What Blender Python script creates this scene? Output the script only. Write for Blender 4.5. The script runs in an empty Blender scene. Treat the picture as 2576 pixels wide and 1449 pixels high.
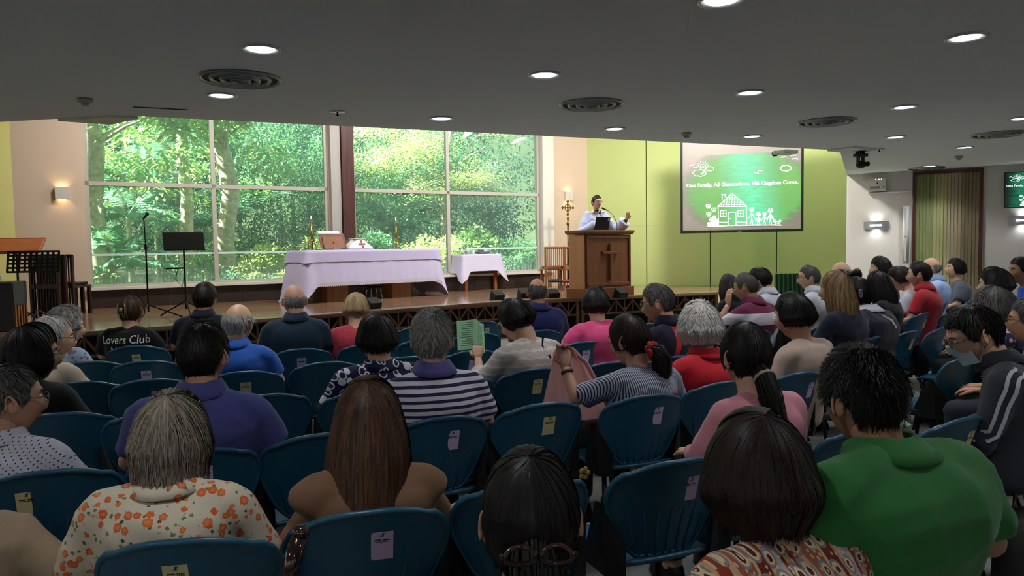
import bpy, bmesh, math, random
import numpy as np
from mathutils import Vector, Matrix, noise as mnoise
from mathutils.bvhtree import BVHTree
random.seed(7); RNG = np.random.default_rng(7)
SC = bpy.context.scene
COL = SC.collection
PI = math.pi
R = math.radians

# ---------------------------------------------------------------- camera
cam_d = bpy.data.cameras.new('camera'); cam = bpy.data.objects.new('camera', cam_d); COL.objects.link(cam)
cam_d.sensor_width = 36.0; cam_d.lens = 36.0 * 1850 / 2576; cam_d.clip_start = 0.05; cam_d.clip_end = 200
_p, _r = R(3.2), 0.016
_F = Vector((0, math.cos(_p), -math.sin(_p))); _U = Vector((0, math.sin(_p), math.cos(_p))); _X = Vector((1, 0, 0))
_Rt = _X * math.cos(_r) - _U * math.sin(_r); _Up = _U * math.cos(_r) + _X * math.sin(_r)
cam.matrix_world = Matrix((( _Rt.x, _Up.x, -_F.x, 0), (_Rt.y, _Up.y, -_F.y, 0), (_Rt.z, _Up.z, -_F.z, 1.55), (0, 0, 0, 1)))
SC.camera = cam

# ---------------------------------------------------------------- sky, sun, exposure
world = bpy.data.worlds.new('world'); SC.world = world; world.use_nodes = True
_nt = world.node_tree; _bg = _nt.nodes['Background']
_sky = _nt.nodes.new('ShaderNodeTexSky'); _sky.sky_type = 'NISHITA'; _sky.sun_disc = False
_sky.sun_elevation = R(42); _sky.sun_rotation = R(-78); _sky.air_density = 1.0; _sky.dust_density = 1.5
_nt.links.new(_sky.outputs[0], _bg.inputs[0]); _bg.inputs[1].default_value = 0.74
def add_light(name, kind, loc, energy, color=(1, 1, 1), **kw):
    d = bpy.data.lights.new(name, kind); d.energy = energy; d.color = color
    o = bpy.data.objects.new(name, d); COL.objects.link(o); o.location = loc
    for k, v in kw.items():
        if k == 'aim':
            o.rotation_euler = (Vector(v) - Vector(loc)).to_track_quat('-Z', 'Y').to_euler()
        else: setattr(d, k, v)
    return o
sun_dir = Vector((math.cos(R(10)) * math.cos(R(40)), math.sin(R(10)) * math.cos(R(40)), -math.sin(R(40))))
sun = add_light('sun', 'SUN', (-20, 10, 20), 44.0, (1.0, 0.95, 0.86), angle=R(0.8))
sun.rotation_euler = sun_dir.to_track_quat('-Z', 'Y').to_euler()
SC.view_settings.view_transform = 'Standard'; SC.view_settings.look = 'None'
SC.view_settings.exposure = 0.35; SC.view_settings.gamma = 1.0; SC.view_settings.use_curve_mapping = False
SC.cycles.use_denoising = True; SC.cycles.max_bounces = 6; SC.cycles.diffuse_bounces = 4; SC.cycles.glossy_bounces = 3; SC.cycles.transparent_max_bounces = 8; SC.cycles.use_adaptive_sampling = True; SC.cycles.adaptive_threshold = 0.06
SC.cycles.caustics_reflective = False; SC.cycles.caustics_refractive = False; SC.cycles.sample_clamp_indirect = 6.0
STAGE = 0.62; CEIL = 2.85
# lamps over the stage: pendant floods fixed to the high stage ceiling (fixtures built further down)
STAGE_LAMPS = [((-5.0, 11.0, 4.9), (-5.6, 12.4, .7)), ((-1.9, 12.6, 4.9), (-2.6, 14.0, .7)), ((0.8, 13.9, 4.9), (0.6, 15.2, .7)), ((3.6, 13.4, 4.9), (4.2, 16.0, 1.2)), ((6.2, 13.6, 4.9), (6.0, 15.2, 1.2))]
STAGE_WATT = (95, 100, 110, 190, 90)
for (_l, _a), _w in zip(STAGE_LAMPS, STAGE_WATT):
    add_light('stage_flood', 'AREA', _l, _w, (1.0, 0.955, 0.91), shape='DISK', size=0.55, aim=_a)

# ---------------------------------------------------------------- helpers
def lin(h):
    h = h.lstrip('#'); v = [int(h[i:i + 2], 16) / 255 for i in (0, 2, 4)]
    return tuple((x / 12.92 if x <= .04045 else ((x + .055) / 1.055) ** 2.4) for x in v)
def tag(o, label=None, cat=None, group=None, kind=None):
    if label: o['label'] = label
    if cat: o['category'] = cat
    if group: o['group'] = group
    if kind: o['kind'] = kind
    return o
def empty(name, loc=(0, 0, 0), rz=0.0, label=None, cat=None, group=None, kind=None):
    o = bpy.data.objects.new(name, None); COL.objects.link(o); o.empty_display_size = .1
    o.location = loc; o.rotation_euler = (0, 0, rz)
    return tag(o, label, cat, group, kind)
def link(name, me, parent=None, loc=None, rot=None):
    o = bpy.data.objects.new(name, me); COL.objects.link(o)
    if parent is not None: o.parent = parent
    if loc is not None: o.location = loc
    if rot is not None: o.rotation_euler = rot
    return o
def copy_tree(o, parent=None):
    c = o.copy(); COL.objects.link(c); c.parent = parent
    for ch in list(o.children): copy_tree(ch, c)
    return c

class MB:
    """collects vertices and faces; build() makes one mesh object"""
    def __init__(s): s.v = []; s.f = []; s.m = []
    def add(s, vs, fs, mi=0):
        b = len(s.v); s.v.extend([tuple(p) for p in vs]); s.f.extend([tuple(i + b for i in q) for q in fs]); s.m.extend([mi] * len(fs)); return s
    def box(s, c, d, rot=None, mi=0, taper=1.0):
        hx, hy, hz = d[0] / 2, d[1] / 2, d[2] / 2; vs = []
        for z in (-hz, hz):
            k = taper if z > 0 else 1.0
            for x, y in ((-hx, -hy), (hx, -hy), (hx, hy), (-hx, hy)): vs.append(Vector((x * k, y * k, z)))
        if rot is not None:
            M = rot if isinstance(rot, Matrix) else Matrix.Rotation(rot, 3, 'Z'); vs = [M @ p for p in vs]
        vs = [p + Vector(c) for p in vs]
        return s.add(vs, [(0, 3, 2, 1), (4, 5, 6, 7), (0, 1, 5, 4), (1, 2, 6, 5), (2, 3, 7, 6), (3, 0, 4, 7)], mi)
    def bar(s, a, b, w, h=None, mi=0):
        a, b = Vector(a), Vector(b); d = b - a; L = d.length; h = h or w
        q = d.to_track_quat('Z', 'Y').to_matrix(); return s.box((a + b) / 2, (w, h, L), q, mi)
    def rings(s, rings, caps=True, mi=0, closed=False):
        n = len(rings[0]); vs = [p for r_ in rings for p in r_]; fs = []
        m = len(rings)
        for i in range(m if closed else m - 1):
            for j in range(n):
                a, b = i * n + j, i * n + (j + 1) % n; c_, d_ = ((i + 1) % m) * n + (j + 1) % n, ((i + 1) % m) * n + j
                fs.append((a, b, c_, d_))
        if caps and not closed: fs.append(tuple(range(n - 1, -1, -1))); fs.append(tuple((m - 1) * n + j for j in range(n)))
        return s.add(vs, fs, mi)
    def tube(s, pts, r, seg=8, caps=True, mi=0, closed=False):
        pts = [Vector(p) for p in pts]; n = len(pts)
        if not hasattr(r, '__len__'): r = [r] * n
        up = None; rings = []
        for i in range(n):
            if closed: t = pts[(i + 1) % n] - pts[i - 1]
            else: t = pts[min(i + 1, n - 1)] - pts[max(i - 1, 0)]
            if t.length < 1e-9: t = Vector((0, 0, 1))
            t.normalize()
            if up is None:
                up = Vector((0, 0, 1)) if abs(t.z) < .9 else Vector((0, 1, 0))
            x = t.cross(up)
            if x.length < 1e-6: x = t.cross(Vector((1, 0, 0)))
            x.normalize(); y = x.cross(t).normalized(); up = y
            ri = r[i]; ra, rb = (ri if hasattr(ri, '__len__') else (ri, ri))
            rings.append([pts[i] + x * (ra * math.cos(2 * PI * k / seg)) + y * (rb * math.sin(2 * PI * k / seg)) for k in range(seg)])
        return s.rings(rings, caps, mi, closed)
    def lathe(s, prof, c=(0, 0, 0), seg=20, mi=0, caps=True, M=None):
        rings = []
        for r_, z in prof:
            ring = [Vector((r_ * math.cos(2 * PI * k / seg), r_ * math.sin(2 * PI * k / seg), z)) for k in range(seg)]
            if M is not None: ring = [M @ p for p in ring]
            rings.append([p + Vector(c) for p in ring])
        return s.rings(rings, caps, mi)
    def ell(s, c, rad, seg=12, rows=8, M=None, mi=0):
        rings = []
        for i in range(rows + 1):
            a = -PI / 2 + PI * i / rows; cr = max(math.cos(a), .02)
            ring = [Vector((rad[0] * cr * math.cos(2 * PI * k / seg), rad[1] * cr * math.sin(2 * PI * k / seg), rad[2] * math.sin(a))) for k in range(seg)]
            if M is not None: ring = [M @ p for p in ring]
            rings.append([p + Vector(c) for p in ring])
        return s.rings(rings, True, mi)
    def loft(s, secs, seg=20, caps=True, mi=0, pw=1.0):
        """secs: (centre, half width x, half depth y) horizontal ellipses"""
        rings = []
        for c, a, b in secs:
            ring = []
            for k in range(seg):
                t = 2 * PI * k / seg; cx, sy = math.cos(t), math.sin(t)
                cx = math.copysign(abs(cx) ** pw, cx); sy = math.copysign(abs(sy) ** pw, sy)
                ring.append(Vector(c) + Vector((a * cx, b * sy, 0)))
            rings.append(ring)
        return s.rings(rings, caps, mi)
    def prism(s, poly, z0, z1, mi=0):
        n = len(poly); vs = [(x, y, z0) for x, y in poly] + [(x, y, z1) for x, y in poly]
        fs = [tuple(range(n - 1, -1, -1)), tuple(range(n, 2 * n))] + [(i, (i + 1) % n, n + (i + 1) % n, n + i) for i in range(n)]
        return s.add(vs, fs, mi)
    def grid(s, P, mi=0, flip=False, wrap=False):
        m, n = len(P), len(P[0]); vs = [p for r_ in P for p in r_]; fs = []
        for i in range(m - 1):
            for j in range(n if wrap else n - 1):
                q = (i * n + j, i * n + (j + 1) % n, (i + 1) * n + (j + 1) % n, (i + 1) * n + j); fs.append(q[::-1] if flip else q)
        return s.add(vs, fs, mi)
    def mesh(s, name, mats, smooth=False):
        me = bpy.data.meshes.new(name); me.from_pydata([tuple(p) for p in s.v], [], s.f)
        for m in (mats if isinstance(mats, (list, tuple)) else [mats]): me.materials.append(m)
        if len(set(s.m)) > 1: me.polygons.foreach_set('material_index', s.m)
        if smooth: me.polygons.foreach_set('use_smooth', [True] * len(me.polygons))
        me.update(); return me
    def build(s, name, mats, parent=None, smooth=False, loc=None, rot=None, bevel=0, fix=True):
        me = s.mesh(name, mats, smooth)
        if fix or bevel:
            bm = bmesh.new(); bm.from_mesh(me)
            if fix: bmesh.ops.recalc_face_normals(bm, faces=bm.faces)
            if bevel:
                es = [e for e in bm.edges if len(e.link_faces) == 2 and e.calc_face_angle(0) > .6]
                bmesh.ops.bevel(bm, geom=es, offset=bevel, segments=2, affect='EDGES', profile=.5)
            bm.to_mesh(me); bm.free()
            if smooth: me.polygons.foreach_set('use_smooth', [True] * len(me.polygons))
        return link(name, me, parent, loc, rot)

# ---------------------------------------------------------------- materials
class NT:
    def __init__(s, name):
        s.m = bpy.data.materials.new(name); s.m.use_nodes = True; s.t = s.m.node_tree; s.b = s.t.nodes['Principled BSDF']; s.o = s.t.nodes['Material Output']
    def n(s, kind, **kw):
        x = s.t.nodes.new('ShaderNode' + kind)
        for k, v in kw.items():
            if k.startswith('i_'):
                key = k[2:]; key = int(key) if key.isdigit() else key.replace('_', ' ')
                s.put(x.inputs[key], v)
            else: setattr(x, k, v)
        return x
    def put(s, sock, v):
        if isinstance(v, bpy.types.NodeSocket): s.t.links.new(v, sock)
        elif hasattr(sock, 'default_value'):
            if hasattr(sock.default_value, '__len__') and hasattr(v, '__len__') and len(v) == 3 and len(sock.default_value) == 4: v = (*v, 1)
            sock.default_value = v
    def set(s, **kw):
        for k, v in kw.items(): s.put(s.b.inputs[k.replace('_', ' ')], v)
        return s
    def math(s, op, a, b=None, c=None, clamp=False):
        x = s.n('Math', operation=op, use_clamp=clamp); s.put(x.inputs[0], a)
        if b is not None: s.put(x.inputs[1], b)
        if c is not None: s.put(x.inputs[2], c)
        return x.outputs[0]
    def mix(s, f, a, b):
        x = s.n('Mix', data_type='RGBA'); s.put(x.inputs[0], f); s.put(x.inputs[6], a); s.put(x.inputs[7], b); return x.outputs[2]
    def coord(s, which='Object'): return s.n('TexCoord').outputs[which]
    def xyz(s, v=None):
        x = s.n('SeparateXYZ'); s.put(x.inputs[0], v or s.coord()); return x.outputs
    def comb(s, x=0, y=0, z=0):
        c = s.n('CombineXYZ'); s.put(c.inputs[0], x); s.put(c.inputs[1], y); s.put(c.inputs[2], z); return c.outputs[0]
    def noise(s, scale, v=None, detail=3, rough=.5, dist=0.0):
        x = s.n('TexNoise', i_Scale=scale, i_Detail=detail, i_Roughness=rough, i_Distortion=dist); s.put(x.inputs['Vector'], v or s.coord()); return x.outputs[0]
    def ramp(s, f, stops, interp='LINEAR'):
        x = s.n('ValToRGB'); s.put(x.inputs[0], f); cr = x.color_ramp; cr.interpolation = interp
        while len(cr.elements) < len(stops): cr.elements.new(.5)
        for e, (p, c_) in zip(cr.elements, stops): e.position = p; e.color = (*c_, 1)
        return x.outputs[0]
    def vor(s, scale, v=None, feature='F1', dim='3D', rnd=1.0):
        x = s.n('TexVoronoi', feature=feature, voronoi_dimensions=dim, i_Scale=scale, i_Randomness=rnd); s.put(x.inputs['Vector'], v or s.coord()); return x.outputs
    def bump(s, h, strength=.3, dist=.01):
        x = s.n('Bump', i_Strength=strength, i_Distance=dist); s.put(x.inputs['Height'], h); s.put(s.b.inputs['Normal'], x.outputs[0]); return s
def plain(name, col, rough=.5, metal=0.0, spec=.5, var=0.0, vs=8.0, bump=0.0, bs=60.0):
    m = NT(name); col = lin(col) if isinstance(col, str) else col
    if var:
        n_ = m.noise(vs, detail=4); m.set(Base_Color=m.mix(n_, tuple(c * (1 - var) for c in col), tuple(min(1, c * (1 + var)) for c in col)))
    else: m.set(Base_Color=col)
    m.set(Roughness=rough, Metallic=metal); m.set(**{'Specular_IOR_Level': spec})
    if bump: m.bump(m.noise(bs, detail=3), bump, .004)
    return m.m
def wood(name, a, b, rough=.45, axis='Z', scale=6.0):
    m = NT(name); x, y, z = m.xyz()
    k = {'X': (scale * .08, scale, scale), 'Y': (scale, scale * .08, scale), 'Z': (scale, scale, scale * .08)}[axis]
    mp = m.n('Mapping'); m.put(mp.inputs[0], m.coord()); mp.inputs['Scale'].default_value = k
    n_ = m.noise(3.0, mp.outputs[0], detail=6, rough=.6, dist=.6)
    m.set(Base_Color=m.ramp(n_, [(.3, lin(a)), (.7, lin(b))]), Roughness=rough); m.bump(n_, .08, .003); return m.m
def emit(name, col, st):
    m = NT(name); c_ = lin(col) if isinstance(col, str) else col
    m.set(Base_Color=(.8, .8, .8), Emission_Color=c_, Emission_Strength=st); return m.m

M_ceil = plain('ceiling_paint', '#e2e6e3', .9, var=.03, vs=.7, bump=.05, bs=150)
M_beige = plain('beige_wall_paint', '#cfb9a4', .85, var=.03, vs=1.2, bump=.06, bs=120)
M_white = plain('white_wall_paint', '#d9d5cc', .85, var=.03, vs=1.2, bump=.06, bs=120)
M_lime = plain('lime_wall_fabric', '#b3bf7c', .9, var=.04, vs=2.0, bump=.25, bs=400)
M_limep = plain('lime_plaster', '#c9c47c', .9, var=.05, vs=2.0, bump=.05, bs=120)
M_black = plain('black_plastic', '#0b0b0d', .45)
M_blackm = plain('black_metal', '#101012', .35, .6)
M_alu = plain('aluminium', '#b9bcbc', .35, .7)
M_chrome = plain('chrome', '#d0d0d0', .15, 1.0)
M_brass = plain('brass', '#a5803a', .28, 1.0, var=.15)
M_whitep = plain('white_plastic', '#d8d8d6', .4)
M_paper = plain('white_paper', '#e6e6e4', .8)
M_wood = wood('oak_veneer', '#8a5a34', '#a8754a')
M_woodd = wood('dark_wood', '#241510', '#3a231a', .35)
M_woodm = wood('brown_wood', '#5e3620', '#7c4c2e', .4)
# ================================================================ structure
W0 = Vector((-7.11, 12.37, 0)); W1 = Vector((0.74, 17.0, 0)); WD = (W1 - W0).normalized(); WN = Vector((WD.y, -WD.x, 0))
WA = math.atan2(WD.y, WD.x)
G0 = Vector((1.83, 17.65, 0)); G1 = Vector((7.3, 15.6, 0)); GD = (G1 - G0).normalized(); GN = Vector((GD.y, -GD.x, 0)); GA = math.atan2(GD.y, GD.x)
V0 = Vector((6.58, 14.47, 0)); V1 = Vector((11.2, 11.525, 0)); VD = (V1 - V0).normalized(); VN = Vector((VD.y, -VD.x, 0)); VA = math.atan2(VD.y, VD.x)
HI = 5.4                                                       # high stage ceiling
def wallbox(mb, P, D, N, s0, s1, z0, z1, th=.2, off=0.0):
    """box standing on a wall line: runs s0..s1 along D, its room face 'off' proud of the line"""
    c = P + D * ((s0 + s1) / 2) + N * (off - th / 2)
    return mb.box((c.x, c.y, (z0 + z1) / 2), (s1 - s0, th, z1 - z0), math.atan2(D.y, D.x))

# floor of the hall
m = NT('vinyl_floor'); n1 = m.noise(2.2, detail=6); n2 = m.noise(14, detail=4)
m.set(Base_Color=m.mix(n1, lin('#6f7070'), lin('#8b8b88')), Roughness=m.math('MULTIPLY_ADD', n2, .25, .3)); m.bump(n2, .05, .003); M_floor = m.m
o = MB().box((1, 7, -.05), (24, 26, .1)).build('floor', M_floor); tag(o, kind='structure')

# slab ceiling over the audience
slab = [(-9.6, 8.2), (-4.99, 7.28), (-3.68, 7.03), (4.7, 10.57), (6.58, 14.47), (11.2, 11.53), (11.2, -4.5), (-9.6, -4.5)]
o = MB().prism(slab, CEIL, CEIL + .55).build('ceiling', M_ceil); tag(o, kind='structure')
o = MB().prism([(-9.6, 8.1), (-3.68, 7.0), (4.7, 10.5), (6.5, 14.4), (9, 18.2), (-1, 19.2), (-9.6, 14.2)], HI, HI + .25).build('ceiling', M_ceil); tag(o, kind='structure')
# riser that closes the gap between slab and high ceiling
rs = MB()
for a, b in (((-9.6, 8.2), (-4.99, 7.28)), ((-4.99, 7.28), (-3.68, 7.03)), ((-3.68, 7.03), (4.7, 10.57)), ((4.7, 10.57), (6.58, 14.47))):
    A_, B_ = Vector((*a, 0)), Vector((*b, 0)); D_ = (B_ - A_).normalized(); N_ = Vector((-D_.y, D_.x, 0))
    wallbox(rs, A_, D_, N_, 0, (B_ - A_).length, CEIL + .5, HI + .05, .12, -.02)
tag(rs.build('trim_1', M_ceil), kind='structure')
# small raised soffit at the slab corner
sf = MB().prism([(-4.35, 7.17), (-3.74, 7.02), (-3.55, 7.12), (-3.98, 7.42)], 2.83, 2.98).build('trim_2', plain('soffit_paint', '#e0e4cc', .8)); tag(sf, kind='structure')

# walls of the hall behind and beside the viewer
tag(MB().box((-9.7, 5.0, 2.7), (.2, 19, 5.4)).build('wall_left', M_white), kind='structure')
tag(MB().box((.8, -4.6, 2.7), (21, .2, 5.4)).build('wall_back', M_white), kind='structure')
tag(MB().box((11.3, 4.2, 2.7), (.2, 17.5, 5.4)).build('wall_side', M_white), kind='structure')
# lime wall far left
A_ = W0 - WD * 1.0; B_ = Vector((-9.6, 9.2, 0)); D_ = (A_ - B_).normalized(); N_ = Vector((D_.y, -D_.x, 0))
tag(wallbox(MB(), B_, D_, N_, 0, (A_ - B_).length + .1, 0, HI).build('wall_corner', M_limep), kind='structure')
# window wall
ww = MB()
for s0, s1, z0, z1 in ((-1.05, 0, 0, HI), (0, 9.06, 0, .95), (0, 9.06, 5.0, HI), (9.06, 10.46, 0, HI), (4.13, 4.62, .95, 5.0)):
    wallbox(ww, W0, WD, WN, s0, s1, z0, z1, .26)
tag(ww.build('wall_front', M_beige), kind='structure')
# dark skirting below the windows
m = NT('skirting_laminate'); x, y, z = m.xyz(m.coord('Generated'))
m.set(Base_Color=m.mix(m.noise(4), lin('#2a211d'), lin('#3a2f2a')), Roughness=.4); M_skirt = m.m
bb = MB()
for i in range(15):
    wallbox(bb, W0, WD, WN, .02 + i * .606, .02 + (i + 1) * .606 - .006, STAGE, .93, .03, .025)
tag(bb.build('baseboard_front', M_skirt), kind='structure')
tag(wallbox(MB(), W0, WD, WN, -.05, 9.1, .93, .975, .16, .10).build('trim_3', plain('sill_paint', '#d8d4c6', .5)), kind='structure')

# glazing: a dusty film gives the veil, streaks along the bottom edge
m = NT('window_glass'); t = m.t
x, y, z = m.xyz()
streak = m.noise(1.0, m.comb(m.math('MULTIPLY', x, 60), 0, m.math('MULTIPLY', z, 1.5)), detail=2)
low = m.math('MULTIPLY', m.math('SUBTRACT', 1.0, m.math('DIVIDE', m.math('SUBTRACT', z, .95), .42), clamp=True), m.math('MULTIPLY', m.math('SUBTRACT', streak, .36, clamp=True), 1.6))
film = m.math('ADD', m.math('MULTIPLY_ADD', m.noise(.9, detail=3), .06, .04), low, clamp=True)
tr = m.n('BsdfTransparent', i_Color=(.90, .975, .945)); gl = m.n('BsdfGlossy', i_Roughness=.0, i_Color=(1, 1, 1)); df = m.n('BsdfTranslucent', i_Color=(.80, .92, .90)); dd = m.n('BsdfDiffuse', i_Color=(.72, .92, .86))
fr = m.n('Fresnel', i_IOR=1.35)
ms0 = m.n('MixShader', i_0=.5); t.links.new(df.outputs[0], ms0.inputs[1]); t.links.new(dd.outputs[0], ms0.inputs[2])
ms1 = m.n('MixShader'); m.put(ms1.inputs[0], film); t.links.new(tr.outputs[0], ms1.inputs[1]); t.links.new(ms0.outputs[0], ms1.inputs[2])
ms2 = m.n('MixShader'); m.put(ms2.inputs[0], fr.outputs[0]); t.links.new(ms1.outputs[0], ms2.inputs[1]); t.links.new(gl.outputs[0], ms2.inputs[2])
t.links.new(ms2.outputs[0], m.o.inputs[0]); M_glass = m.m
M_film = plain('frosted_strip', '#cfe8e2', .5)
for k, (a, mid, b) in enumerate(((0.0, 2.03, 4.13), (4.62, 6.74, 9.06))):
    P_ = W0 - WN * .10
    root = empty('window_%d' % (k + 1), (P_ + WD * a) , WA, kind='structure')
    fr_ = MB()                                                  # frame members in the window's own axes (x along wall)
    L_ = b - a
    for x0, x1, z0, z1 in ((0, .06, .97, 5.0), (L_ - .06, L_, .97, 5.0), (0, L_, .97, 1.02), (0, L_, 4.95, 5.0), (mid - a - .035, mid - a + .035, 1.0, 4.97), (0, L_, 2.70, 2.77)):
        fr_.box(((x0 + x1) / 2, 0, (z0 + z1) / 2), (x1 - x0, .09, z1 - z0))
    fr_.build('window_frame', plain('window_frame_paint', '#b7b3a8', .45), root)
    for x0, x1 in ((.05, mid - a - .03), (mid - a + .03, L_ - .05)):
        for z0, z1 in ((1.01, 2.71), (2.76, 4.96)):
            MB().box(((x0 + x1) / 2, 0, (z0 + z1) / 2), (x1 - x0, .008, z1 - z0)).build('pane', M_glass, root)
        MB().box(((x0 + x1) / 2, -.008, 1.525), (x1 - x0, .004, .035)).build('safety_strip', M_film, root)
# reveal at the sunny end of the windows
tag(wallbox(MB(), W0, WD, WN, 9.06, 9.36, .95, HI, .14, .10).build('trim_4', M_white), kind='structure')
# column between the windows: pale casing, dark timber post
col = MB(); wallbox(col, W0, WD, WN, 4.15, 4.34, STAGE, HI, .3, .12); tag(col.build('trim_5', plain('column_paint', '#a7a39e', .6)), kind='structure')
col = MB(); wallbox(col, W0, WD, WN, 4.36, 4.60, 1.78, HI, .16, .16); tag(col.build('trim_6', wood('post_wood', '#3c201c', '#54302a', .45)), kind='structure')

# lime wall made of padded panels with joints
gw = wallbox(MB(), G0, GD, GN, -.05, 6.1, 0, HI, .2, -.05).build('wall_right', plain('panel_joint', '#6f7836', .9)); tag(gw, kind='structure')
seams = [-.05, 1.41, 2.85, 4.26, 6.05]
for i in range(4):
    for z0, z1 in ((.58, 1.99), (2.0, HI)):
        pb = MB(); s0, s1 = seams[i] + .012, seams[i + 1] - .012
        if z0 > 1 or True:
            wallbox(pb, G0, GD, GN, s0, s1, z0 if z0 < 1 else 1.992, z1, .05, .0)
        o = pb.build('panel', M_lime, gw); 
# cove light under the panels
o = wallbox(MB(), G0, GD, GN, 1.9, 6.0, .20, .56, .08, -.02).build('trim_7', plain('plinth_paint', '#e6e1d2', .7)); tag(o, kind='structure')
for q in range(4):
    c = G0 + GD * (2.3 + q * 1.1) + GN * .06
    lo = add_light('cove_light', 'AREA', (c.x, c.y, .57), 3.0, (1, .83, .55), shape='RECTANGLE', size=1.0, size_y=.03, aim=(c.x, c.y - .02, 0))
# return wall beside the lime wall
o = wallbox(MB(), V0, VD, VN, 0, 5.6, 0, CEIL + .1, .2).build('wall_end', M_white); tag(o, kind='structure')
D_ = (G1 - V0).normalized(); N_ = Vector((-D_.y, D_.x, 0))
o = wallbox(MB(), V0, D_, N_, 0.02, 1.6, 0, HI, .12, -.02).build('wall_return', M_white); tag(o, kind='structure')
tag(wallbox(MB(), V0, VD, VN, 0, 5.6, CEIL + .1, HI, .2).build('wall_upper', M_white), kind='structure')
tag(MB().prism([(-9.8, 8), (-9.8, 14.5), (-1, 19.6), (9.4, 18.6), (11.6, 11), (6.5, 14.6)], HI + .25, HI + .35).build('roof', M_white), kind='structure')

# folding door: frame and vertical slats
SL = [('#7d8a4e', 5), ('#a8a86e', 4), ('#a89a78', 4), ('#7f7253', 5)]
dr = empty('door_1', (V0 + VD * 1.15), VA, kind='structure')
df_ = MB(); Wd = 1.10
df_.box((.02, .0, 1.41), (.045, .10, 2.82)).box((Wd - .02, 0, 1.41), (.045, .10, 2.82)).box((Wd / 2, 0, 2.80), (Wd, .10, .05))
df_.build('door_frame', wood('door_frame_wood', '#4a2014', '#5f2c1c', .4), dr)
MB().box((Wd / 2, .02, 1.39), (Wd - .08, .02, 2.77)).build('door_backing', M_black, dr)
xs = .05; nS = 18; sw = (Wd - .10) / nS; k = 0
slat_mats = {h: plain('slat_' + h[1:], h, .7, var=.06) for h, _ in SL}
for h, cnt in SL:
    for _ in range(cnt):
        MB().box((xs + sw / 2, -.012 - (.01 if k % 2 else 0), 1.39), (sw - .008, .03, 2.75)).build('slat', slat_mats[h], dr); xs += sw; k += 1

# ---------------------------------------------------------------- stage: carcass, planks, nosing, timber truss front
E0, E1, E2 = Vector((-4.85, 8.94, 0)), Vector((-.18, 12.68, 0)), Vector((3.95, 14.15, 0))
EL = Vector((-7.0, 7.3, 0))
stage_poly = [(-8.6, 9.2), (EL.x, EL.y + .4), (E0.x, E0.y), (E1.x, E1.y), (E2.x, E2.y), (4.6, 16.4), (1.83, 17.5), (W1.x, W1.y), (W0.x, W0.y), (-8.0, 11.8)]
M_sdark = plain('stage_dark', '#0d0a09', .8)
inner = [(x + .0, y + .12) if i in (1, 2, 3, 4) else (x, y) for i, (x, y) in enumerate(stage_poly)]
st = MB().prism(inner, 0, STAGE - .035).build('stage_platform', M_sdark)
stage = empty('stage', (0, 0, 0), 0, 'raised timber stage with polished boards and an open truss front', 'stage')
st.name = 'platform'; st.parent = stage
def plank_mat(name, a, b, rough):
    m = NT(name); oi = m.n('ObjectInfo').outputs['Random']
    mp = m.n('Mapping'); m.put(mp.inputs[0], m.coord()); mp.inputs['Scale'].default_value = (1, 14, 6)
    n_ = m.noise(2.5, mp.outputs[0], detail=5, dist=.3)
    base = m.mix(n_, lin(a), lin(b)); base = m.mix(m.math('MULTIPLY', oi, .45), base, lin('#5d4636'))
    m.set(Base_Color=base, Roughness=m.math('MULTIPLY_ADD', n_, .12, rough)); m.bump(n_, .04, .002); m.set(Specular_IOR_Level=.6); return m.m
M_plank = plank_mat('stage_plank', '#7d5c46', '#9a7a60', .09)
def clip(poly, a, b, c):
    """keep part of polygon with a*x+b*y>=c"""
    out = []
    for i in range(len(poly)):
        p, q = poly[i], poly[(i + 1) % len(poly)]; dp, dq = a * p[0] + b * p[1] - c, a * q[0] + b * q[1] - c
        if dp >= 0: out.append(p)
        if dp * dq < 0: t_ = dp / (dp - dq); out.append((p[0] + (q[0] - p[0]) * t_, p[1] + (q[1] - p[1]) * t_))
    return out
pa = WA + R(0); ux, uy = math.cos(pa), math.sin(pa); vx, vy = -uy, ux
vals = [vx * x + vy * y for x, y in stage_poly]; v0 = min(vals); pw_ = .19; np_ = 0
k = 0; row = v0
while row < max(vals):
    strip = clip(clip(stage_poly, vx, vy, row + .002), -vx, -vy, -(row + pw_ - .002))
    if len(strip) >= 3:
        us = [ux * x + uy * y for x, y in strip]; u = min(us) - (k * .73 % 2.4)
        while u < max(us):
            seg = clip(clip(strip, ux, uy, u + .0015), -ux, -uy, -(u + 2.4 - .0015))
            if len(seg) >= 3:
                cx = sum(p[0] for p in seg) / len(seg); cy = sum(p[1] for p in seg) / len(seg)
                loc = [((p[0] - cx) * ux + (p[1] - cy) * uy, (p[0] - cx) * vx + (p[1] - cy) * vy) for p in seg]
                MB().prism(loc, -.03, 0).build('plank', M_plank, stage, loc=(cx, cy, STAGE - (.0008 if np_ % 3 else 0)), rot=(0, 0, pa)); np_ += 1
            u += 2.4
    row += pw_; k += 1
M_nose = plank_mat('stage_nosing', '#8a7360', '#a48c76', .12)
M_truss = wood('truss_wood', '#5b3524', '#7a4b33', .4)
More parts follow.
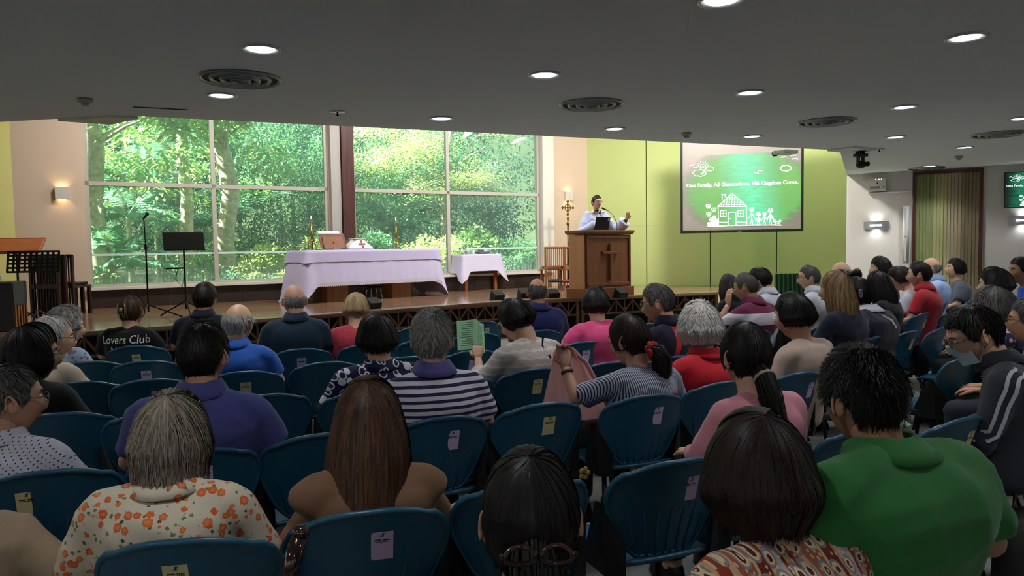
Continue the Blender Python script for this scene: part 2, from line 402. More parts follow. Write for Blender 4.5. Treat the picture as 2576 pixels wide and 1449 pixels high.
def front(A_, B_, n):
    D_ = (B_ - A_).normalized(); L_ = (B_ - A_).length; a_ = math.atan2(D_.y, D_.x); N_ = Vector((D_.y, -D_.x, 0))
    for i in range(n):
        s0, s1 = L_ * i / n + .004, L_ * (i + 1) / n - .004; c = A_ + D_ * ((s0 + s1) / 2) + N_ * .02
        MB().box((c.x, c.y, STAGE - .012), (s1 - s0, .24, .045), a_).build('nosing_board', M_nose, stage, bevel=.004)
    for i in range(n):                                           # truss bay per board
        q0, q1 = A_ + D_ * (L_ * i / n) + N_ * .03, A_ + D_ * (L_ * (i + 1) / n) + N_ * .03; zt, zb = STAGE - .05, STAGE - .30
        bay = (q1 - q0); sub = 2 if bay.length > 1.2 else 1
        for e in (q0 + D_ * .05, q1 - D_ * .05): MB().box((e.x, e.y, (zt) / 2), (.06, .06, zt), a_).build('post', M_truss, stage)
        c = (q0 + q1) / 2; MB().box((c.x, c.y, zb), (bay.length - .1, .05, .035), a_).build('bottom_chord', M_truss, stage)
        MB().box((c.x, c.y, zt + .005), (bay.length - .02, .05, .03), a_).build('top_chord', M_truss, stage)
        nb = sub * 4
        for j in range(nb):
            f0, f1 = .05 + (bay.length - .1) * j / nb, .05 + (bay.length - .1) * (j + 1) / nb
            a0, a1 = q0 + D_ * f0, q0 + D_ * f1
            if j: MB().box((a0.x, a0.y, (zt + zb) / 2), (.022, .03, zt - zb), a_).build('strut', M_truss, stage)
            za, zc = (zt, zb) if j % 2 == 0 else (zb, zt)
            MB().bar((a0.x, a0.y, za - .02 if za == zt else za + .02), (a1.x, a1.y, zc - .02 if zc == zt else zc + .02), .022, .03).build('brace', M_truss, stage)
front(E0, E1, 4); front(E1, E2, 3); front(EL + Vector((0, .4, 0)), E0, 2)
# ================================================================ ceiling fittings
M_ring = plain('lamp_ring', '#b8bab8', .35, .5); M_lens = emit('lamp_lens', '#f2f4ff', 5.0); M_lensedge = emit('lamp_reflector', '#dfe6ff', 1.6)
DL = [(-1.59, 4.81), (-2.39, 6.2), (-.68, 7.45), (.27, 5.65), (1.14, 4.0), (1.17, 8.28), (2.08, 6.43), (2.95, 9.03), (2.94, 4.8), (3.84, 7.23), (4.83, 9.3), (5.52, 8.02), (6.39, 10.43), (7.34, 12.96)]
DLW = ['nearest the big round vent in front of the windows', 'between the round vent and the ceiling hatch', 'over the altar end of the ceiling', 'alone in the middle of the ceiling', 'cut off by the top edge of the photo', 'at the ceiling edge left of the lime wall', 'between the two middle round vents', 'at the ceiling edge above the projection screen', 'in the top right corner of the ceiling', 'above the wall camera', 'right of the wall camera', 'at the right edge, beside the far round vent', 'beside the smoke detector near the folding door', 'just above the folding door']
lamp_rings = MB().lathe([(.125, 0), (.125, -.012), (.108, -.014), (.1, -.004), (.098, .0)], seg=28, caps=False).mesh('ring', M_ring, True)
lamp_well = MB().lathe([(.100, .002), (.092, .05), (.06, .075), (.0, .08)], seg=24, caps=False).mesh('reflector', M_lensedge, True)
lamp_lens = MB().lathe([(.085, .012), (.085, .006), (.0, .004)], seg=24, caps=False).mesh('lens', M_lens, True)
for (x, y), w_ in zip(DL, DLW):
    t = empty('downlight', (x, y, CEIL), 0, 'round recessed downlight ' + w_, 'light', 'recessed ceiling downlights')
    link('ring', lamp_rings, t); 
    link('lens', lamp_lens, t, (0, 0, -.014))
    L_ = add_light('downlight_lamp', 'SPOT', (x, y, CEIL - .03), 52, (.95, .97, 1.0), spot_size=R(125), spot_blend=.6, shadow_soft_size=.09)
# unseen downlights over viewer and rear of the hall, added for more light
for (x, y), w_ in zip([(-3.6, 3.2), (-.4, 1.6), (2.3, 2.2), (-2.3, .2), (1.0, -.8), (5.4, 5.2), (7.9, 6.8), (8.6, 9.4)], ['behind the ceiling hatch', 'straight over the viewer', 'over the green shirt', 'behind the viewer', 'far behind the viewer', 'over the right aisle', 'far out over the right rows', 'by the end wall']):
    t = empty('downlight', (x, y, CEIL), 0, 'round recessed downlight out of view ' + w_, 'light', 'recessed ceiling downlights'); link('ring', lamp_rings, t); link('lens', lamp_lens, t, (0, 0, -.014))
    add_light('downlight_lamp', 'SPOT', (x, y, CEIL - .03), 40, (.95, .97, 1.0), spot_size=R(125), spot_blend=.6, shadow_soft_size=.09)
M_vent = plain('vent_metal', '#8d918e', .3, .7); M_ventd = plain('vent_dark', '#1c1f1f', .7)
vr = [MB().lathe([(a, -.004), (a - .012, -.022 - .006 * i), (a - .034, -.008 - .004 * i), (a - .03, .0)], seg=36, caps=False).mesh('vent_ring', M_vent, True) for i, a in enumerate((.30, .225, .15, .08))]
vb = MB().lathe([(.27, -.002), (.0, -.003)], seg=32, caps=False).mesh('vent_back', M_ventd)
for (x, y), w_ in zip([(-2.02, 5.62), (.76, 6.85), (3.43, 8.03), (6.05, 9.19), (7.48, 13.3)], ['in front of the left windows', 'in the middle of the ceiling', 'right of the projection screen', 'near the right edge of the photo', 'small and far, over the folding door']):
    t = empty('ceiling_vent', (x, y, CEIL), 0, 'round metal air diffuser of nested rings ' + w_, 'vent', 'round ceiling diffusers')
    link('backing', vb, t)
    for r_ in vr: link('ring', r_, t)
M_cream = plain('cream_plastic', '#a8a088', .5)
sm = MB().lathe([(.058, 0), (.058, -.02), (.05, -.032), (.03, -.036), (.0, -.036)], seg=20).mesh('base', M_cream, True)
sc_ = MB().lathe([(.03, -.034), (.032, -.052), (.02, -.06), (.0, -.061)], seg=16).mesh('chamber', M_cream, True)
for (x, y), w_ in zip([(-3.56, 6.26), (2.07, 8.69), (7.0, 11.56)], ['left of the ceiling hatch', 'above the projection screen', 'near the folding door']):
    t = empty('smoke_detector', (x, y, CEIL), 0, 'cream smoke detector ' + w_, 'smoke detector', 'smoke detectors'); link('base', sm, t); link('sensor_chamber', sc_, t)
for (x, y), w_ in zip([(-1.62, 7.02), (5.23, 10.5)], ['between the vent and the altar windows', 'beside the ceiling camera']):
    t = empty('sprinkler', (x, y, CEIL), 0, 'small chrome sprinkler head ' + w_, 'sprinkler', 'sprinkler heads')
    MB().lathe([(.07, 0), (.07, -.008), (.02, -.012), (.0, -.012)], seg=20).build('plate', M_chrome, t, True)
    MB().lathe([(.008, -.01), (.01, -.03), (.022, -.036), (.0, -.038)], seg=10).build('nozzle', M_blackm, t, True)
# access hatches
for c, d, a, w_ in (((-3.2, 6.85), (.44, .30), R(23), 'at the ceiling edge above the left window'), ((-1.05, 3.75), (.42, .42), R(10), 'at the top edge of the photo')):
    t = empty('ceiling_hatch', (c[0], c[1], CEIL), a, 'flush square access hatch ' + w_, 'hatch', 'ceiling hatches')
    MB().box((0, 0, -.003), (d[0], d[1], .006)).build('panel', M_ceil, t)
    for q in (-1, 1): MB().box((q * d[0] / 2, 0, -.003), (.012, d[1], .008)).build('edge_strip', plain('hatch_edge', '#d6d7c4', .5), t)
    MB().box((0, -d[1] / 2, -.003), (d[0], .008, .01)).build('gap', M_black, t)
# ceiling camera
t = empty('ceiling_camera', (4.99, 10.55, CEIL), R(35), 'black pan and tilt video camera hanging from the ceiling', 'camera')
MB().box((-.15, .03, -.012), (.62, .4, .02)).build('mounting_board', M_ceil, t, bevel=.004)
MB().lathe([(.06, -.02), (.06, -.05), (.1, -.06), (.1, -.10), (.0, -.10)], seg=20).build('base', M_black, t, True)
MB().box((-.06, 0, -.17), (.02, .05, .16)).box((.06, 0, -.16), (.02, .05, .12)).build('yoke', M_black, t, bevel=.006)
MB().ell((0, -.01, -.21), (.055, .075, .055)).build('camera_head', M_black, t, True)
MB().lathe([(.034, 0), (.034, .05), (.028, .055), (.0, .05)], (0, -.07, -.21), 16, M=Matrix.Rotation(R(90), 3, 'X')).build('lens', M_blackm, t, True)
MB().tube([(.1, 0, -.08), (.15, .02, -.1), (.17, .04, -.05), (.14, .05, -.02)], .006, 6).build('cable', M_black, t, True)
t = empty('ceiling_projector', (3.95, 10.36, CEIL), R(23), 'pale flat projector hung at the ceiling edge', 'projector')
MB().box((0, .14, -.03), (.26, .24, .05)).build('case', plain('projector_case', '#e2e8d8', .5), t, bevel=.012)
MB().lathe([(.04, 0), (.04, .05), (.03, .05), (0, .045)], (-.06, .25, -.03), 16, M=Matrix.Rotation(R(-90), 3, 'X')).build('lens', M_blackm, t, True)
MB().box((0, .12, -.01), (.12, .12, .03)).build('bracket', M_whitep, t)
for (_l, _a), _w in zip(STAGE_LAMPS, ('the microphone stand', 'the altar', 'the lectern', 'the projection screen', 'the end of the lime wall')):
    t = empty('stage_floodlight', (_l[0], _l[1], HI), 0, 'round stage floodlight hung out of view over ' + _w, 'light', 'stage floodlights')
    MB().tube([(0, 0, 0), (0, 0, -.3)], .012, 8).build('rod', M_blackm, t)
    dv = (Vector(_a) - Vector(_l)).normalized(); Mq = (-dv).to_track_quat('Z', 'Y').to_matrix()
    MB().lathe([(.12, .22), (.18, .16), (.28, .03), (.285, -.01), (.27, -.01), (.26, .03), (.1, .14)], (0, 0, _l[2] - HI), 20, caps=False, M=Mq).build('housing', M_blackm, t, True)

# ================================================================ wall lamps and wall fittings
def sconce_box(s, h, lab):
    P_ = W0 + WD * s; t = empty('wall_lamp', (P_.x, P_.y, h), WA, lab, 'wall lamp', 'square wall lamps')
    MB().box((0, -.08, 0), (.20, .012, .20)).box((-.094, -.04, 0), (.012, .08, .20)).box((.094, -.04, 0), (.012, .08, .20)).build('shade', plain('lamp_shade_paint', '#cfc8bf', .5), t, bevel=.003)
    MB().box((0, -.012, 0), (.14, .02, .12)).build('back_plate', M_whitep, t)
    MB().tube([(-.05, -.045, 0), (.05, -.045, 0)], .012, 8).build('bulb', emit('warm_bulb', '#ffdf9a', 6), t, True)
    q = P_ + WN * .045
    for up in (1, -1): add_light('wall_lamp_bulb', 'SPOT', (q.x, q.y, h + up * .03), 3.0, (1, .78, .42), spot_size=R(130), spot_blend=.9, shadow_soft_size=.03, aim=(q.x, q.y, h + up * 2))
sconce_box(-.33, 2.55, 'square white wall lamp on the beige wall left of the windows')
sconce_box(9.80, 2.72, 'square white wall lamp above the brass processional cross')
def sconce_wide(s, h, lab):
    P_ = V0 + VD * s; t = empty('wall_lamp', (P_.x, P_.y, h), VA, lab, 'wall lamp', 'wide steel wall lamps')
    pts = [[(-.22 + .44 * i / 12, -.02 - .075 * math.sin(PI * i / 12), z) for i in range(13)] for z in (-.075, .075)]
    g_ = MB().grid(pts); g_.build('curved_plate', plain('lamp_steel', '#a9adb2', .3, .6), t, True)
    MB().box((0, -.01, 0), (.16, .02, .08)).build('back_plate', M_alu, t)
    MB().box((0, -.097, 0), (.20, .006, .025)).build('slot', emit('white_tube', '#ffffff', 9), t)
    q = P_ + VN * .055
    for up in (1, -1): add_light('wall_lamp_tube', 'SPOT', (q.x, q.y, h + up * .05), 3.5, (.95, .96, 1.0), spot_size=R(140), spot_blend=.9, shadow_soft_size=.05, aim=(q.x, q.y, h + up))
sconce_wide(.53, 1.85, 'curved steel wall lamp between the lime wall and folding door')
sconce_wide(2.85, 1.87, 'curved steel wall lamp under the wall television')
# unseen wall lamps, added as uplights to brighten the ceiling
def sconce_fill(x, y, rz, w_):
    t = empty('wall_lamp', (x, y, 1.87), rz, 'curved steel wall lamp out of view ' + w_, 'wall lamp', 'wide steel wall lamps')
    MB().grid([[(-.22 + .44 * i / 12, -.02 - .075 * math.sin(PI * i / 12), z) for i in range(13)] for z in (-.075, .075)]).build('curved_plate', plain('lamp_steel', '#a9adb2', .3, .6), t, True); MB().box((0, -.01, 0), (.16, .02, .08)).build('back_plate', M_alu, t)
    q = Vector((x, y, 1.95)) + Matrix.Rotation(rz, 3, 'Z') @ Vector((0, -.06, 0)); add_light('wall_lamp_tube', 'SPOT', q, 105, (.95, .97, 1.0), spot_size=R(160), spot_blend=.6, shadow_soft_size=.08, aim=(q.x, q.y, 4))
for i, y in enumerate((-3.0, 0.0, 3.0, 6.0)): sconce_fill(-9.6, y, R(90), 'on the left wall ' + ('at the rear corner', 'level with the viewer', 'beside the front rows', 'near the ceiling edge')[i]); sconce_fill(11.2, y + .5, R(-90), 'on the side wall ' + ('at the rear corner', 'level with the viewer', 'beside the front rows', 'near the ceiling edge')[i])
for i, x in enumerate((-6.5, -2.5, 2.0, 6.5)): sconce_fill(x, -4.5, R(180), 'on the back wall ' + ('at its left end', 'left of its middle', 'right of its middle', 'at its right end')[i])
P_ = V0 + VD * .55; t = empty('control_unit', (P_.x, P_.y, 2.62), VA, 'white wall box with indicator lights and a vent slot', 'wall unit')
MB().box((0, -.06, 0), (.30, .12, .25)).build('case', M_whitep, t, bevel=.01)
MB().box((-.04, -.122, -.05), (.17, .006, .04)).build('slot', plain('slot_grey', '#8c918c', .6), t)
MB().box((.11, -.122, -.05), (.03, .006, .04)).build('button_pad', plain('slot_grey2', '#8c918c', .6), t)
MB().ell((0, -.121, .03), (.01, .004, .016)).build('knob', M_blackm, t, True)
for q in (-.03, .03, .07): MB().ell((q, -.121, .10), (.007, .004, .007), 8, 6).build('indicator', emit('amber_led', '#ffb070', 6), t, True)
t = empty('wall_shelf', (P_.x, P_.y, 2.47), VA, 'thin white wall shelf with cable trunking under the white box', 'shelf')
MB().box((.19, -.05, 0), (.72, .10, .014)).build('board', M_whitep, t); MB().box((.57, -.015, .15), (.03, .03, .5)).build('trunking', M_whitep, t)
P_ = V0 + VD * 1.02; t = empty('column_speaker', (P_.x, P_.y, 0), VA, 'tall slim white column loudspeaker beside the folding door', 'speaker')
cs = MB(); cs.tube([(.02, -.10, 1.12), (.02, -.10, 2.2)], (.055, .055), 16); cs.build('cabinet', M_whitep, t, True)
MB().box((.02, -.158, 1.66), (.035, .004, 1.0)).build('grille', plain('speaker_grille', '#c5c6c8', .6, bump=.4, bs=900), t)
for z in (1.35, 1.95): MB().box((-.03, -.03, z), (.03, .09, .05)).build('bracket', M_alu, t)
MB().box((.02, -.161, 1.62), (.045, .003, .006)).build('badge', M_blackm, t)

# ================================================================ screens with the projected drawing
def stroke(mb, pts, w, y=-.004, close=False):
    P = [Vector((p[0], y, p[1])) for p in pts]
    if close: P.append(P[0])
    for a, b in zip(P[:-1], P[1:]):
        d = b - a
        if d.length < 1e-6: continue
        d.normalize(); n_ = Vector((-d.z, 0, d.x)) * w / 2; e = d * w * .25
        k_ = len(mb.v); mb.v += [tuple(a - e - n_), tuple(b + e - n_), tuple(b + e + n_), tuple(a - e + n_)]; mb.f.append((k_, k_ + 1, k_ + 2, k_ + 3)); mb.m.append(0)
def circ(cx, cy, rx, ry=None, n=14, a0=0, a1=2 * PI): ry = ry or rx; return [(cx + rx * math.cos(a0 + (a1 - a0) * i / n), cy + ry * math.sin(a0 + (a1 - a0) * i / n)) for i in range(n + 1)]
def cloudpts(cx, cy, rx, ry, n=7):
    out = []
    for i in range(n * 6 + 1):
        a = 2 * PI * i / (n * 6); k_ = 1 + .18 * abs(math.sin(a * n / 2)); out.append((cx + rx * k_ * math.cos(a), cy + ry * k_ * math.sin(a)))
    return out
def drawing(parent, T, sc, white, y=-.006, part=False):
    """the chalk drawing; T maps sketch coordinates to the screen's own x and z"""
    w = .0088 * sc
    def S(name, polys, ww=1.0, fill=None):
        mb = MB()
        for p in polys: stroke(mb, [T(*q) for q in p], w * ww, y)
        for p in (fill or []):
            k_ = len(mb.v); q = [T(*z) for z in p]; mb.v += [(a, y - .001, b) for a, b in q]; mb.f.append(tuple(range(k_, k_ + len(q)))); mb.m.append(0)
        return mb.build(name, white, parent, fix=False)
    ray = [[(398 + 62 * math.cos(a), 410 - 62 * math.sin(a)), (398 + 92 * math.cos(a), 410 - 88 * math.sin(a))] for a in [R(15 + 25 * i) for i in range(7)]]
    S('sun_drawing', [circ(398, 410, 42)] + ray + [circ(385, 405, 4), circ(408, 400, 4), circ(396, 415, 14, 10, 8, R(20), R(160))])
    S('cloud_drawing', [cloudpts(345, 495, 88, 42)] + [[(375, 500 + 8 * i), (415, 470 + 8 * i)] for i in range(3)])
    S('cloud_drawing', [cloudpts(500, 435, 52, 28)])
    for bx, by, bs in ((238, 392, 28), (285, 420, 30), (1180, 510, 32), (1235, 478, 28)): S('bird_drawing', [circ(bx - bs / 2, by, bs / 2, -12, 6, R(10), R(170)), circ(bx + bs / 2, by, bs / 2, -12, 6, R(10), R(170))], .9)
    if not part:
        for bx, by, bs in ((1565, 292, 34), (1705, 270, 32), (1728, 320, 40)): S('bird_drawing', [circ(bx - bs / 2, by, bs / 2, -18, 6, R(10), R(170)), circ(bx + bs / 2, by, bs / 2, -18, 6, R(10), R(170))])
        S('cloud_drawing', [cloudpts(1597, 440, 68, 36)], 1.4)
    roof = [(610, 990), (825, 790), (1042, 985)]
    hatch = []
    for i in range(11):
        f = (i + .5) / 11; x0 = 610 + (1042 - 610) * f
        yt = 990 - (200 * (1 - abs(f - .5) * 2)); hatch.append([(x0 - 8, 985), (x0 + 10, yt)])
    for i in range(1, 6):
        zz = 990 - 33 * i; hatch.append([(610 + 35.5 * i, zz), (1042 - 36 * i, zz)])
    S('house_roof_drawing', [roof + [roof[0]]] + hatch, 1.1)
    S('house_drawing', [[(622, 985), (628, 1258)], [(1035, 985), (1042, 1250)], [(628, 1218), (770, 1218)], [(885, 1215), (1040, 1215)], [(770, 1265), (768, 1072), (882, 1070), (885, 1258)], [(782, 1165), (802, 1165)], [(682, 885), (680, 815), (728, 812), (722, 850)], [(668, 812), (736, 808)]], 1.2)
    for wx in (658, 912): S('house_window_drawing', [[(wx, 1045), (wx + 80, 1042), (wx + 82, 1135), (wx + 2, 1138), (wx, 1045)], [(wx + 40, 1045), (wx + 41, 1136)], [(wx, 1090), (wx + 81, 1088)]])
    S('ground_drawing', [[(460, 1282), (620, 1274), (900, 1262), (1200, 1252), (1538, 1255)], [(520, 1276), (780, 1268), (1480, 1250)]], 1.5)
    for fx, fy in ((565, 1145), (520, 1180), (590, 1190), (488, 1245), (600, 1240), (540, 1225)):
        S('flower_drawing', [circ(fx + 18 * math.cos(a), fy + 18 * math.sin(a), 9, n=8) for a in [2 * PI * i / 6 for i in range(6)]] + [circ(fx, fy, 8, n=8), [(fx, fy + 24), (550, 1275)]])
    for bx, by in ((475, 982), (557, 1033), (482, 1098)): S('butterfly_drawing', [circ(bx - 18, by - 8, 16, 18), circ(bx + 18, by - 8, 16, 18), circ(bx - 12, by + 18, 12, 11), circ(bx + 12, by + 18, 12, 11), [(bx, by - 20), (bx, by + 25)]], 1.2)
    if part: return
    for px_, top, foot, hr, skirt in ((1113, 1035, 1245, 30, 0), (1210, 1095, 1242, 26, 1), (1297, 1092, 1242, 22, 0), (1383, 1040, 1245, 30, 1)):
        nk = top + hr; hip = nk + (foot - nk) * .45
        ln = [circ(px_, top, hr), circ(px_, top + 3, hr * .5, hr * .4, 6, R(20), R(160)), circ(px_ - hr * .35, top - 5, 2.5, n=5), circ(px_ + hr * .35, top - 5, 2.5, n=5), [(px_, nk), (px_, hip)], [(px_, nk + 14), (px_ - 46, hip + 12)], [(px_, nk + 14), (px_ + 46, hip + 12)], [(px_, hip), (px_ - 17, foot)], [(px_, hip), (px_ + 17, foot)]]
        if skirt: ln += [[(px_, nk + 8), (px_ - 24, hip + 14), (px_ + 24, hip + 14), (px_, nk + 8)], [(px_ - hr, top - 4), (px_ - hr - 4, nk)], [(px_ + hr, top - 4), (px_ + hr + 4, nk)]]
        S('stick_figure_drawing', ln, 1.25)
    S('dog_drawing', [circ(1440, 1198, 15, 13), [(1428, 1188), (1424, 1178)], [(1450, 1188), (1454, 1178)], [(1452, 1205), (1508, 1210), (1508, 1248)], [(1458, 1212), (1456, 1248)], [(1470, 1228), (1505, 1228)], circ(1520, 1195, 14, 12)], 1.2)
def textobj(txt, size, mat, parent, loc, rot=(R(90), 0, 0), bold=.0, align='LEFT', name='lettering', sx=1.0):
    cu = bpy.data.curves.new(name, 'FONT'); cu.body = txt; cu.size = size; cu.offset = bold; cu.align_x = align; cu.fill_mode = 'FRONT'; cu.resolution_u = 3
    o = bpy.data.objects.new(name, cu); COL.objects.link(o); dg = bpy.context.evaluated_depsgraph_get(); dg.update(); me = bpy.data.meshes.new_from_object(o.evaluated_get(dg)); bpy.data.objects.remove(o)
    w0 = max(v.co.x for v in me.vertices) - min(v.co.x for v in me.vertices); me.materials.clear(); me.materials.append(mat); o = link(name, me, parent, loc, rot); o.scale = (sx / w0, 1, 1); return o
SA = math.atan2(-.6, 2.3); SW_, SZ0, SZ1 = 2.38, 1.77, 3.95
scr = empty('projection_screen', (3.52, 15.3, 0), SA, 'large black-edged projection screen showing a green slide with chalk drawing', 'screen')
m = NT('screen_fabric'); x, y, z = m.xyz()
# the projected slide: teal streaks in the middle, green around, fading into the plain fabric at the edges
nx = m.math('DIVIDE', m.math('SUBTRACT', x, 1.30), 1.22); nz = m.math('DIVIDE', m.math('SUBTRACT', z, 2.62), .86)
rad = m.math('SQRT', m.math('ADD', m.math('MULTIPLY', nx, nx), m.math('MULTIPLY', nz, nz)))
st_ = m.noise(5.0, m.comb(m.math('MULTIPLY', x, 1.0), 0, m.math('MULTIPLY', z, 3.5)), detail=6, rough=.65)
cen = m.math('SUBTRACT', 1.0, m.math('MULTIPLY', m.math('ABSOLUTE', m.math('SUBTRACT', m.math('ADD', x, m.math('MULTIPLY', z, .18)), 1.84)), 1.6), clamp=True)
tl = m.math('MULTIPLY', cen, m.math('MULTIPLY_ADD', st_, 1.6, -.15), clamp=True)
gcol = m.mix(tl, m.mix(m.noise(2.0), lin('#2f8a2c'), lin('#55a51e')), lin('#3fe0b0'))
inside = m.math('MULTIPLY', m.math('LESS_THAN', z, 3.36), m.math('GREATER_THAN', z, 1.93))
edge = m.math('SUBTRACT', 1.0, m.math('MULTIPLY', m.math('SUBTRACT', m.math('ADD', rad, m.math('MULTIPLY_ADD', st_, .5, -.25)), .86), 4.0), clamp=True)
fac = m.math('MULTIPLY', inside, edge)
m.set(Base_Color=m.mix(fac, (.26, .23, .21), (.08, .08, .08)), Roughness=.9, Emission_Color=m.mix(fac, (.01, .01, .01), gcol), Emission_Strength=m.math('MULTIPLY_ADD', fac, 1.05, .02))
MB().box((SW_ / 2, .006, (SZ0 + SZ1) / 2 + .03), (SW_ - .08, .01, SZ1 - SZ0 - .07)).build('fabric', m.m, scr)
fb = MB().box((.02, 0, (SZ0 + SZ1) / 2), (.045, .02, SZ1 - SZ0)).box((SW_ - .02, 0, (SZ0 + SZ1) / 2), (.045, .02, SZ1 - SZ0)).box((SW_ / 2, 0, SZ0 + .025), (SW_, .035, .05)).box((SW_ / 2, 0, SZ1), (SW_ + .1, .09, .1))
fb.build('border', M_black, scr)
MB().box((1.17, -.02, SZ0 + .025), (.07, .004, .012)).build('badge', M_alu, scr)
for q in (.2, SW_ - .2): MB().tube([(q, 0, SZ1), (q, 0, HI)], .01, 6).build('hanger', M_blackm, scr)
M_chalk = emit('projected_white', '#f4fff8', .95)
def TS(cx, cy): return ((cx - 60) / 1788 * SW_, SZ0 + (1388 - .028 * (cx - 70) - cy) * .00139)
drawing(scr, TS, 1.15, M_chalk)
q0, q1 = TS(145, 705), TS(1772, 655)
textobj('One Family. All Generations. His Kingdom Come.', .108, M_chalk, scr, (q0[0], -.008, q0[1]), bold=.0018, sx=q1[0] - q0[0])

P_ = V0 + VD * 2.56 + VN * .05
tv = empty('wall_television', (P_.x, P_.y, 0), VA, 'wall mounted flat television showing the dark green slide', 'television')
TW_, TH_ = 1.12, .63; TZ = 2.09
MB().box((TW_ / 2, .0, TZ + TH_ / 2), (TW_, .05, TH_)).build('case', M_black, tv, bevel=.005)
m = NT('tv_picture'); x, y, z = m.xyz(); st_ = m.noise(6, m.comb(x, 0, m.math('MULTIPLY', z, 3.0)), detail=5)
g_ = m.math('MULTIPLY', m.math('SUBTRACT', 1.0, m.math('MULTIPLY', m.math('ABSOLUTE', m.math('SUBTRACT', x, .5)), 2.2), clamp=True), m.math('MULTIPLY_ADD', st_, 2.2, -.5), clamp=True)
m.set(Base_Color=(.01, .01, .01), Roughness=.25, Emission_Color=m.mix(g_, lin('#062018'), lin('#2fcf9a')), Emission_Strength=.8)
MB().box((TW_ / 2, -.027, TZ + TH_ / 2), (TW_ - .03, .004, TH_ - .03)).build('display', m.m, tv)
MB().tube([(TW_ / 2, .03, TZ + TH_ / 2), (TW_ / 2, .06, TZ + TH_ / 2), (TW_ / 2, .05, CEIL)], .03, 8).build('mount', M_blackm, tv)
def TT(cx, cy): return (.03 + (cx - 140) / 1640 * (TW_ - .06), TZ + .03 + (1290 - cy) / 1000 * (TH_ - .06))
drawing(tv, TT, .55, M_chalk, -.031)
q0 = TT(145, 690); textobj('One Family. All Generations. His Kingdom Come.', .052, M_chalk, tv, (q0[0], -.033, q0[1]), bold=.0008, sx=TW_ - .07)
# ================================================================ things on the stage
def FR(x, y, rz, name, label, cat, group=None, z=STAGE): return empty(name, (x, y, z), rz, label, cat, group)
M_cloth = plain('altar_linen', '#c8c0e2', .85, var=.03, vs=3, bump=.12, bs=350)
M_lace = plain('altar_lace', '#d3cddd', .9, bump=.5, bs=120)
AA = R(39.8)
# altar: two pedestals, top, cloths
AL, AD, AH = 2.73, .75, .91
ax_, ay_ = math.cos(AA), math.sin(AA)
def altar_pt(u, v): return (-3.55 + u * ax_ - v * ay_, 12.75 + u * ay_ + v * ax_)
t = FR(*altar_pt(AL / 2, AD / 2), AA, 'altar_table', 'long altar table on two square wooden pedestals', 'table')
MB().box((0, 0, AH - .03), (AL - .02, AD - .02, .05)).build('table_top', M_wood, t, bevel=.004)
for q in (-.72, .62): MB().prism([(q - .21, -.22), (q + .21, -.22), (q + .27, -.05), (q + .27, .24), (q - .27, .24), (q - .27, -.05)], 0, AH - .05).build('pedestal', M_wood, t)
def drape(LX, LY, top, drops, flare, folds=.012, nper=26, rows=10, corner=.10, seed=1):
    """cloth over a rectangular top: drops = front, right, back, left"""
    rnd = random.Random(seed); per = []
    cs_ = [(-LX / 2, -LY / 2), (LX / 2, -LY / 2), (LX / 2, LY / 2), (-LX / 2, LY / 2)]
    for e in range(4):
        a, b = cs_[e], cs_[(e + 1) % 4]; L_ = math.hypot(b[0] - a[0], b[1] - a[1]); n_ = max(6, int(nper * L_ / 1.2))
        nx, ny = (b[1] - a[1]) / L_, -(b[0] - a[0]) / L_
        for i in range(n_):
            f = i / n_; c_ = min(f, 1 - f) * L_
            if i == 0:
                pe = (e - 1) % 4; a0 = cs_[pe]; L0 = math.hypot(a[0] - a0[0], a[1] - a0[1]); n0 = ((a[1] - a0[1]) / L0, -(a[0] - a0[0]) / L0); ox, oy = nx + n0[0], ny + n0[1]
                per.append((a[0], a[1], ox * .72, oy * .72, max(drops[e], drops[pe]) + corner, 1.0)); continue
            k_ = math.exp(-(c_ / .09) ** 2); per.append((a[0] + (b[0] - a[0]) * f, a[1] + (b[1] - a[1]) * f, nx, ny, drops[e] + corner * k_ * .8, k_))
    mb = MB(); P = []
    ph = [rnd.uniform(0, 6.28) for _ in range(3)]
    for r_ in range(rows + 1):
        f = r_ / rows; row = []
        for j, (x, y, nx, ny, d, k_) in enumerate(per):
            w_ = folds * f * (math.sin(j * .9 + ph[0]) + .6 * math.sin(j * 1.7 + ph[1])); o_ = .006 + flare * (f ** 1.2) * (1 + 1.4 * k_) + w_ * (1 + 2 * k_)
            row.append((x + nx * o_, y + ny * o_, max(top - d * f, .006)))
        P.append(row)
    mb.grid(P, wrap=True); n_ = len(per); mb.v.append((0, 0, top + .004)); ci = len(mb.v) - 1
    for j in range(n_): mb.f.append((ci, j, (j + 1) % n_)); mb.m.append(0)
    return mb, P
mb, P = drape(AL + .02, AD + .02, AH + .012, (.62, .86, .62, .86), .085, .004, seed=3, corner=.14)
cl = mb.build('altar_cloth', M_cloth, None, True, loc=t.location, rot=(0, 0, AA)); tag(cl, 'long white linen cloth with lace hem draped over the altar', 'tablecloth')
fr_ = [p for p in P[-1] if abs(p[0]) < AL / 2 - .02 and p[1] < -AD / 2]; fr_.sort()
lace = MB(); g0, g1 = [], []
for i in range(140):
    f = i / 139 * (len(fr_) - 1); a = int(min(f, len(fr_) - 2)); p = Vector(fr_[a]).lerp(Vector(fr_[a + 1]), f - a)
    g0.append((p.x, p.y - .004, p.z + .055)); g1.append((p.x, p.y - .006, p.z - (.02 if i % 2 else .004)))
lace.grid([g0, g1]); lace.build('lace_hem', M_lace, cl, False)
mb, P = drape(AL + .03, AD + .03, AH + .017, (.21, .21, .21, .21), .030, .0008, seed=5, rows=4, corner=.02)
oc = mb.build('altar_overcloth', plain('overcloth_linen', '#bcb3d8', .85, bump=.12, bs=350), None, True, loc=t.location, rot=(0, 0, AA)); tag(oc, 'narrow top cloth lying over the long altar cloth', 'tablecloth')
AZ = STAGE + AH + .021
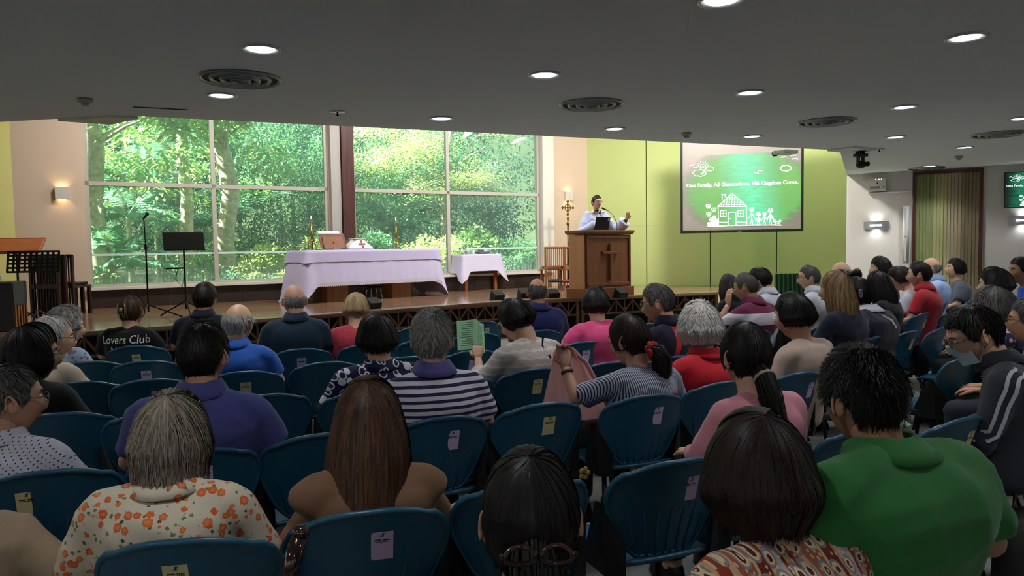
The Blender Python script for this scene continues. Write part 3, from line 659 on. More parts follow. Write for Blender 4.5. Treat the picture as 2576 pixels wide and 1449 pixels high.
def on_altar(u, v): p = altar_pt(u, v); return (p[0], p[1], AZ)
# book stand with service book
x, y, z = on_altar(.62, .30); b = empty('book_stand', (x, y, z), AA, 'brown wooden missal stand holding an open book on the altar', 'book stand')
tilt = Matrix.Rotation(R(-22), 3, 'X')
MB().box((0, 0, .008), (.5, .26, .016)).build('foot', M_woodd, b)
MB().box((0, -.05, .16), (.50, .02, .28), tilt).build('back_board', M_woodm, b, bevel=.004)
MB().box((0, -.085, .13), (.40, .012, .22), tilt).build('front_panel', wood('stand_wood', '#7a4a30', '#8f5a3c'), b, bevel=.003)
MB().bar((-.01, -.098, .15), (.01, -.1, .11), .006).bar((-.012, -.1, .112), (.012, -.1, .112), .005).build('carved_mark', M_woodd, b)
MB().box((0, .06, .20), (.42, .05, .30), Matrix.Rotation(R(-28), 3, 'X')).build('open_book', plain('book_pages', '#bfe0e0', .8), b, bevel=.004)
# veiled chalice
x, y, z = on_altar(1.18, .36); b = empty('veiled_chalice', (x, y, z), AA, 'chalice under a white veil embroidered with a red cross', 'chalice')
MB().loft([((0, 0, 0), .30, .22), ((0, 0, .04), .27, .2), ((0, 0, .12), .17, .14), ((0, 0, .17), .125, .11), ((0, 0, .185), .12, .105)], 28, pw=.75).build('veil', plain('veil_silk', '#dcd4d6', .7), b, True)
MB().box((0, 0, .194), (.25, .22, .014)).build('burse', plain('burse_silk', '#c9c6bd', .7), b, bevel=.004)
M_red = plain('red_thread', '#b0574f', .8)
cr_ = MB().bar((0, -.212, .035), (0, -.128, .155), .016, .008).bar((-.055, -.172, .10), (.055, -.172, .10), .008, .016)
for q in ((-.048, .1), (.048, .1), (0, .048), (0, .152)): cr_.box((q[0], -.172 + (q[1] - .1) * .7, q[1]), (.03, .010, .026))
cr_.build('embroidered_cross', M_red, b)
# candle stands
for u, w_ in ((.30, 'left of the missal stand'), (2.05, 'right of the veiled chalice')):
    x, y, z = on_altar(u, .42); b = empty('candlestick', (x, y, z), AA, 'tall slim brass altar candlestick with burning candle ' + w_, 'candlestick', 'altar candlesticks')
    MB().tube([(0, 0, .0), (0, 0, .50)], .018, 12).build('shaft', M_brass, b, True)
    MB().lathe([(.05, .16), (.055, .17), (.03, .18), (.02, .2)], seg=16).build('collar', M_brass, b, True)
    for k in range(3):
        a = 2 * PI * k / 3; MB().tube([(.045 * math.cos(a), .045 * math.sin(a), .17), (.07 * math.cos(a), .07 * math.sin(a), .08), (.085 * math.cos(a), .085 * math.sin(a), 0)], .007, 6).build('foot', M_brass, b, True)
    MB().lathe([(.022, .50), (.026, .53), (.015, .56), (.012, .565)], seg=12).build('follower', M_chrome, b, True)
    MB().lathe([(.004, .565), (.009, .58), (.005, .60), (.001, .615)], seg=8).build('flame', emit('candle_flame', '#ffe7b0', 8), b, True)
# credence table
CX, CY = -.60, 15.98; CA = R(39)
c_, s_ = math.cos(CA), math.sin(CA)
t = FR(-1.02 + .5 * c_ - .3 * s_, 15.6 + .5 * s_ + .3 * c_, CA, 'credence_table', 'small side table with four tapering red-brown legs', 'table')
MB().box((0, 0, .755), (1.0, .58, .04)).build('table_top', M_woodm, t)
M_redw = wood('red_brown_wood', '#8a4a26', '#a55d33', .4)
for a in (-1, 1):
    for b_ in (-1, 1): MB().box((a * .40, b_ * .22, .37), (.062, .062, .74), taper=1.25).build('leg', M_redw, t)
mb, P = drape(1.02, .60, .782, (.36, .40, .36, .40), .06, .006, seed=9, corner=.22, nper=30)
cl2 = mb.build('credence_cloth', plain('credence_linen', '#cdc8e2', .85, bump=.1, bs=350), None, True, loc=t.location, rot=(0, 0, CA)); tag(cl2, 'white cloth with pointed corners over the small side table', 'tablecloth')
CZ = STAGE + .79
def on_cred(u, v): return (t.location.x + u * c_ - v * s_, t.location.y + u * s_ + v * c_, CZ)
M_clear = NT('clear_glass'); M_clear.set(Base_Color=(.9, .95, .95), Roughness=.05, Alpha=.45); M_clear = M_clear.m
for u, w_ in ((-.40, 'at the corner of the side table'), (-.30, 'next to the wine cruet')):
    g_ = empty('chalice', on_cred(u, -.05), 0, 'small silver chalice ' + w_, 'chalice', 'chalices on the side table')
    MB().lathe([(.035, 0), (.03, .006), (.009, .02), (.007, .07), (.012, .08), (.02, .09)], seg=14).build('stem', M_chrome, g_, True)
    MB().lathe([(.012, .085), (.03, .10), (.036, .15), (.034, .15), (.027, .105), (.0, .095)], seg=14, caps=False).build('bowl', M_chrome, g_, True)
g_ = empty('wine_cruet', on_cred(-.17, 0), 0, 'glass cruet with dark wine on the side table', 'bottle')
MB().lathe([(.04, 0), (.045, .02), (.045, .09), (.02, .12), (.018, .15), (.024, .16)], seg=16, caps=False).build('glass', M_clear, g_, True)
MB().lathe([(.041, .004), (.041, .05), (0, .05)], seg=16).build('wine', plain('dark_wine', '#12080a', .1), g_, True)
MB().ell((0, 0, .172), (.014, .014, .016)).build('stopper', M_clear, g_, True)
g_ = empty('water_cruet', on_cred(-.02, 0), 0, 'clear glass water cruet on the side table', 'bottle')
MB().lathe([(.032, 0), (.036, .02), (.034, .07), (.014, .10), (.014, .12), (.018, .13)], seg=16, caps=False).build('glass', M_clear, g_, True)
MB().ell((0, 0, .138), (.01, .01, .012)).build('stopper', M_clear, g_, True)
g_ = empty('serving_tray', on_cred(.22, -.02), CA, 'flat dark tray with a folded napkin on the side table', 'tray')
MB().lathe([(.13, 0), (.16, .02), (.17, .045), (.165, .045), (.15, .02), (0, .012)], seg=24, caps=False).build('bowl', plain('pewter', '#6b6d70', .35, .7), g_, True)
MB().add([(-.02, -.12, .05), (.16, -.12, .02), (.2, .02, .05), (.05, .06, .09), (.08, -.14, .085)], [(0, 1, 4), (1, 2, 4), (2, 3, 4), (3, 0, 4)]).build('napkin', M_cloth, g_)
g_ = empty('tissue_box', on_cred(.36, .12), CA, 'small red box with white tissue pulled out on the side table', 'box')
MB().box((0, 0, .04), (.24, .13, .08)).build('box', plain('box_red', '#9c6a5a', .6), g_, bevel=.004)
MB().add([(-.07, -.02, .08), (.07, -.02, .08), (.07, .03, .08), (-.07, .03, .08), (.03, 0, .15), (-.03, .01, .14)], [(0, 1, 4, 5), (1, 2, 4), (2, 3, 5, 4), (3, 0, 5)]).build('tissue', M_paper, g_)

# lectern
LA = R(39); t = FR(1.27, 12.74, LA, 'lectern', 'tall wooden lectern with a carved cross on its front panel', 'lectern')
LW, LD, LH = 1.18, .40, 1.20
M_oak = wood('lectern_oak', '#6d4023', '#7f4e2d', .38, 'Z', 4); M_oakl = wood('lectern_side_oak', '#9c6d42', '#b07f52', .38, 'Z', 4)
MB().box((LW / 2, LD / 2, .09), (LW + .08, LD + .08, .18)).build('plinth', M_oak, t, bevel=.008)
MB().box((LW / 2, LD / 2, .64), (LW, LD, .96)).build('body', M_oak, t, bevel=.004)
MB().box((.0 - .004, LD / 2, .64), (.01, LD - .01, .95)).build('side_panel', M_oakl, t)
MB().box((LW / 2, LD / 2, 1.14), (LW + .06, LD + .06, .03)).box((LW / 2, LD / 2, 1.175), (LW + .10, LD + .10, .05)).build('top_board', M_oak, t, bevel=.006)
fm = MB()
for x0, x1, z0, z1 in ((.03, LW - .03, 1.06, 1.10), (.03, LW - .03, .22, .27), (.03, .07, .22, 1.1), (LW - .07, LW - .03, .22, 1.1)): fm.box(((x0 + x1) / 2, -.012, (z0 + z1) / 2), (x1 - x0, .025, z1 - z0))
fm.build('panel_frame', M_oak, t, bevel=.004)
MB().box((LW * .52, -.02, .64), (.045, .05, .66)).box((LW * .52, -.022, .80), (.40, .05, .05)).build('carved_cross', M_oak, t, bevel=.006)
TZ_ = STAGE + LH + .002
def on_lect(u, v): return (1.27 + u * math.cos(LA) - v * math.sin(LA), 12.74 + u * math.sin(LA) + v * math.cos(LA), TZ_)
b = empty('laptop', on_lect(.55, .14), LA, 'open black laptop on the lectern, its lid towards the hall', 'laptop')
MB().box((0, .10, .008), (.36, .22, .014)).build('keyboard_base', M_black, b, bevel=.003)
MB().box((0, -.035, .12), (.36, .01, .235), Matrix.Rotation(R(14), 3, 'X')).build('lid', plain('laptop_lid', '#0d0e13', .35, .3), b, bevel=.003)
MB().box((.145, -.058, .19), (.05, .003, .05), Matrix.Rotation(R(14), 3, 'X')).build('sticker', plain('sticker_grey', '#9a8fae', .6), b)
b = empty('gooseneck_microphone', on_lect(.93, .10), LA, 'thin gooseneck microphone bending over the lectern', 'microphone')
MB().lathe([(.03, 0), (.03, .012), (.012, .02)], seg=14).build('base', M_black, b, True)
MB().tube([(0, 0, .01), (-.02, 0, .15), (-.09, .02, .28), (-.19, .04, .35), (-.25, .05, .37)], .005, 6).build('neck', M_black, b, True)
MB().tube([(-.22, .045, .362), (-.33, .065, .40)], [.011, .015], 10).build('capsule', M_black, b, True)

# stage monitors
for x, y, a, w_ in ((-2.17, 11.45, 50, 'behind the blond head'), (-.26, 12.85, 42, 'at the bend of the stage front'), (.22, 13.3, 30, 'left of the balding head'), (.72, 13.1, 25, 'right of the balding head'), (1.92, 13.0, 42, 'in front of the lectern plinth')):
    b = FR(x, y, R(a), 'stage_monitor', 'small black wedge loudspeaker on the stage ' + w_, 'speaker', 'stage monitors')
    b.scale = (.68, .68, .72); wd = MB(); wd.add([(-.16, -.1, 0), (.16, -.1, 0), (.16, .14, 0), (-.16, .14, 0), (-.16, -.13, .13), (.16, -.13, .13), (.16, .06, .25), (-.16, .06, .25)], [(0, 3, 2, 1), (4, 5, 6, 7), (0, 1, 5, 4), (1, 2, 6, 5), (2, 3, 7, 6), (3, 0, 4, 7)]); wd.build('cabinet', plain('monitor_black', '#060608', .8), b, bevel=.01)
    MB().add([(-.14, .068, .24), (.14, .068, .24), (.14, .142, .03), (-.14, .142, .03)], [(0, 1, 2, 3)]).build('grille', plain('monitor_grille', '#141420', .7, bump=.4, bs=700), b)
# music stand, microphone stand
def tripod(b, h, r_, mat, hub=.22):
    for k in range(3):
        a = 2 * PI * k / 3 + .5; MB().tube([(0, 0, hub), (r_ * math.cos(a), r_ * math.sin(a), .015)], .011, 6).build('leg', mat, b)
        MB().ell((r_ * math.cos(a), r_ * math.sin(a), .015), (.018, .018, .014), 8, 6).build('rubber_foot', M_black, b, True)
b = FR(-4.78, 10.75, R(35), 'music_stand', 'black solid-plate music stand with a small shelf on its pole', 'music stand')
tripod(b, 1.0, .36, M_blackm); MB().tube([(0, 0, .1), (0, 0, 1.0)], .013, 8).build('pole', M_blackm, b)
MB().box((0, -.03, 1.09), (.56, .012, .27), Matrix.Rotation(R(-14), 3, 'X')).build('desk', M_black, b, bevel=.008); MB().box((0, -.09, .96), (.54, .06, .012)).build('ledge', M_black, b)
MB().box((-.14, -.04, .70), (.26, .16, .025)).build('accessory_shelf', M_black, b, bevel=.005)
MB().tube([(-.1, -.06, .69), (-.14, -.07, .55), (-.05, -.04, .42), (-.01, -.01, .6)], .005, 6).build('cable', M_black, b, True)
b = FR(-5.11, 10.3, 0, 'microphone_stand', 'thin black microphone stand with tripod feet, microphone on top', 'microphone stand')
tripod(b, 1.0, .42, M_blackm, .2); MB().tube([(0, 0, .1), (0, 0, 1.0)], .012, 8).tube([(0, 0, .95), (-.01, 0, 1.42)], .008, 8).build('pole', M_blackm, b)
MB().lathe([(.022, .98), (.024, 1.0), (.022, 1.05), (.012, 1.06)], seg=10).build('clutch', M_black, b, True)
MB().tube([(-.02, 0, 1.40), (.05, -.03, 1.46)], [.012, .018], 10).ell((.058, -.033, 1.468), (.026, .026, .026), 10, 8).build('microphone', M_black, b, True)
# left corner: keyboard cabinet with gear, wooden stand, perforated stand
b = FR(-6.62, 9.05, R(18), 'audio_cabinet', 'black equipment cabinet with orange timber slats low on its side', 'cabinet')
MB().box((0, 0, .30), (.95, .55, .60)).build('case', M_black, b, bevel=.008)
for k in range(5): MB().box((.40 - k * .0 + .082, -.22 + k * .105, .15), (.02, .05, .30)).build('slat', wood('orange_slat', '#7d4a22', '#9c6431'), b)
MB().box((.478, 0, .45), (.012, .52, .28)).build('side_panel', plain('grey_panel', '#2a2d33', .6), b)
b2 = FR(-6.45, 9.0, R(18), 'audio_interface', 'small silver mixer box with cables on the black cabinet', 'electronics', z=STAGE + .605)
MB().box((0, 0, .04), (.28, .2, .07)).build('case', plain('mixer_silver', '#8c9294', .4, .4), b2, bevel=.006)
for k in range(4): MB().lathe([(.012, 0), (.012, .016), (0, .016)], (-.09 + .06 * k, -.04, .076), 10).build('knob', M_black, b2, True)
MB().tube([(-.1, .08, .04), (-.25, .1, .12), (-.3, -.05, .15), (-.2, -.15, .04), (-.35, -.1, .01)], .007, 6).build('cable', M_black, b2, True)
b = FR(-6.55, 9.75, R(20), 'wooden_music_stand', 'tilted orange-brown wooden music desk on a black pole', 'music stand')
tripod(b, 1.0, .3, M_blackm); MB().tube([(0, 0, .1), (0, 0, 1.0)], .014, 8).build('pole', M_blackm, b)
Mt = Matrix.Rotation(R(-62), 3, 'X'); M_ow = wood('orange_wood', '#9a4f26', '#b5653a', .35, 'X')
MB().box((0, 0, 1.05), (.62, .018, .42), Mt).build('desk', M_ow, b, bevel=.02); MB().box((0, -.20, .965), (.5, .03, .04)).build('ledge', M_ow, b, bevel=.004)
b = FR(-6.2, 9.55, R(25), 'perforated_music_stand', 'black music stand with a plate full of round holes', 'music stand')
tripod(b, 1.0, .3, M_blackm); MB().tube([(0, 0, .1), (0, 0, .78)], .013, 8).build('pole', M_blackm, b)
Mp = Matrix.Rotation(R(-30), 3, 'X'); pl = MB(); W_, H_ = .56, .30; nxh, nzh = 9, 5
for i in range(nxh + 1): pl.box(Mp @ Vector((-W_ / 2 + W_ * i / nxh, 0, 0)) + Vector((0, 0, .84)), (.028, .006, H_), Mp)
for j in range(nzh + 1): pl.box(Mp @ Vector((0, 0, -H_ / 2 + H_ * j / nzh)) + Vector((0, 0, .84)), (W_ + .02, .006, .026), Mp)
pl.build('perforated_plate', M_blackm, b); MB().box((0, -.1, .71), (.5, .07, .01)).build('ledge', M_blackm, b)
# slatted chairs
def slat_chair(x, y, rz, mat, label, cush, z=STAGE):
    b = FR(x, y, rz, 'slatted_chair', label, 'chair', 'slat-back wooden chairs', z)
    fr_ = MB().box((-.21, .2, .46), (.045, .05, .92)).box((.21, .2, .46), (.045, .05, .92)).box((0, .2, .90), (.46, .05, .05)).box((0, .2, .45), (.42, .045, .07)).build('back_frame', mat, b, bevel=.01)
    for k in range(8): MB().box((-.155 + k * .0443, .2, .66), (.014, .022, .46)).build('slat', mat, b)
    for k in range(8): MB().box((-.155 + k * .0443, .2, .22), (.014, .022, .38)).build('slat', mat, b)
    for q in (-1, 1): MB().box((q * .20, -.2, .22), (.045, .045, .44)).build('leg', mat, b)
    MB().box((0, 0, .43), (.45, .44, .04)).build('seat', mat, b, bevel=.006); MB().box((0, -.01, .475), (.40, .38, .05)).build('cushion', cush, b, bevel=.02)
M_cr = plain('red_leather', '#6e1a22', .4); M_cb = plain('black_leather', '#17171a', .35)
M_chw = wood('chair_oak', '#7a4a2a', '#93603a', .35)
slat_chair(.90, 16.25, R(180 + 12), M_chw, 'oak slat-back chair below the end of the windows', M_cr)
slat_chair(1.30, 15.95, R(180 + 12), M_chw, 'oak slat-back chair half hidden by the lectern', M_cr)
for i, (dx, dy) in enumerate(((0, 0), (.06, .08), (.12, .16))):
    slat_chair(-6.98 + dx, 11.2 + dy, R(177), M_woodd, ['dark slat-back chair at the front of the stack by the beige wall', 'dark slat-back chair in the middle of the stack by the beige wall', 'dark slat-back chair at the back of the stack by the beige wall'][i], M_cb)
def stool(x, y, rz, mat, label):
    b = FR(x, y, rz, 'kneeler', label, 'stool', 'small padded kneelers')
    MB().box((0, 0, .2), (.3, .2, .07)).build('cushion', mat, b, True, bevel=.03)
    for q in (-1, 1):
        for v in (-1, 1): MB().tube([(q * .1, v * .08, .18), (q * .12, v * .1, 0)], .012, 6).build('leg', M_chrome, b)
stool(.92, 15.6, R(10), M_cb, 'black padded kneeler in front of the oak chair'); stool(1.2, 15.35, R(10), M_cr, 'red padded kneeler beside the lectern'); stool(-2.62, 13.9, AA, M_cb, 'black padded kneeler behind the altar pedestals')
# processional cross
b = FR(1.27, 16.45, WA, 'processional_cross', 'brass ring cross on a tall pole in a wooden stand', 'cross')
MB().tube([(0, 0, .1), (0, 0, 1.5)], .018, 10).build('pole', M_woodd, b, True)
MB().lathe([(.02, 1.38), (.04, 1.42), (.02, 1.46), (.014, 1.5), (.03, 1.54), (.012, 1.58), (.012, 1.64)], seg=14).build('knop', M_brass, b, True)
crs = MB().box((0, 0, 1.77), (.03, .016, .28)).box((0, 0, 1.78), (.27, .016, .03))
for q, z_ in ((-.14, 1.78), (.14, 1.78), (0, 1.92), (0, 1.63)):
    crs.box((q, 0, z_), (.055, .018, .055), Matrix.Rotation(R(45), 3, 'Y'))
crs.tube([(.075 * math.cos(2 * PI * k / 24), 0, 1.78 + .075 * math.sin(2 * PI * k / 24)) for k in range(24)], .011, 6, closed=True).build('ring_cross', M_brass, b, bevel=0)
MB().box((0, 0, .03), (.34, .34, .06)).build('foot', M_woodm, b, bevel=.01); MB().box((0, 0, .45), (.22, .06, .06)).box((0, 0, .52), (.14, .08, .03)).build('bracket', M_woodm, b)
# green draped frame beside the lime wall
b = FR(5.05, 13.0, R(-20), 'draped_stand', 'low stand hung with dark green cloth before the lime wall', 'stand', z=0)
gd = MB(); gd.grid([[(-.35 + .7 * i / 40, .03 * math.sin(i * 1.5), z_) for i in range(41)] for z_ in (.05, .5, .99)]); gd.build('green_drape', plain('green_drape', '#2c5a3a', .8), b, True)
MB().tube([(-.37, 0, 0), (-.37, 0, 1.0), (.37, 0, 1.0), (.37, 0, 0)], .014, 8).build('frame', plain('green_metal', '#3a5a40', .5), b)
# ================================================================ garden outside the windows
OUT = -WN
def outside(s, d, z=0.0): p = W0 + WD * s + OUT * d; return Vector((p.x, p.y, z))
def leafmat(name, dark, mid, light, trans=.4):
    m = NT(name); a = m.n('Attribute', attribute_name='tint').outputs['Fac']
    c_ = m.n('HueSaturation', i_Saturation=.80, i_Color=m.ramp(a, [(0, lin(dark)), (.5, lin(mid)), (1, lin(light))])).outputs[0]; m.set(Base_Color=c_, Roughness=.45); m.set(Specular_IOR_Level=.4)
    tl_ = m.n('BsdfTranslucent'); m.put(tl_.inputs[0], m.mix(.5, c_, lin(light))); mx = m.n('MixShader', i_0=trans)
    m.t.links.new(m.b.outputs[0], mx.inputs[1]); m.t.links.new(tl_.outputs[0], mx.inputs[2]); m.t.links.new(mx.outputs[0], m.o.inputs[0]); return m.m
ML_broad = leafmat('broad_leaf', '#437e34', '#72b046', '#b0d668'); ML_fine = leafmat('fine_leaf', '#26603f', '#47895a', '#7db96c')
ML_lime = leafmat('lime_leaf', '#6f9a35', '#a9c650', '#e0e08a', .5); ML_palm = leafmat('palm_leaf', '#296a52', '#4a9170', '#86bd86'); ML_dark = leafmat('deep_leaf', '#1a4a36', '#2c6a4a', '#4a8f58')
m = NT('bark'); n_ = m.noise(9, detail=8, rough=.7); m.set(Base_Color=m.ramp(n_, [(.3, lin('#857f6c')), (.6, lin('#c0b598')), (.8, lin('#ded4ba'))]), Roughness=.85); m.bump(n_, .5, .02); M_bark = m.m
def leaf_mesh(name, C, A, Nn, size, aspect, mat, tint):
    """C centres, A leaf axis, Nn approximate normals, all (N,3)"""
    A = A / (np.linalg.norm(A, axis=1, keepdims=True) + 1e-9); S_ = np.cross(A, Nn); S_ /= (np.linalg.norm(S_, axis=1, keepdims=True) + 1e-9); Nv = np.cross(S_, A)
    L_ = size[:, None]; w_ = L_ * aspect
    V = np.stack([C, C + A * L_ * .45 + S_ * w_ * .5 + Nv * L_ * .06, C + A * L_ - Nv * L_ * .08, C + A * L_ * .45 - S_ * w_ * .5 + Nv * L_ * .06], 1).reshape(-1, 3)
    N_ = len(C); me = bpy.data.meshes.new(name); me.vertices.add(4 * N_); me.vertices.foreach_set('co', V.astype(np.float32).ravel())
    me.loops.add(4 * N_); me.loops.foreach_set('vertex_index', np.arange(4 * N_, dtype=np.int32)); me.polygons.add(N_)
    me.polygons.foreach_set('loop_start', np.arange(0, 4 * N_, 4, dtype=np.int32)); me.update(calc_edges=True)
    at = me.attributes.new('tint', 'FLOAT', 'POINT'); at.data.foreach_set('value', np.repeat(tint, 4).astype(np.float32)); me.materials.append(mat); return me
def crown(name, rad, clumps, rc, n, size, aspect, mat, seed, flat=1.0, droop=.3, shell=.55):
    g = np.random.default_rng(seed); d = g.normal(size=(clumps, 3)); d /= np.linalg.norm(d, axis=1, keepdims=True)
    cc = d * (g.uniform(shell, 1, (clumps, 1)) ** .6) * np.array(rad); idx = g.integers(0, clumps, n)
    u = g.normal(size=(n, 3)); u /= np.linalg.norm(u, axis=1, keepdims=True); rr = rc * g.uniform(.55, 1.1, (n, 1))
    u2 = u * np.array([1, 1, flat]); C = cc[idx] + u2 * rr * g.uniform(.8, 1.3, clumps)[idx][:, None]
    A = u * .8 + g.normal(size=(n, 3)) * .6 + np.array([0, 0, -droop]); Nn = np.array([0, 0, 1.0]) + g.normal(size=(n, 3)) * .45
    tint = np.clip(.45 + .25 * g.normal(size=n) + .25 * (g.uniform(-1, 1, clumps)[idx]), 0, 1)
    return leaf_mesh(name, C, A, Nn, size * g.uniform(.6, 1.25, n), aspect, mat, tint)
def trunk(pts, r_, name='trunk', parent=None, seg=12):
    mb = MB(); P = [Vector(p) for p in pts]; Q = []; rr = []
    for i in range(len(P) - 1):
        for k in range(5):
            f = k / 5; Q.append(P[i].lerp(P[i + 1], f)); rr.append((r_[i] * (1 - f) + r_[i + 1] * f) * (1 + .06 * math.sin(i * 5 + k * 2.1)))
    Q.append(P[-1]); rr.append(r_[-1])
    sm_ = [Q[0]] + [(Q[i - 1] + Q[i] * 2 + Q[i + 1]) / 4 for i in range(1, len(Q) - 1)] + [Q[-1]]
    mb.tube(sm_, rr, seg); return mb.build(name, M_bark, parent, True)
# ground
gb = MB(); rows_ = []
for j in range(9):
    d = .2 + j * 2.6; rows_.append([tuple(outside(-14 + i * 3, d, .15 + (.0 if d < 5 else (d - 5) * .16) + (max(0, d - 13)) * .75 + .1 * math.sin(i * 1.7 + j))) for i in range(14)])
gb.grid(rows_); m = NT('garden_soil'); m.set(Base_Color=m.mix(m.noise(3), lin('#2f3d22'), lin('#4a5a30')), Roughness=.95); o = gb.build('ground', m.m, None, True); tag(o, kind='structure')
# broad-leaved trees by the window
def at_tree(u, Y): return Vector((u * Y, Y, 0))
def branch_leaves(rootobj, spots, size, n, mat, seed, name='foliage', spread=.42, aspect=.42, droop=.7):
    g = np.random.default_rng(seed); Cs = []; As = []
    for (c_, k_) in spots:
        c_ = np.array(c_); m_ = int(n * k_); a_ = g.uniform(0, 2 * PI, m_); rr = spread * np.sqrt(g.uniform(0, 1, m_))
        Cs.append(np.stack([c_[0] + rr * np.cos(a_), c_[1] + rr * np.sin(a_), c_[2] + g.normal(size=m_) * spread * .28 - rr * .25], 1)); As.append(np.stack([np.cos(a_), np.sin(a_), -droop * g.uniform(.2, 1.2, m_)], 1))
    C = np.concatenate(Cs); A = np.concatenate(As) + g.normal(size=(len(C), 3)) * .3; Nn = np.array([0, 0, 1.]) + g.normal(size=(len(C), 3)) * .35
    me = leaf_mesh(name, C, A, Nn, size * g.uniform(.6, 1.2, len(C)), aspect, mat, np.clip(.5 + .28 * g.normal(size=len(C)), 0, 1)); o = link(name, me, rootobj); o['kind'] = 'stuff'; return o
TREES = [((-.561, 15.5), [(0, 0, 0), (.05, 0, 1.2), (-.12, 0, 2.2), (.0, 0, 3.4), (-.1, 0, 5.5)], (.30, .24, .22, .22, .18), 'stout pale trunk tree at the left end of the windows', 11),
         ((-.438, 17.0), [(0, 0, 0), (-.05, 0, 1.5), (.02, 0, 2.6), (-.08, 0, 3.3), (.05, 0, 5.6)], (.17, .15, .14, .13, .10), 'slim pale trunk tree left of the first mullion', 23),
         ((-.383, 17.0), [(0, 0, 0), (-.1, 0, 1.6), (.1, 0, 2.6), (-.02, 0, 3.3), (-.25, 0, 4.2), (-.3, 0, 5.6)], (.22, .20, .20, .19, .17, .13), 'crooked pale trunk tree right of the first mullion', 37)]
for (u, Y), pts, rr, lab, sd in TREES:
    p = at_tree(u, Y); t = empty('tree', (p.x, p.y, .25), 0, lab, 'tree', 'broad-leaved trees by the window'); trunk(pts, rr, parent=t)
    g = random.Random(sd); spots = []
    for k in range(15):
        a = g.uniform(0, 2 * PI); d = g.uniform(.5, 1.7); z_ = g.uniform(3.1, 5.3) - d * .25; spots.append(((d * math.cos(a), d * math.sin(a) - .2, z_), g.uniform(.6, 1.3)))
    for k in range(5): 
        a = g.uniform(0, 2 * PI); sp = spots[k][0]; trunk([(0, 0, sp[2] - .6), (sp[0] * .5, sp[1] * .5, sp[2] - .2), sp], (.05, .03, .012), 'branch', t, 6)
    branch_leaves(t, spots, .20, 120, ML_broad, sd)
    low = [((g.uniform(-.55, .55), g.uniform(-.7, -.2), g.uniform(.3, 2.6)), g.uniform(.3, .7)) for _ in range(8)]
    branch_leaves(t, low, .17, 40, ML_broad, sd + 1, 'climbing_leaves', .28)
# tree with bright crown in the right-hand window
p = at_tree(-.091, 22.0); t = empty('tree', (p.x, p.y, .3), 0, 'straight pale trunk tree with sunlit layered crown in the second window', 'tree')
trunk([(0, 0, 0), (.02, 0, 2.2), (.05, 0, 3.0), (.2, 0, 4.2), (.4, 0, 5.6)], (.18, .16, .15, .12, .08), parent=t)
for e in ((-1.2, -.3, 3.6), (1.3, -.2, 4.2), (-.9, .2, 4.6), (.9, -.6, 3.4), (1.9, .2, 4.9)): trunk([(.05, 0, 2.7), (e[0] * .5, e[1] * .5, e[2] - .35), e], (.07, .045, .015), 'branch', t, 7)
g = random.Random(5); sp = []
for k in range(34):
    a = g.uniform(0, 2 * PI); d = g.uniform(.2, 2.3); sp.append(((d * math.cos(a) - .5, d * math.sin(a) - .8, g.choice((2.9, 3.3, 3.7, 4.2, 4.7)) + g.uniform(-.1, .1)), g.uniform(.7, 1.4)))
branch_leaves(t, sp, .075, 480, ML_lime, 8, 'foliage', .55, .5, .2)
# bushy trees: three crowns shared between copies
CR = [crown('foliage', (1.9, 1.5, 2.6), 60, .55, 17000, .085, .5, ML_fine, 41), crown('foliage', (1.7, 1.4, 2.3), 50, .5, 15000, .09, .5, ML_fine, 42), crown('foliage', (2.0, 1.6, 2.4), 46, .6, 12000, .12, .45, ML_dark, 43)]
BUSH = [(3.3, 6.2, 2.7, 0, 'behind the left candlestick'), (5.2, 7.0, 2.8, 1, 'behind the timber column'), (2.0, 9.5, 3.2, 2, 'deep behind the crooked trunk'), (-1.0, 9.0, 3.2, 2, 'deep behind the stout trunk'), (6.6, 6.6, 2.2, 1, 'behind the veiled chalice'), (4.3, 10.5, 4.4, 2, 'high behind the column'), (7.6, 9.5, 3.6, 0, 'high behind the bright crown'), (9.8, 8.6, 3.2, 1, 'at the right end of the windows'), (8.9, 5.6, 1.9, 0, 'behind the side table'), (11.6, 7.2, 3.4, 2, 'beyond the right jamb'), (-3.2, 8.2, 3.2, 1, 'beyond the left jamb'), (.6, 12.0, 4.6, 2, 'far back between the palms'), (6.3, 13.0, 4.8, 2, 'far back in the middle'), (10.5, 12.5, 4.8, 2, 'far back on the right'), (-4, 12.5, 4.8, 2, 'far back on the left'), (3.4, 13.8, 5.2, 2, 'farthest back, left of the middle'), (-1, 14, 5.4, 2, 'farthest back on the left'), (8.6, 14.2, 5.4, 2, 'farthest back on the right')]
for i, (s, d, z_, k, w_) in enumerate(BUSH):
    q = outside(s, d, .3 + max(0, d - 5) * .15); t = empty('bushy_tree', q, i * 1.3, ('small-leaved bushy tree ' if k < 2 else 'dark dense tree ') + w_, 'tree', 'bushy trees in the garden')
    o = link('foliage', CR[k], t, (0, 0, z_)); o['kind'] = 'stuff'; o.scale = (1, 1, 1.05)
    trunk([(0, 0, 0), (.08, .05, z_ * .5), (-.05, 0, z_)], (.10, .07, .04), parent=t, seg=8)
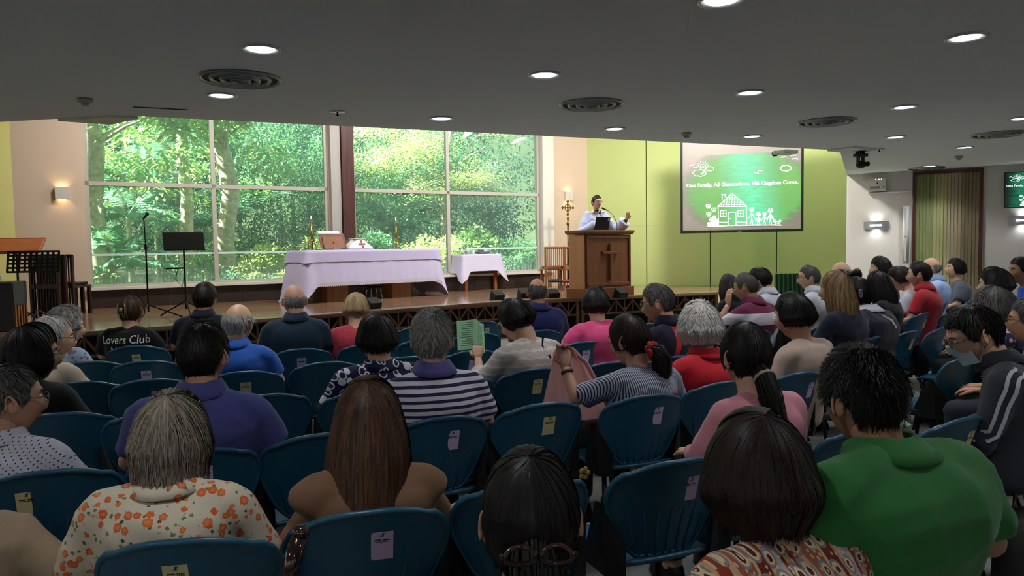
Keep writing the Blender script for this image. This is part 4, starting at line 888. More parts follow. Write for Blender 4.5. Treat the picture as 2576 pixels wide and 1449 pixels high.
# palms: shared frond meshes
def frond(seed, L_=1.7, nl=34):
    g = np.random.default_rng(seed); C = []; A = []; N_ = []; sz = []
    pts = [(0, L_ * f * math.cos(.15), L_ * (.55 * f - .62 * f * f)) for f in np.linspace(0, 1, 12)]
    for i in range(nl):
        f = .15 + .85 * i / nl; p = np.array([0, L_ * f, L_ * (.55 * f - .62 * f * f)])
        for sgn in (-1, 1): C.append(p); A.append(np.array([sgn * 1.0, .55 + .5 * f, -.18 - .15 * g.random()])); N_.append((0, -.1, 1)); sz.append(L_ * .32 * (1.1 - .75 * abs(f - .45)))
    me = leaf_mesh('frond', np.array(C), np.array(A), np.array(N_), np.array(sz), .11, ML_palm, np.clip(.5 + .2 * g.normal(size=len(C)), 0, 1))
    rb = MB().tube(pts, [.016 * (1 - .8 * f) for f in np.linspace(0, 1, 12)], 5); bm = bmesh.new(); bm.from_mesh(me); tl_ = bm.verts.layers.float.get('tint')
    vs = [bm.verts.new(p) for p in rb.v]
    for v in vs: v[tl_] = .8
    for q in rb.f: bm.faces.new([vs[j] for j in q])
    bm.to_mesh(me); bm.free(); return me
FRM = [frond(s) for s in (1, 2, 3)]
PALM = [(.9, 5.2, 2.1, 'between the stout trunk and the slim trunk'), (1.6, 6.6, 2.9, 'high behind the slim trunk'), (-.6, 6.0, 2.6, 'left of the stout trunk'), (2.9, 5.6, 1.9, 'behind the crooked trunk'), (.5, 3.6, .9, 'low behind the microphone stand'), (8.6, 7.4, 2.4, 'in the right-hand pane of the second window'), (7.9, 6.0, 1.5, 'low in the right-hand pane'), (2.3, 8.2, 3.9, 'tall, at the top of the first window'), (9.6, 6.2, 3.0, 'at the right jamb')]
for i, (s, d, z_, w_) in enumerate(PALM):
    q = outside(s, d, .3); t = empty('palm', q, i * .7, 'feathery palm ' + w_, 'palm', 'palms in the garden'); trunk([(0, 0, 0), (.03, .02, z_ * .6), (0, 0, z_)], (.07, .06, .05), parent=t, seg=8)
    for k in range(11):
        fo = link('frond', FRM[k % 3], t, (0, 0, z_)); fo.rotation_euler = (R(random.uniform(-10, 45)), 0, 2 * PI * k / 11 + random.uniform(-.2, .2)); sc_ = random.uniform(.8, 1.15); fo.scale = (sc_, sc_, sc_)
# low shrubs against the glass
SH = [(7.6, 2.6, 1.15, ML_lime, 'yellow-green shrub behind the side table'), (8.5, 2.2, .75, ML_broad, 'low leafy shrub at the right end of the windows'), (3.4, 2.4, 1.0, ML_lime, 'pale flowering shrub behind the left candlestick'), (4.9, 3.0, 1.2, ML_lime, 'pale shrub behind the timber column'), (6.2, 3.6, 1.3, ML_fine, 'round shrub behind the right candlestick'), (1.9, 1.6, .65, ML_broad, 'leafy shrub behind the music stand'), (.35, 1.2, .5, ML_broad, 'low leafy shrub at the left window corner'), (5.6, 2.2, .7, ML_fine, 'low shrub behind the altar'), (2.7, 2.0, .6, ML_palm, 'small plant below the crooked trunk'), (9.3, 1.5, .8, ML_fine, 'fine-leaved shrub in the bottom right corner of the windows'), (9.0, 3.4, 1.3, ML_broad, 'leafy shrub deeper behind the right corner'), (10.2, 2.8, 1.2, ML_fine, 'fine shrub beyond the right jamb')]
for i, (s, d, z_, mt, lab) in enumerate(SH):
    q = outside(s, d, .25); t = empty('shrub', q, 0, lab, 'shrub', 'shrubs by the window'); n_ = 4200 if mt is not ML_broad else 900
    me = crown('foliage', (.75, .6, z_ * .62), 26, .26, n_, .085 if mt is not ML_broad else .15, .5, mt, 60 + i, flat=.6, droop=.1, shell=.3); o = link('foliage', me, t, (0, 0, z_ * .75)); o['kind'] = 'stuff'
    for k in range(4): a = 1.6 * k; trunk([(0, 0, 0), (.15 * math.cos(a), .15 * math.sin(a), z_ * .5), (.35 * math.cos(a), .3 * math.sin(a), z_)], (.02, .014, .006), 'stem', t, 5)
# ================================================================ audience chairs
M_teal = plain('teal_plastic', '#174e68', .36, var=.04, vs=5, bump=.06, bs=500)
M_lil = plain('lilac_paper', '#d6c0e4', .7); M_yel = plain('yellow_paper', '#d9d09a', .7); M_ink = plain('ink', '#15121a', .8)
def hwf(v):
    T = [(0, .08), (.06, .122), (.15, .158), (.3, .19), (.45, .216), (.58, .233), (.68, .238), (.78, .231), (.86, .213), (.92, .186), (.96, .152), (.985, .11), (1, .06)]
    for (a, x), (b, y) in zip(T[:-1], T[1:]):
        if v <= b: return x + (y - x) * (v - a) / (b - a)
    return T[-1][1]
def back_pt(u, v, off=0.0):
    z = .435 + .368 * v - (.018 * (u / .235) ** 2 if v > .9 else 0)
    return (u, -.17 - .085 * v - .02 * v * v + .058 * (u / .235) ** 2 - off, z)
VS = [0, .05, .1, .18, .28, .4, .52, .64, .75, .84, .9, .94, .97, .99, 1.0]
cb = MB(); US = [-1 + 2 * i / 12 for i in range(13)]
cb.grid([[back_pt(hwf(v) * q, v, .006) for q in US] for v in VS]); cb.grid([[back_pt(hwf(v) * q, v, -.006) for q in US] for v in VS], flip=True)
outl = [back_pt(hwf(v), v) for v in VS] + [back_pt(hwf(1) * q, 1) for q in US[::-1][1:-1]] + [back_pt(-hwf(v), v) for v in VS[::-1]] + [back_pt(hwf(0) * q, 0) for q in US[1:-1]]
cb.tube(outl, .0105, 7, closed=True)
for k in range(-3, 4): cb.tube([back_pt(k * (.040 + .014 * f), .06 + .46 * f, .0065) for f in (0, .25, .5, .75, 1)], [.0025, .004, .004, .003, .001], 5)
for k in range(-3, 4): cb.box(back_pt(k * .03, .035, .006), (.016, .008, .012))
ME_back = cb.mesh('backrest', M_teal, True)
cb = MB(); P = []
for i in range(9):
    f = -1 + i / 4; row = []
    for j in range(9):
        g_ = -1 + j / 4; sx_ = g_ * math.sqrt(1 - .42 * f * f * .5); sy_ = f * math.sqrt(1 - .42 * g_ * g_ * .5); row.append((.235 * sx_, .02 + .215 * sy_, .445 - .014 * (1 - sx_ ** 2) * (1 - sy_ ** 2) - (.02 if f == 1 else 0)))
    P.append(row)
cb.grid(P); cb.grid([[(x, y, z - .014) for x, y, z in r_] for r_ in P], flip=True)
per = P[0] + [r_[-1] for r_ in P[1:]] + P[-1][::-1][1:] + [r_[0] for r_ in P[::-1][1:-1]]
cb.tube([(x, y, z - .006) for x, y, z in per], .011, 7, closed=True); ME_seat = cb.mesh('seat', M_teal, True)
ME_leg = {}
for sx_ in (-1, 1):
    ME_leg[(sx_, 1)] = MB().tube([(sx_ * .19, .16, .425), (sx_ * .215, .20, .2), (sx_ * .235, .225, 0)], .013, 8).mesh('leg', M_blackm, True)
    ME_leg[(sx_, -1)] = MB().tube([(sx_ * .19, -.13, .425), (sx_ * .215, -.19, .2), (sx_ * .235, -.245, 0)], .013, 8).mesh('leg', M_blackm, True)
def bracket_mesh(sx_):
    mb = MB(); mb.add([(sx_ * .175, .0, .40), (sx_ * .24, .0, .40), (sx_ * .255, -.13, .66), (sx_ * .185, -.20, .50), (sx_ * .175, -.20, .40), (sx_ * .24, -.17, .40), (sx_ * .25, -.155, .66), (sx_ * .18, -.215, .52)],
           [(0, 1, 2, 3), (4, 7, 6, 5), (0, 4, 5, 1), (1, 5, 6, 2), (2, 6, 7, 3), (3, 7, 4, 0)]); bm = bmesh.new(); me = mb.mesh('back_bracket', M_black); bm.from_mesh(me); bmesh.ops.recalc_face_normals(bm, faces=bm.faces); bm.to_mesh(me); bm.free(); return me
ME_br = [bracket_mesh(-1), bracket_mesh(1)]
ME_fr = MB().tube([(-.19, -.14, .42), (-.19, .17, .42), (.19, .17, .42), (.19, -.14, .42)], .012, 8, closed=True).box((0, 0, .415), (.3, .25, .02)).mesh('seat_frame', M_blackm)
_n = Vector((0, -1, -.27)).normalized()
def stick_pts(u0, v0, w, h, off):
    return [back_pt(u, v, off) for u, v in ((u0 - w / 2, v0 - h / 2), (u0 + w / 2, v0 - h / 2), (u0 + w / 2, v0 + h / 2), (u0 - w / 2, v0 + h / 2))]
def sticker_mesh(mat):
    mb = MB(); a = stick_pts(0, .70, .064, .25, .0072); b = stick_pts(0, .70, .064, .25, .0082); mb.add(a + b, [(0, 1, 2, 3), (4, 7, 6, 5), (0, 4, 5, 1), (1, 5, 6, 2), (2, 6, 7, 3), (3, 7, 4, 0)]); return mb.mesh('sticker', mat)
mk = MB()
def mkq(u, v, w, h): mk.add(stick_pts(u, v, w, h, .0088), [(3, 2, 1, 0)])
for k in range(9):
    if k not in (4,): mkq(-.02 + k * .005, .752, .0040, .012)
mkq(0, .735, .044, .005); mkq(.002, .80, .004, .03); mkq(.004, .812, .010, .006); mkq(0, .788, .009, .006)
ME_mark = mk.mesh('printed_marks', M_ink); ME_st = {'l': sticker_mesh(M_lil), 'y': sticker_mesh(M_yel)}
def chair(bx, by, yaw, st, label, su=.035):
    """bx, by: middle of the top edge of the backrest"""
    a = R(yaw); ox, oy = bx - math.sin(a) * .25, by + math.cos(a) * .25
    t = empty('stacking_chair', (ox, oy, 0), a, label, 'chair', 'teal stacking chairs in rows')
    link('backrest', ME_back, t); link('seat', ME_seat, t); link('seat_frame', ME_fr, t)
    for k in ME_leg.values(): link('leg', k, t)
    for k in ME_br: link('back_bracket', k, t)
    if st:
        s_ = link('sticker', ME_st[st], t, (su, .058 * (su / .235) ** 2, 0)); link('printed_marks', ME_mark, s_)
    return t
CH = [(-.87, 1.88, 9, 'y', 'under the woman in the orange flower blouse', -.02), (-.42, 2.07, 16, 'l', 'under the woman with long auburn hair', .035), (.04, 2.31, 20, None, 'holding the cream handbag', 0), (.56, 2.51, 22, 'l', 'empty, in front of the woman in the patterned blouse', .06), (.98, 2.72, 25, None, 'under the woman in pink with a long ponytail', 0), (1.42, 2.93, 28, None, 'empty, left of the man in the striped track jacket', 0), (1.88, 3.05, 30, 'y', 'under the man in the striped track jacket', .06),
      (-1.62, 2.50, 22, 'y', 'under the man in the dotted white shirt', -.06), (-1.21, 2.74, 24, 'l', 'under the man in the violet-blue polo', .03), (-.79, 2.95, 25, None, 'empty, left of the auburn hair', 0), (-.32, 3.21, 25, 'l', 'under the man in the navy striped polo', .05), (.14, 3.46, 25, 'y', 'empty, right of the navy striped polo', .03), (.67, 3.62, 21, 'l', 'under the woman lifting the pink scarf', .05), (1.13, 3.93, 26, None, 'under the white-haired woman in red', 0), (1.63, 4.17, 27, 'l', 'under the woman in the beige tee', .10),
      (-1.68, 3.42, 22, None, 'empty, left of the violet-blue polo', 0), (-1.29, 3.78, 23, 'l', 'empty, right of the violet-blue polo', .0), (-.78, 3.85, 25, None, 'under the woman in the ring-print blouse', 0), (-.31, 4.2, 25, 'y', 'empty, right of the ring-print blouse', .05), (.13, 4.45, 25, 'y', 'under the woman reading the green leaflet', .02), (.62, 4.66, 25, None, 'empty, before the woman with the red scrunchie', 0), (1.07, 4.86, 25, None, 'under the man with the red side stripe', 0), (1.56, 5.1, 26, None, 'empty, right of the red side stripe', 0),
      (-2.13, 4.29, 18, 'l', 'empty, nearest of the three on the left aisle', .03), (-1.67, 4.52, 20, 'y', 'under the old man in the bright blue polo', .01), (-1.24, 4.85, 22, None, 'empty, right of the bright blue polo', 0), (-.74, 5.02, 24, None, 'empty, behind the ring-print blouse in the fourth row', 0), (-.29, 5.28, 25, 'l', 'empty, below the green leaflet', .0), (.55, 5.67, 25, 'l', 'under the woman in the pink blouse', .02), (1.1, 5.9, 26, None, 'empty, before the man with the red side stripe', 0), (2.07, 6.25, 28, 'y', 'under the man in the maroon striped polo', .05),
      (-2.53, 5.03, 16, 'l', 'empty, middle of the three on the left aisle', .0), (-1.6, 5.52, 20, 'l', 'under the bald man in the dark teal shirt', .0), (-1.14, 5.78, 22, None, 'under the blond person in red', 0), (-.72, 6.05, 24, None, 'empty, behind the grey-haired striped polo', 0), (-.31, 6.36, 25, None, 'empty, behind the green leaflet', 0), (.25, 6.5, 25, None, 'under the balding man in navy', 0), (1.25, 6.9, 26, None, 'empty, in the front row near the lectern', 0), (1.85, 7.35, 28, None, 'under the woman with the gold hair pin', 0),
      (-3.02, 5.86, 12, 'y', 'under the woman with the claw clip, farthest on the left aisle', .0), (-2.5, 6.28, 16, None, 'under the dark-haired man in navy near the music stand', 0), (-.9, 6.95, 24, None, 'empty, in the front row right of the blond head', 0), (-.31, 7.37, 25, 'y', 'empty, front row above the green leaflet', .05),
      (-2.12, 3.42, 12, None, 'under the woman in black at the left edge', 0), (-2.52, 4.25, 12, None, 'under the white-haired man with glasses', 0), (-2.92, 5.05, 12, None, 'under the woman with grey curls', 0),
      (2.45, 5.3, 32, None, 'under the woman with the blue hair claw', 0), (2.85, 5.72, 32, None, 'under the man in navy with the white collar', 0), (3.25, 6.0, 36, 'y', 'empty, right of the navy back', .05), (3.7, 6.28, 38, 'l', 'empty, behind the masked man', .04), (4.2, 7.5, 38, 'y', 'under the young man in the red polo', .06), (4.72, 7.8, 40, None, 'empty, right of the red polo', 0), (5.72, 9.15, 52, None, 'under the woman in the grey tee', 0), (5.15, 8.75, 50, None, 'under the old man in the pale blue shirt', 0),
      (2.95, 4.72, 32, None, 'under the grey-haired woman in the floral blouse', 0), (3.75, 5.72, 38, None, 'under the black-haired woman in pale pink', 0), (3.05, 4.12, 34, None, 'under the person in mustard yellow', 0), (2.45, 7.5, 30, None, 'under the young man in the white polo', 0), (3.05, 7.65, 34, None, 'under the man with grey hair and glasses', 0), (3.3, 6.85, 36, None, 'under the woman with long black hair', 0), (4.1, 7.95, 40, None, 'under the woman in the white tee', 0), (2.9, 6.7, 34, None, 'empty, behind the navy back', 0),
      (4.7, 6.85, 42, None, 'under the man in bright blue at the right edge', 0)]
for bx, by, yw, st, lab, su in CH: chair(bx, by, yw, st, 'teal plastic stacking chair ' + lab, su)

# ================================================================ people
DG = bpy.context.evaluated_depsgraph_get
def remesh(mb, vox, name, mats, smooth=6, disp=0.0, dscale=9.0, seed=0.0, gather=None):
    me = mb.mesh(name, mats); o = bpy.data.objects.new(name, me); COL.objects.link(o)
    md = o.modifiers.new('r', 'REMESH'); md.mode = 'VOXEL'; md.voxel_size = vox; md.use_smooth_shade = True
    s_ = o.modifiers.new('s', 'SMOOTH'); s_.factor = .5; s_.iterations = smooth
    dg = DG(); dg.update(); out = bpy.data.meshes.new_from_object(o.evaluated_get(dg)); out.name = name
    bpy.data.objects.remove(o); bpy.data.meshes.remove(me)
    n = len(out.vertices)
    if disp:
        co = np.empty(n * 3, np.float32); out.vertices.foreach_get('co', co); nr = np.empty(n * 3, np.float32); out.vertices.foreach_get('normal', nr)
        co = co.reshape(-1, 3); nr = nr.reshape(-1, 3)
        x, y, z = co[:, 0] * dscale, co[:, 1] * dscale, co[:, 2] * dscale
        w = np.zeros(n)
        g = np.random.default_rng(int(seed * 100) + 3)
        for k in range(10):                                      # crossing soft folds
            d_ = g.normal(size=3) * np.array([.8, .5, 1.25]); d_ /= np.linalg.norm(d_); fr = g.uniform(.7, 2.2) if k < 6 else g.uniform(2.6, 5.0); p_ = g.uniform(0, 6.28)
            ph_ = (x * d_[0] + y * d_[1] + z * d_[2]) * fr + p_ + 1.2 * np.sin((x * d_[2] - z * d_[0]) * .55 + p_ * 2); w += (1 - np.abs(np.sin(ph_ * .5))) ** 2.5 * (g.uniform(.5, 1.0) if k < 6 else g.uniform(.25, .5))
        co += nr * ((w - w.mean()) * disp)[:, None]; out.vertices.foreach_set('co', co.ravel()); out.update()
    out.polygons.foreach_set('use_smooth', [True] * len(out.polygons)); out.polygons.foreach_set('material_index', [0] * len(out.polygons))
    if not out.materials: out.materials.append(mats)
    return out
def skin_mat(name, h):
    m = NT(name); n_ = m.noise(25, detail=5); m.set(Base_Color=m.mix(n_, tuple(c * .88 for c in lin(h)), lin(h)), Roughness=.48); m.set(Specular_IOR_Level=.4)
    m.bump(m.noise(220), .06, .002); return m.m
SKIN = {'light': skin_mat('skin_light', '#d8ab8e'), 'mid': skin_mat('skin_mid', '#c6967a'), 'tan': skin_mat('skin_tan', '#aa7e60')}
M_eye = plain('eye_white', '#d8d4ce', .2); M_iris = plain('eye_dark', '#17100c', .2); M_lip = plain('lip', '#9a5a50', .5)
def hair_mat(name, a, b, rough=.5):
    m = NT(name); t_ = m.n('Attribute', attribute_name='tint').outputs['Fac']
    n_ = m.noise(60, detail=3); m.set(Base_Color=m.mix(m.math('ADD', m.math('MULTIPLY', t_, .8), m.math('MULTIPLY', n_, .2)), lin(a), lin(b)), Roughness=rough); m.set(Specular_IOR_Level=.25); return m.m
HAIR = {'black': hair_mat('hair_black', '#070606', '#1a1614'), 'brownblack': hair_mat('hair_brownblack', '#0d0908', '#2e211a'), 'brown': hair_mat('hair_brown', '#2a1a12', '#57402e'), 'auburn': hair_mat('hair_auburn', '#140c09', '#5c3c2a'), 'grey': hair_mat('hair_grey', '#4a4846', '#a9a6a0'), 'darkgrey': hair_mat('hair_darkgrey', '#1f1e1e', '#6d6a67'), 'white': hair_mat('hair_white', '#a39e98', '#e2ded8'), 'ashgrey': hair_mat('hair_ash', '#4d463e', '#a79a88'), 'blond': hair_mat('hair_blond', '#6a4f2c', '#d2b684'), 'highlight': hair_mat('hair_highlight', '#3a2a1c', '#a08058')}
def head_dir(dx, dy, dz):
    """outer surface of a plain head (no face detail), unit direction -> point; x right, y forward, z up"""
    x, y, z = .075 * dx, (.094 if dy > 0 else .100) * dy, .116 * dz
    if z < 0:
        t = min(1, -z / .116); x *= 1 - .30 * t ** 1.6
        y *= (1 - .42 * t ** 1.2) if y < 0 else (1 - .05 * t)
    return x, y, z
def face(x, y, z):
    if y > .02:
        e = math.exp
        y += .024 * e(-(x / .0115) ** 2) * (1 if -.036 < z < -.012 else e(-((z + .024) / .026) ** 2) if z < 0 or z < .03 else e(-((z + .02) / .03) ** 2))
        y -= .010 * e(-((abs(x) - .031) / .015) ** 2 - ((z - .012) / .012) ** 2)
        y += .005 * e(-((z - .032) / .009) ** 2) * (1 if abs(x) < .05 else 0)
        y += .007 * e(-(x / .021) ** 2 - ((z + .060) / .008) ** 2) + .009 * e(-(x / .022) ** 2 - ((z + .102) / .018) ** 2)
        y += .004 * e(-((abs(x) - .045) / .018) ** 2 - ((z + .02) / .02) ** 2)
    return x, y, z
def head_mb(ears=1.0, fine=True):
    mb = MB(); nu, nv = (36, 30) if fine else (24, 18); P = []
    for i in range(nv + 1):
        a = -PI / 2 + PI * i / nv; row = []
        for k in range(nu):
            b = 2 * PI * k / nu; row.append(face(*head_dir(math.cos(a) * math.cos(b), math.cos(a) * math.sin(b), math.sin(a))))
        P.append(row)
    mb.grid(P, wrap=True)
    for sx_ in (-1, 1):
        Me = Matrix.Rotation(sx_ * R(-28) * ears, 3, 'Z'); c = Vector((sx_ * .073, -.008, -.008))
        mb.ell(c + Me @ Vector((sx_ * .006, -.006, 0)), (.008, .019, .030), 10, 8, M=Me @ Matrix.Rotation(R(12), 3, 'X'))
        mb.tube([c + Me @ Vector((sx_ * (.008 + .006 * ears), .014 * math.cos(q) - .008 - .004 * math.sin(q), .030 * math.sin(q) + .002)) for q in [R(-50 + 20 * j) for j in range(14)]], [.004] * 14, 6)
        mb.ell((sx_ * .031, .0735, .012), (.0115, .0115, .0105), 10, 8, mi=1); mb.ell((sx_ * .031, .083, .012), (.005, .004, .0052), 8, 6, mi=2)
        mb.tube([(sx_ * .016, .0885, .031), (sx_ * .033, .087, .036), (sx_ * .049, .075, .031)], [.0025, .0035, .002], 5, mi=2)
    mb.tube([(-.022, .080, -.060), (-.008, .0915, -.058), (.008, .0915, -.058), (.022, .080, -.060)], [.002, .0045, .0045, .002], 6, mi=3)
    return mb
POLE_T = R(-22)
def pole_dir(psi, al):
    """psi: angle from the crown whorl; al: 0 = towards the face, pi = nape"""
    v = Vector((math.sin(psi) * math.sin(al), math.sin(psi) * math.cos(al), math.cos(psi))); return Matrix.Rotation(-POLE_T, 3, 'X') @ v
def hairline(al, st):
    """lowest z the hair reaches on the head for this azimuth"""
    a = abs((al + PI) % (2 * PI) - PI); deg = math.degrees(a)
    T = st.get('line', [(0, .066), (35, .062), (55, .045), (72, .0), (85, -.018), (98, .012), (112, -.01), (135, -.062), (180, -.082)])
    for (a0, z0), (a1, z1) in zip(T[:-1], T[1:]):
        if deg <= a1: return z0 + (z1 - z0) * (deg - a0) / (a1 - a0)
    return T[-1][1]
def guide(al, st, rows):
    """one strand path from crown to tip as list of (point, outward)"""
    zl = hairline(al, st); out = []; th = st.get('thick', .012); hang = 0.0
    a = abs((al + PI) % (2 * PI) - PI); deg = math.degrees(a)
    if st.get('hang') and deg > st.get('open', 68): hang = st['hang'] * (1 if deg > st.get('open', 68) + 12 else .82)
    pe = None; psi = 0.02; pts = []
    while psi < 2.9:
        d = pole_dir(psi, al); p = Vector(head_dir(*d)); 
        if hang:
            if p.z < st.get('eq', .005): break
        elif p.z < zl: break
        pts.append((p, d)); psi += .06
    if not pts: d = pole_dir(.05, al); pts = [(Vector(head_dir(*d)), d)]
    n0 = len(pts); res = []
    for i, (p, d) in enumerate(pts):
        f = i / max(1, n0 - 1); k = th * (.75 + .25 * math.sin(PI * min(1, f * 1.0))) if not hang else th * (.8 + .2 * f)
        if st.get('taper', 1) and not hang: k *= 1 - .55 * max(0, (f - .6) / .4) * st.get('taper', 1)
        res.append((p + Vector(d).normalized() * k, Vector(d)))
    if hang:
        p0, d0 = res[-1]; h = Vector((d0.x, d0.y, 0)); h = h.normalized() if h.length > 1e-6 else Vector((0, -1, 0)); m_ = max(4, int(hang / .03))
        for j in range(1, m_ + 1):
            f = j / m_; inn = st.get('flare', -.012) * f + (-st.get('curl', 0)) * f ** 3 + .012 * math.sin(PI * min(f * 1.4, 1))
            back = st.get('backdrift', 0) * f
            res.append((p0 + h * inn + Vector((0, -back, -hang * f)), h))
    # resample
    L_ = [0]
    for (p, _), (q, _) in zip(res[:-1], res[1:]): L_.append(L_[-1] + (q - p).length)
    tot = L_[-1] or 1e-6; o_ = []; j = 0
    for i in range(rows):
        s = tot * i / (rows - 1)
        while j < len(L_) - 2 and L_[j + 1] < s: j += 1
        if len(res) == 1: o_.append(res[0]); continue
        f = (s - L_[j]) / max(1e-9, L_[j + 1] - L_[j]); o_.append((res[j][0].lerp(res[j + 1][0], f), res[j][1].lerp(res[j + 1][1], f)))
    return o_
def hair_mesh(st, mat, locks, seed):
    rnd = random.Random(seed); NA, NR = 44, 16; G = [guide(-PI + 2 * PI * (i + .5) / NA, st, NR) for i in range(NA)]
    mb = MB(); P = []; amp = st.get('clump', .0025); tint = []
    ph = [rnd.uniform(0, 6) for _ in range(NA)]
    bald = st.get('bald')
    for r_ in range(NR):
        row = []
        for i in range(NA):
            p, d = G[i][r_]; row.append(p + d * amp * math.sin(ph[i] + r_ * .35) * min(1, r_ / 3))
        P.append(row)
    cols = [i for i in range(NA)]
    if not bald:
        mb.grid(P, wrap=True)
        inner = [p * .93 + Vector((0, 0, .004)) for p in P[-1]]; mb.grid([P[-1], inner], wrap=True)
    else:
        for i in range(NA):
            al = abs(-PI + 2 * PI * (i + .5) / NA)
            if math.degrees(al) < bald[0]: continue
            r0 = next((k for k in range(NR) if P[k][i].z < bald[1]), NR - 2); j = (i + 1) % NA
            q = [[P[k][i], P[k][j]] for k in range(r0, NR)]
            if len(q) > 1: mb.grid(q)
    tint = [rnd.uniform(.25, .55)] * len(mb.v)
    sp = st.get('spike', 0.0); lw = st.get('lockw', .006)
    for _ in range(locks):
        al = rnd.uniform(-PI, PI); fi = (al + PI) / (2 * PI) * NA - .5; i0 = int(math.floor(fi)) % NA; f_ = fi - math.floor(fi); i1 = (i0 + 1) % NA
        s0 = rnd.uniform(0, .82) ** st.get('spow', .8); ln = rnd.uniform(*st.get('locklen', (.18, .5))); lift = rnd.uniform(.0005, .004) + .0; drift = rnd.uniform(-.25, .25) * st.get('mess', .4)
        p0 = G[i0][int(s0 * (NR - 1))][0]
        if bald and (math.degrees(abs(al)) < bald[0] or p0.z > bald[1] - .004): continue
        pts = []; K = 5
        for k in range(K + 1):
            s = min(1.0, s0 + ln * k / K); rr = s * (NR - 1); r0 = min(NR - 2, int(rr)); g = rr - r0
            a_i = (fi + drift * k) ; j0 = int(math.floor(a_i)) % NA; jf = a_i - math.floor(a_i); j1 = (j0 + 1) % NA
            p = (G[j0][r0][0].lerp(G[j0][r0 + 1][0], g)).lerp(G[j1][r0][0].lerp(G[j1][r0 + 1][0], g), jf); d = G[j0][r0][1].lerp(G[j1][r0][1], jf)
            over = max(0, s0 + ln * k / K - 1.0)
            pts.append((p + d.normalized() * (lift + sp * (k / K) ** 1.3 * rnd.uniform(.5, 1.2) + .002 * math.sin(k * 1.3 + al * 9) * st.get('wave', .3)) + Vector((0, 0, -over * st.get('overhang', .05))), d))
        w = lw * rnd.uniform(.5, 1.2); b = len(mb.v); tv_ = min(1, max(0, rnd.gauss(.5, .28)))
        for k, (p, d) in enumerate(pts):
            tg = (pts[min(K, k + 1)][0] - pts[max(0, k - 1)][0]); sd = tg.cross(d); sd = sd.normalized() if sd.length > 1e-7 else Vector((1, 0, 0)); ww = w * (1 - .85 * (k / K) ** 1.6) * (.6 if k == 0 else 1)
            mb.v.append(tuple(p - sd * ww / 2 - d.normalized() * .0006)); mb.v.append(tuple(p + sd * ww / 2)); tint += [tv_, tv_]
        for k in range(K): mb.f.append((b + 2 * k, b + 2 * k + 1, b + 2 * k + 3, b + 2 * k + 2)); mb.m.append(0)
    me = None
    return mb, tint
def tail(mb, tint, pts, rad, n, lw, seed, spread=1.0):
    """bundle of strands along a path: ponytail, bun tuft"""
    rnd = random.Random(seed); P = [Vector(p) for p in pts]; K = len(P) - 1
    mb.tube(P, [r_ * .85 for r_ in rad], 10); tint += [.35] * (len(mb.v) - len(tint))
    for _ in range(n):
        a = rnd.uniform(0, 2 * PI); b = len(mb.v); w = lw * rnd.uniform(.5, 1.1); tv_ = min(1, max(0, rnd.gauss(.5, .28))); ra = rnd.uniform(.8, 1.12); k0 = rnd.randint(0, max(0, K // 3))
        for k in range(k0, K + 1):
            t = (P[min(K, k + 1)] - P[max(0, k - 1)]).normalized(); x = t.cross(Vector((0, 1, .1))).normalized(); y = x.cross(t)
            f = k / K; aa = a + .25 * math.sin(k * .9 + a * 3); d = x * math.cos(aa) + y * math.sin(aa); p = P[k] + d * rad[k] * ra * (1 + .25 * spread * f * rnd.uniform(-.3, 1)); sd = t.cross(d).normalized(); ww = w * (1 - .8 * f ** 3)
            mb.v.append(tuple(p - sd * ww / 2)); mb.v.append(tuple(p + sd * ww / 2)); tint += [tv_, tv_]
        m_ = K + 1 - k0
        for k in range(m_ - 1): mb.f.append((b + 2 * k, b + 2 * k + 1, b + 2 * k + 3, b + 2 * k + 2)); mb.m.append(0)
def finish_hair(mb, tint, name, mat, parent, M):
    me = bpy.data.meshes.new(name); me.from_pydata([tuple(M @ Vector(p)) for p in mb.v], [], mb.f); me.materials.append(mat)
    me.polygons.foreach_set('use_smooth', [True] * len(me.polygons)); at = me.attributes.new('tint', 'FLOAT', 'POINT'); at.data.foreach_set('value', tint[:len(me.vertices)] + [.4] * (len(me.vertices) - len(tint)))
    return link(name, me, parent)
LINE_LONG = [(0, .060), (40, .055), (62, .02), (75, -.03), (180, -.08)]
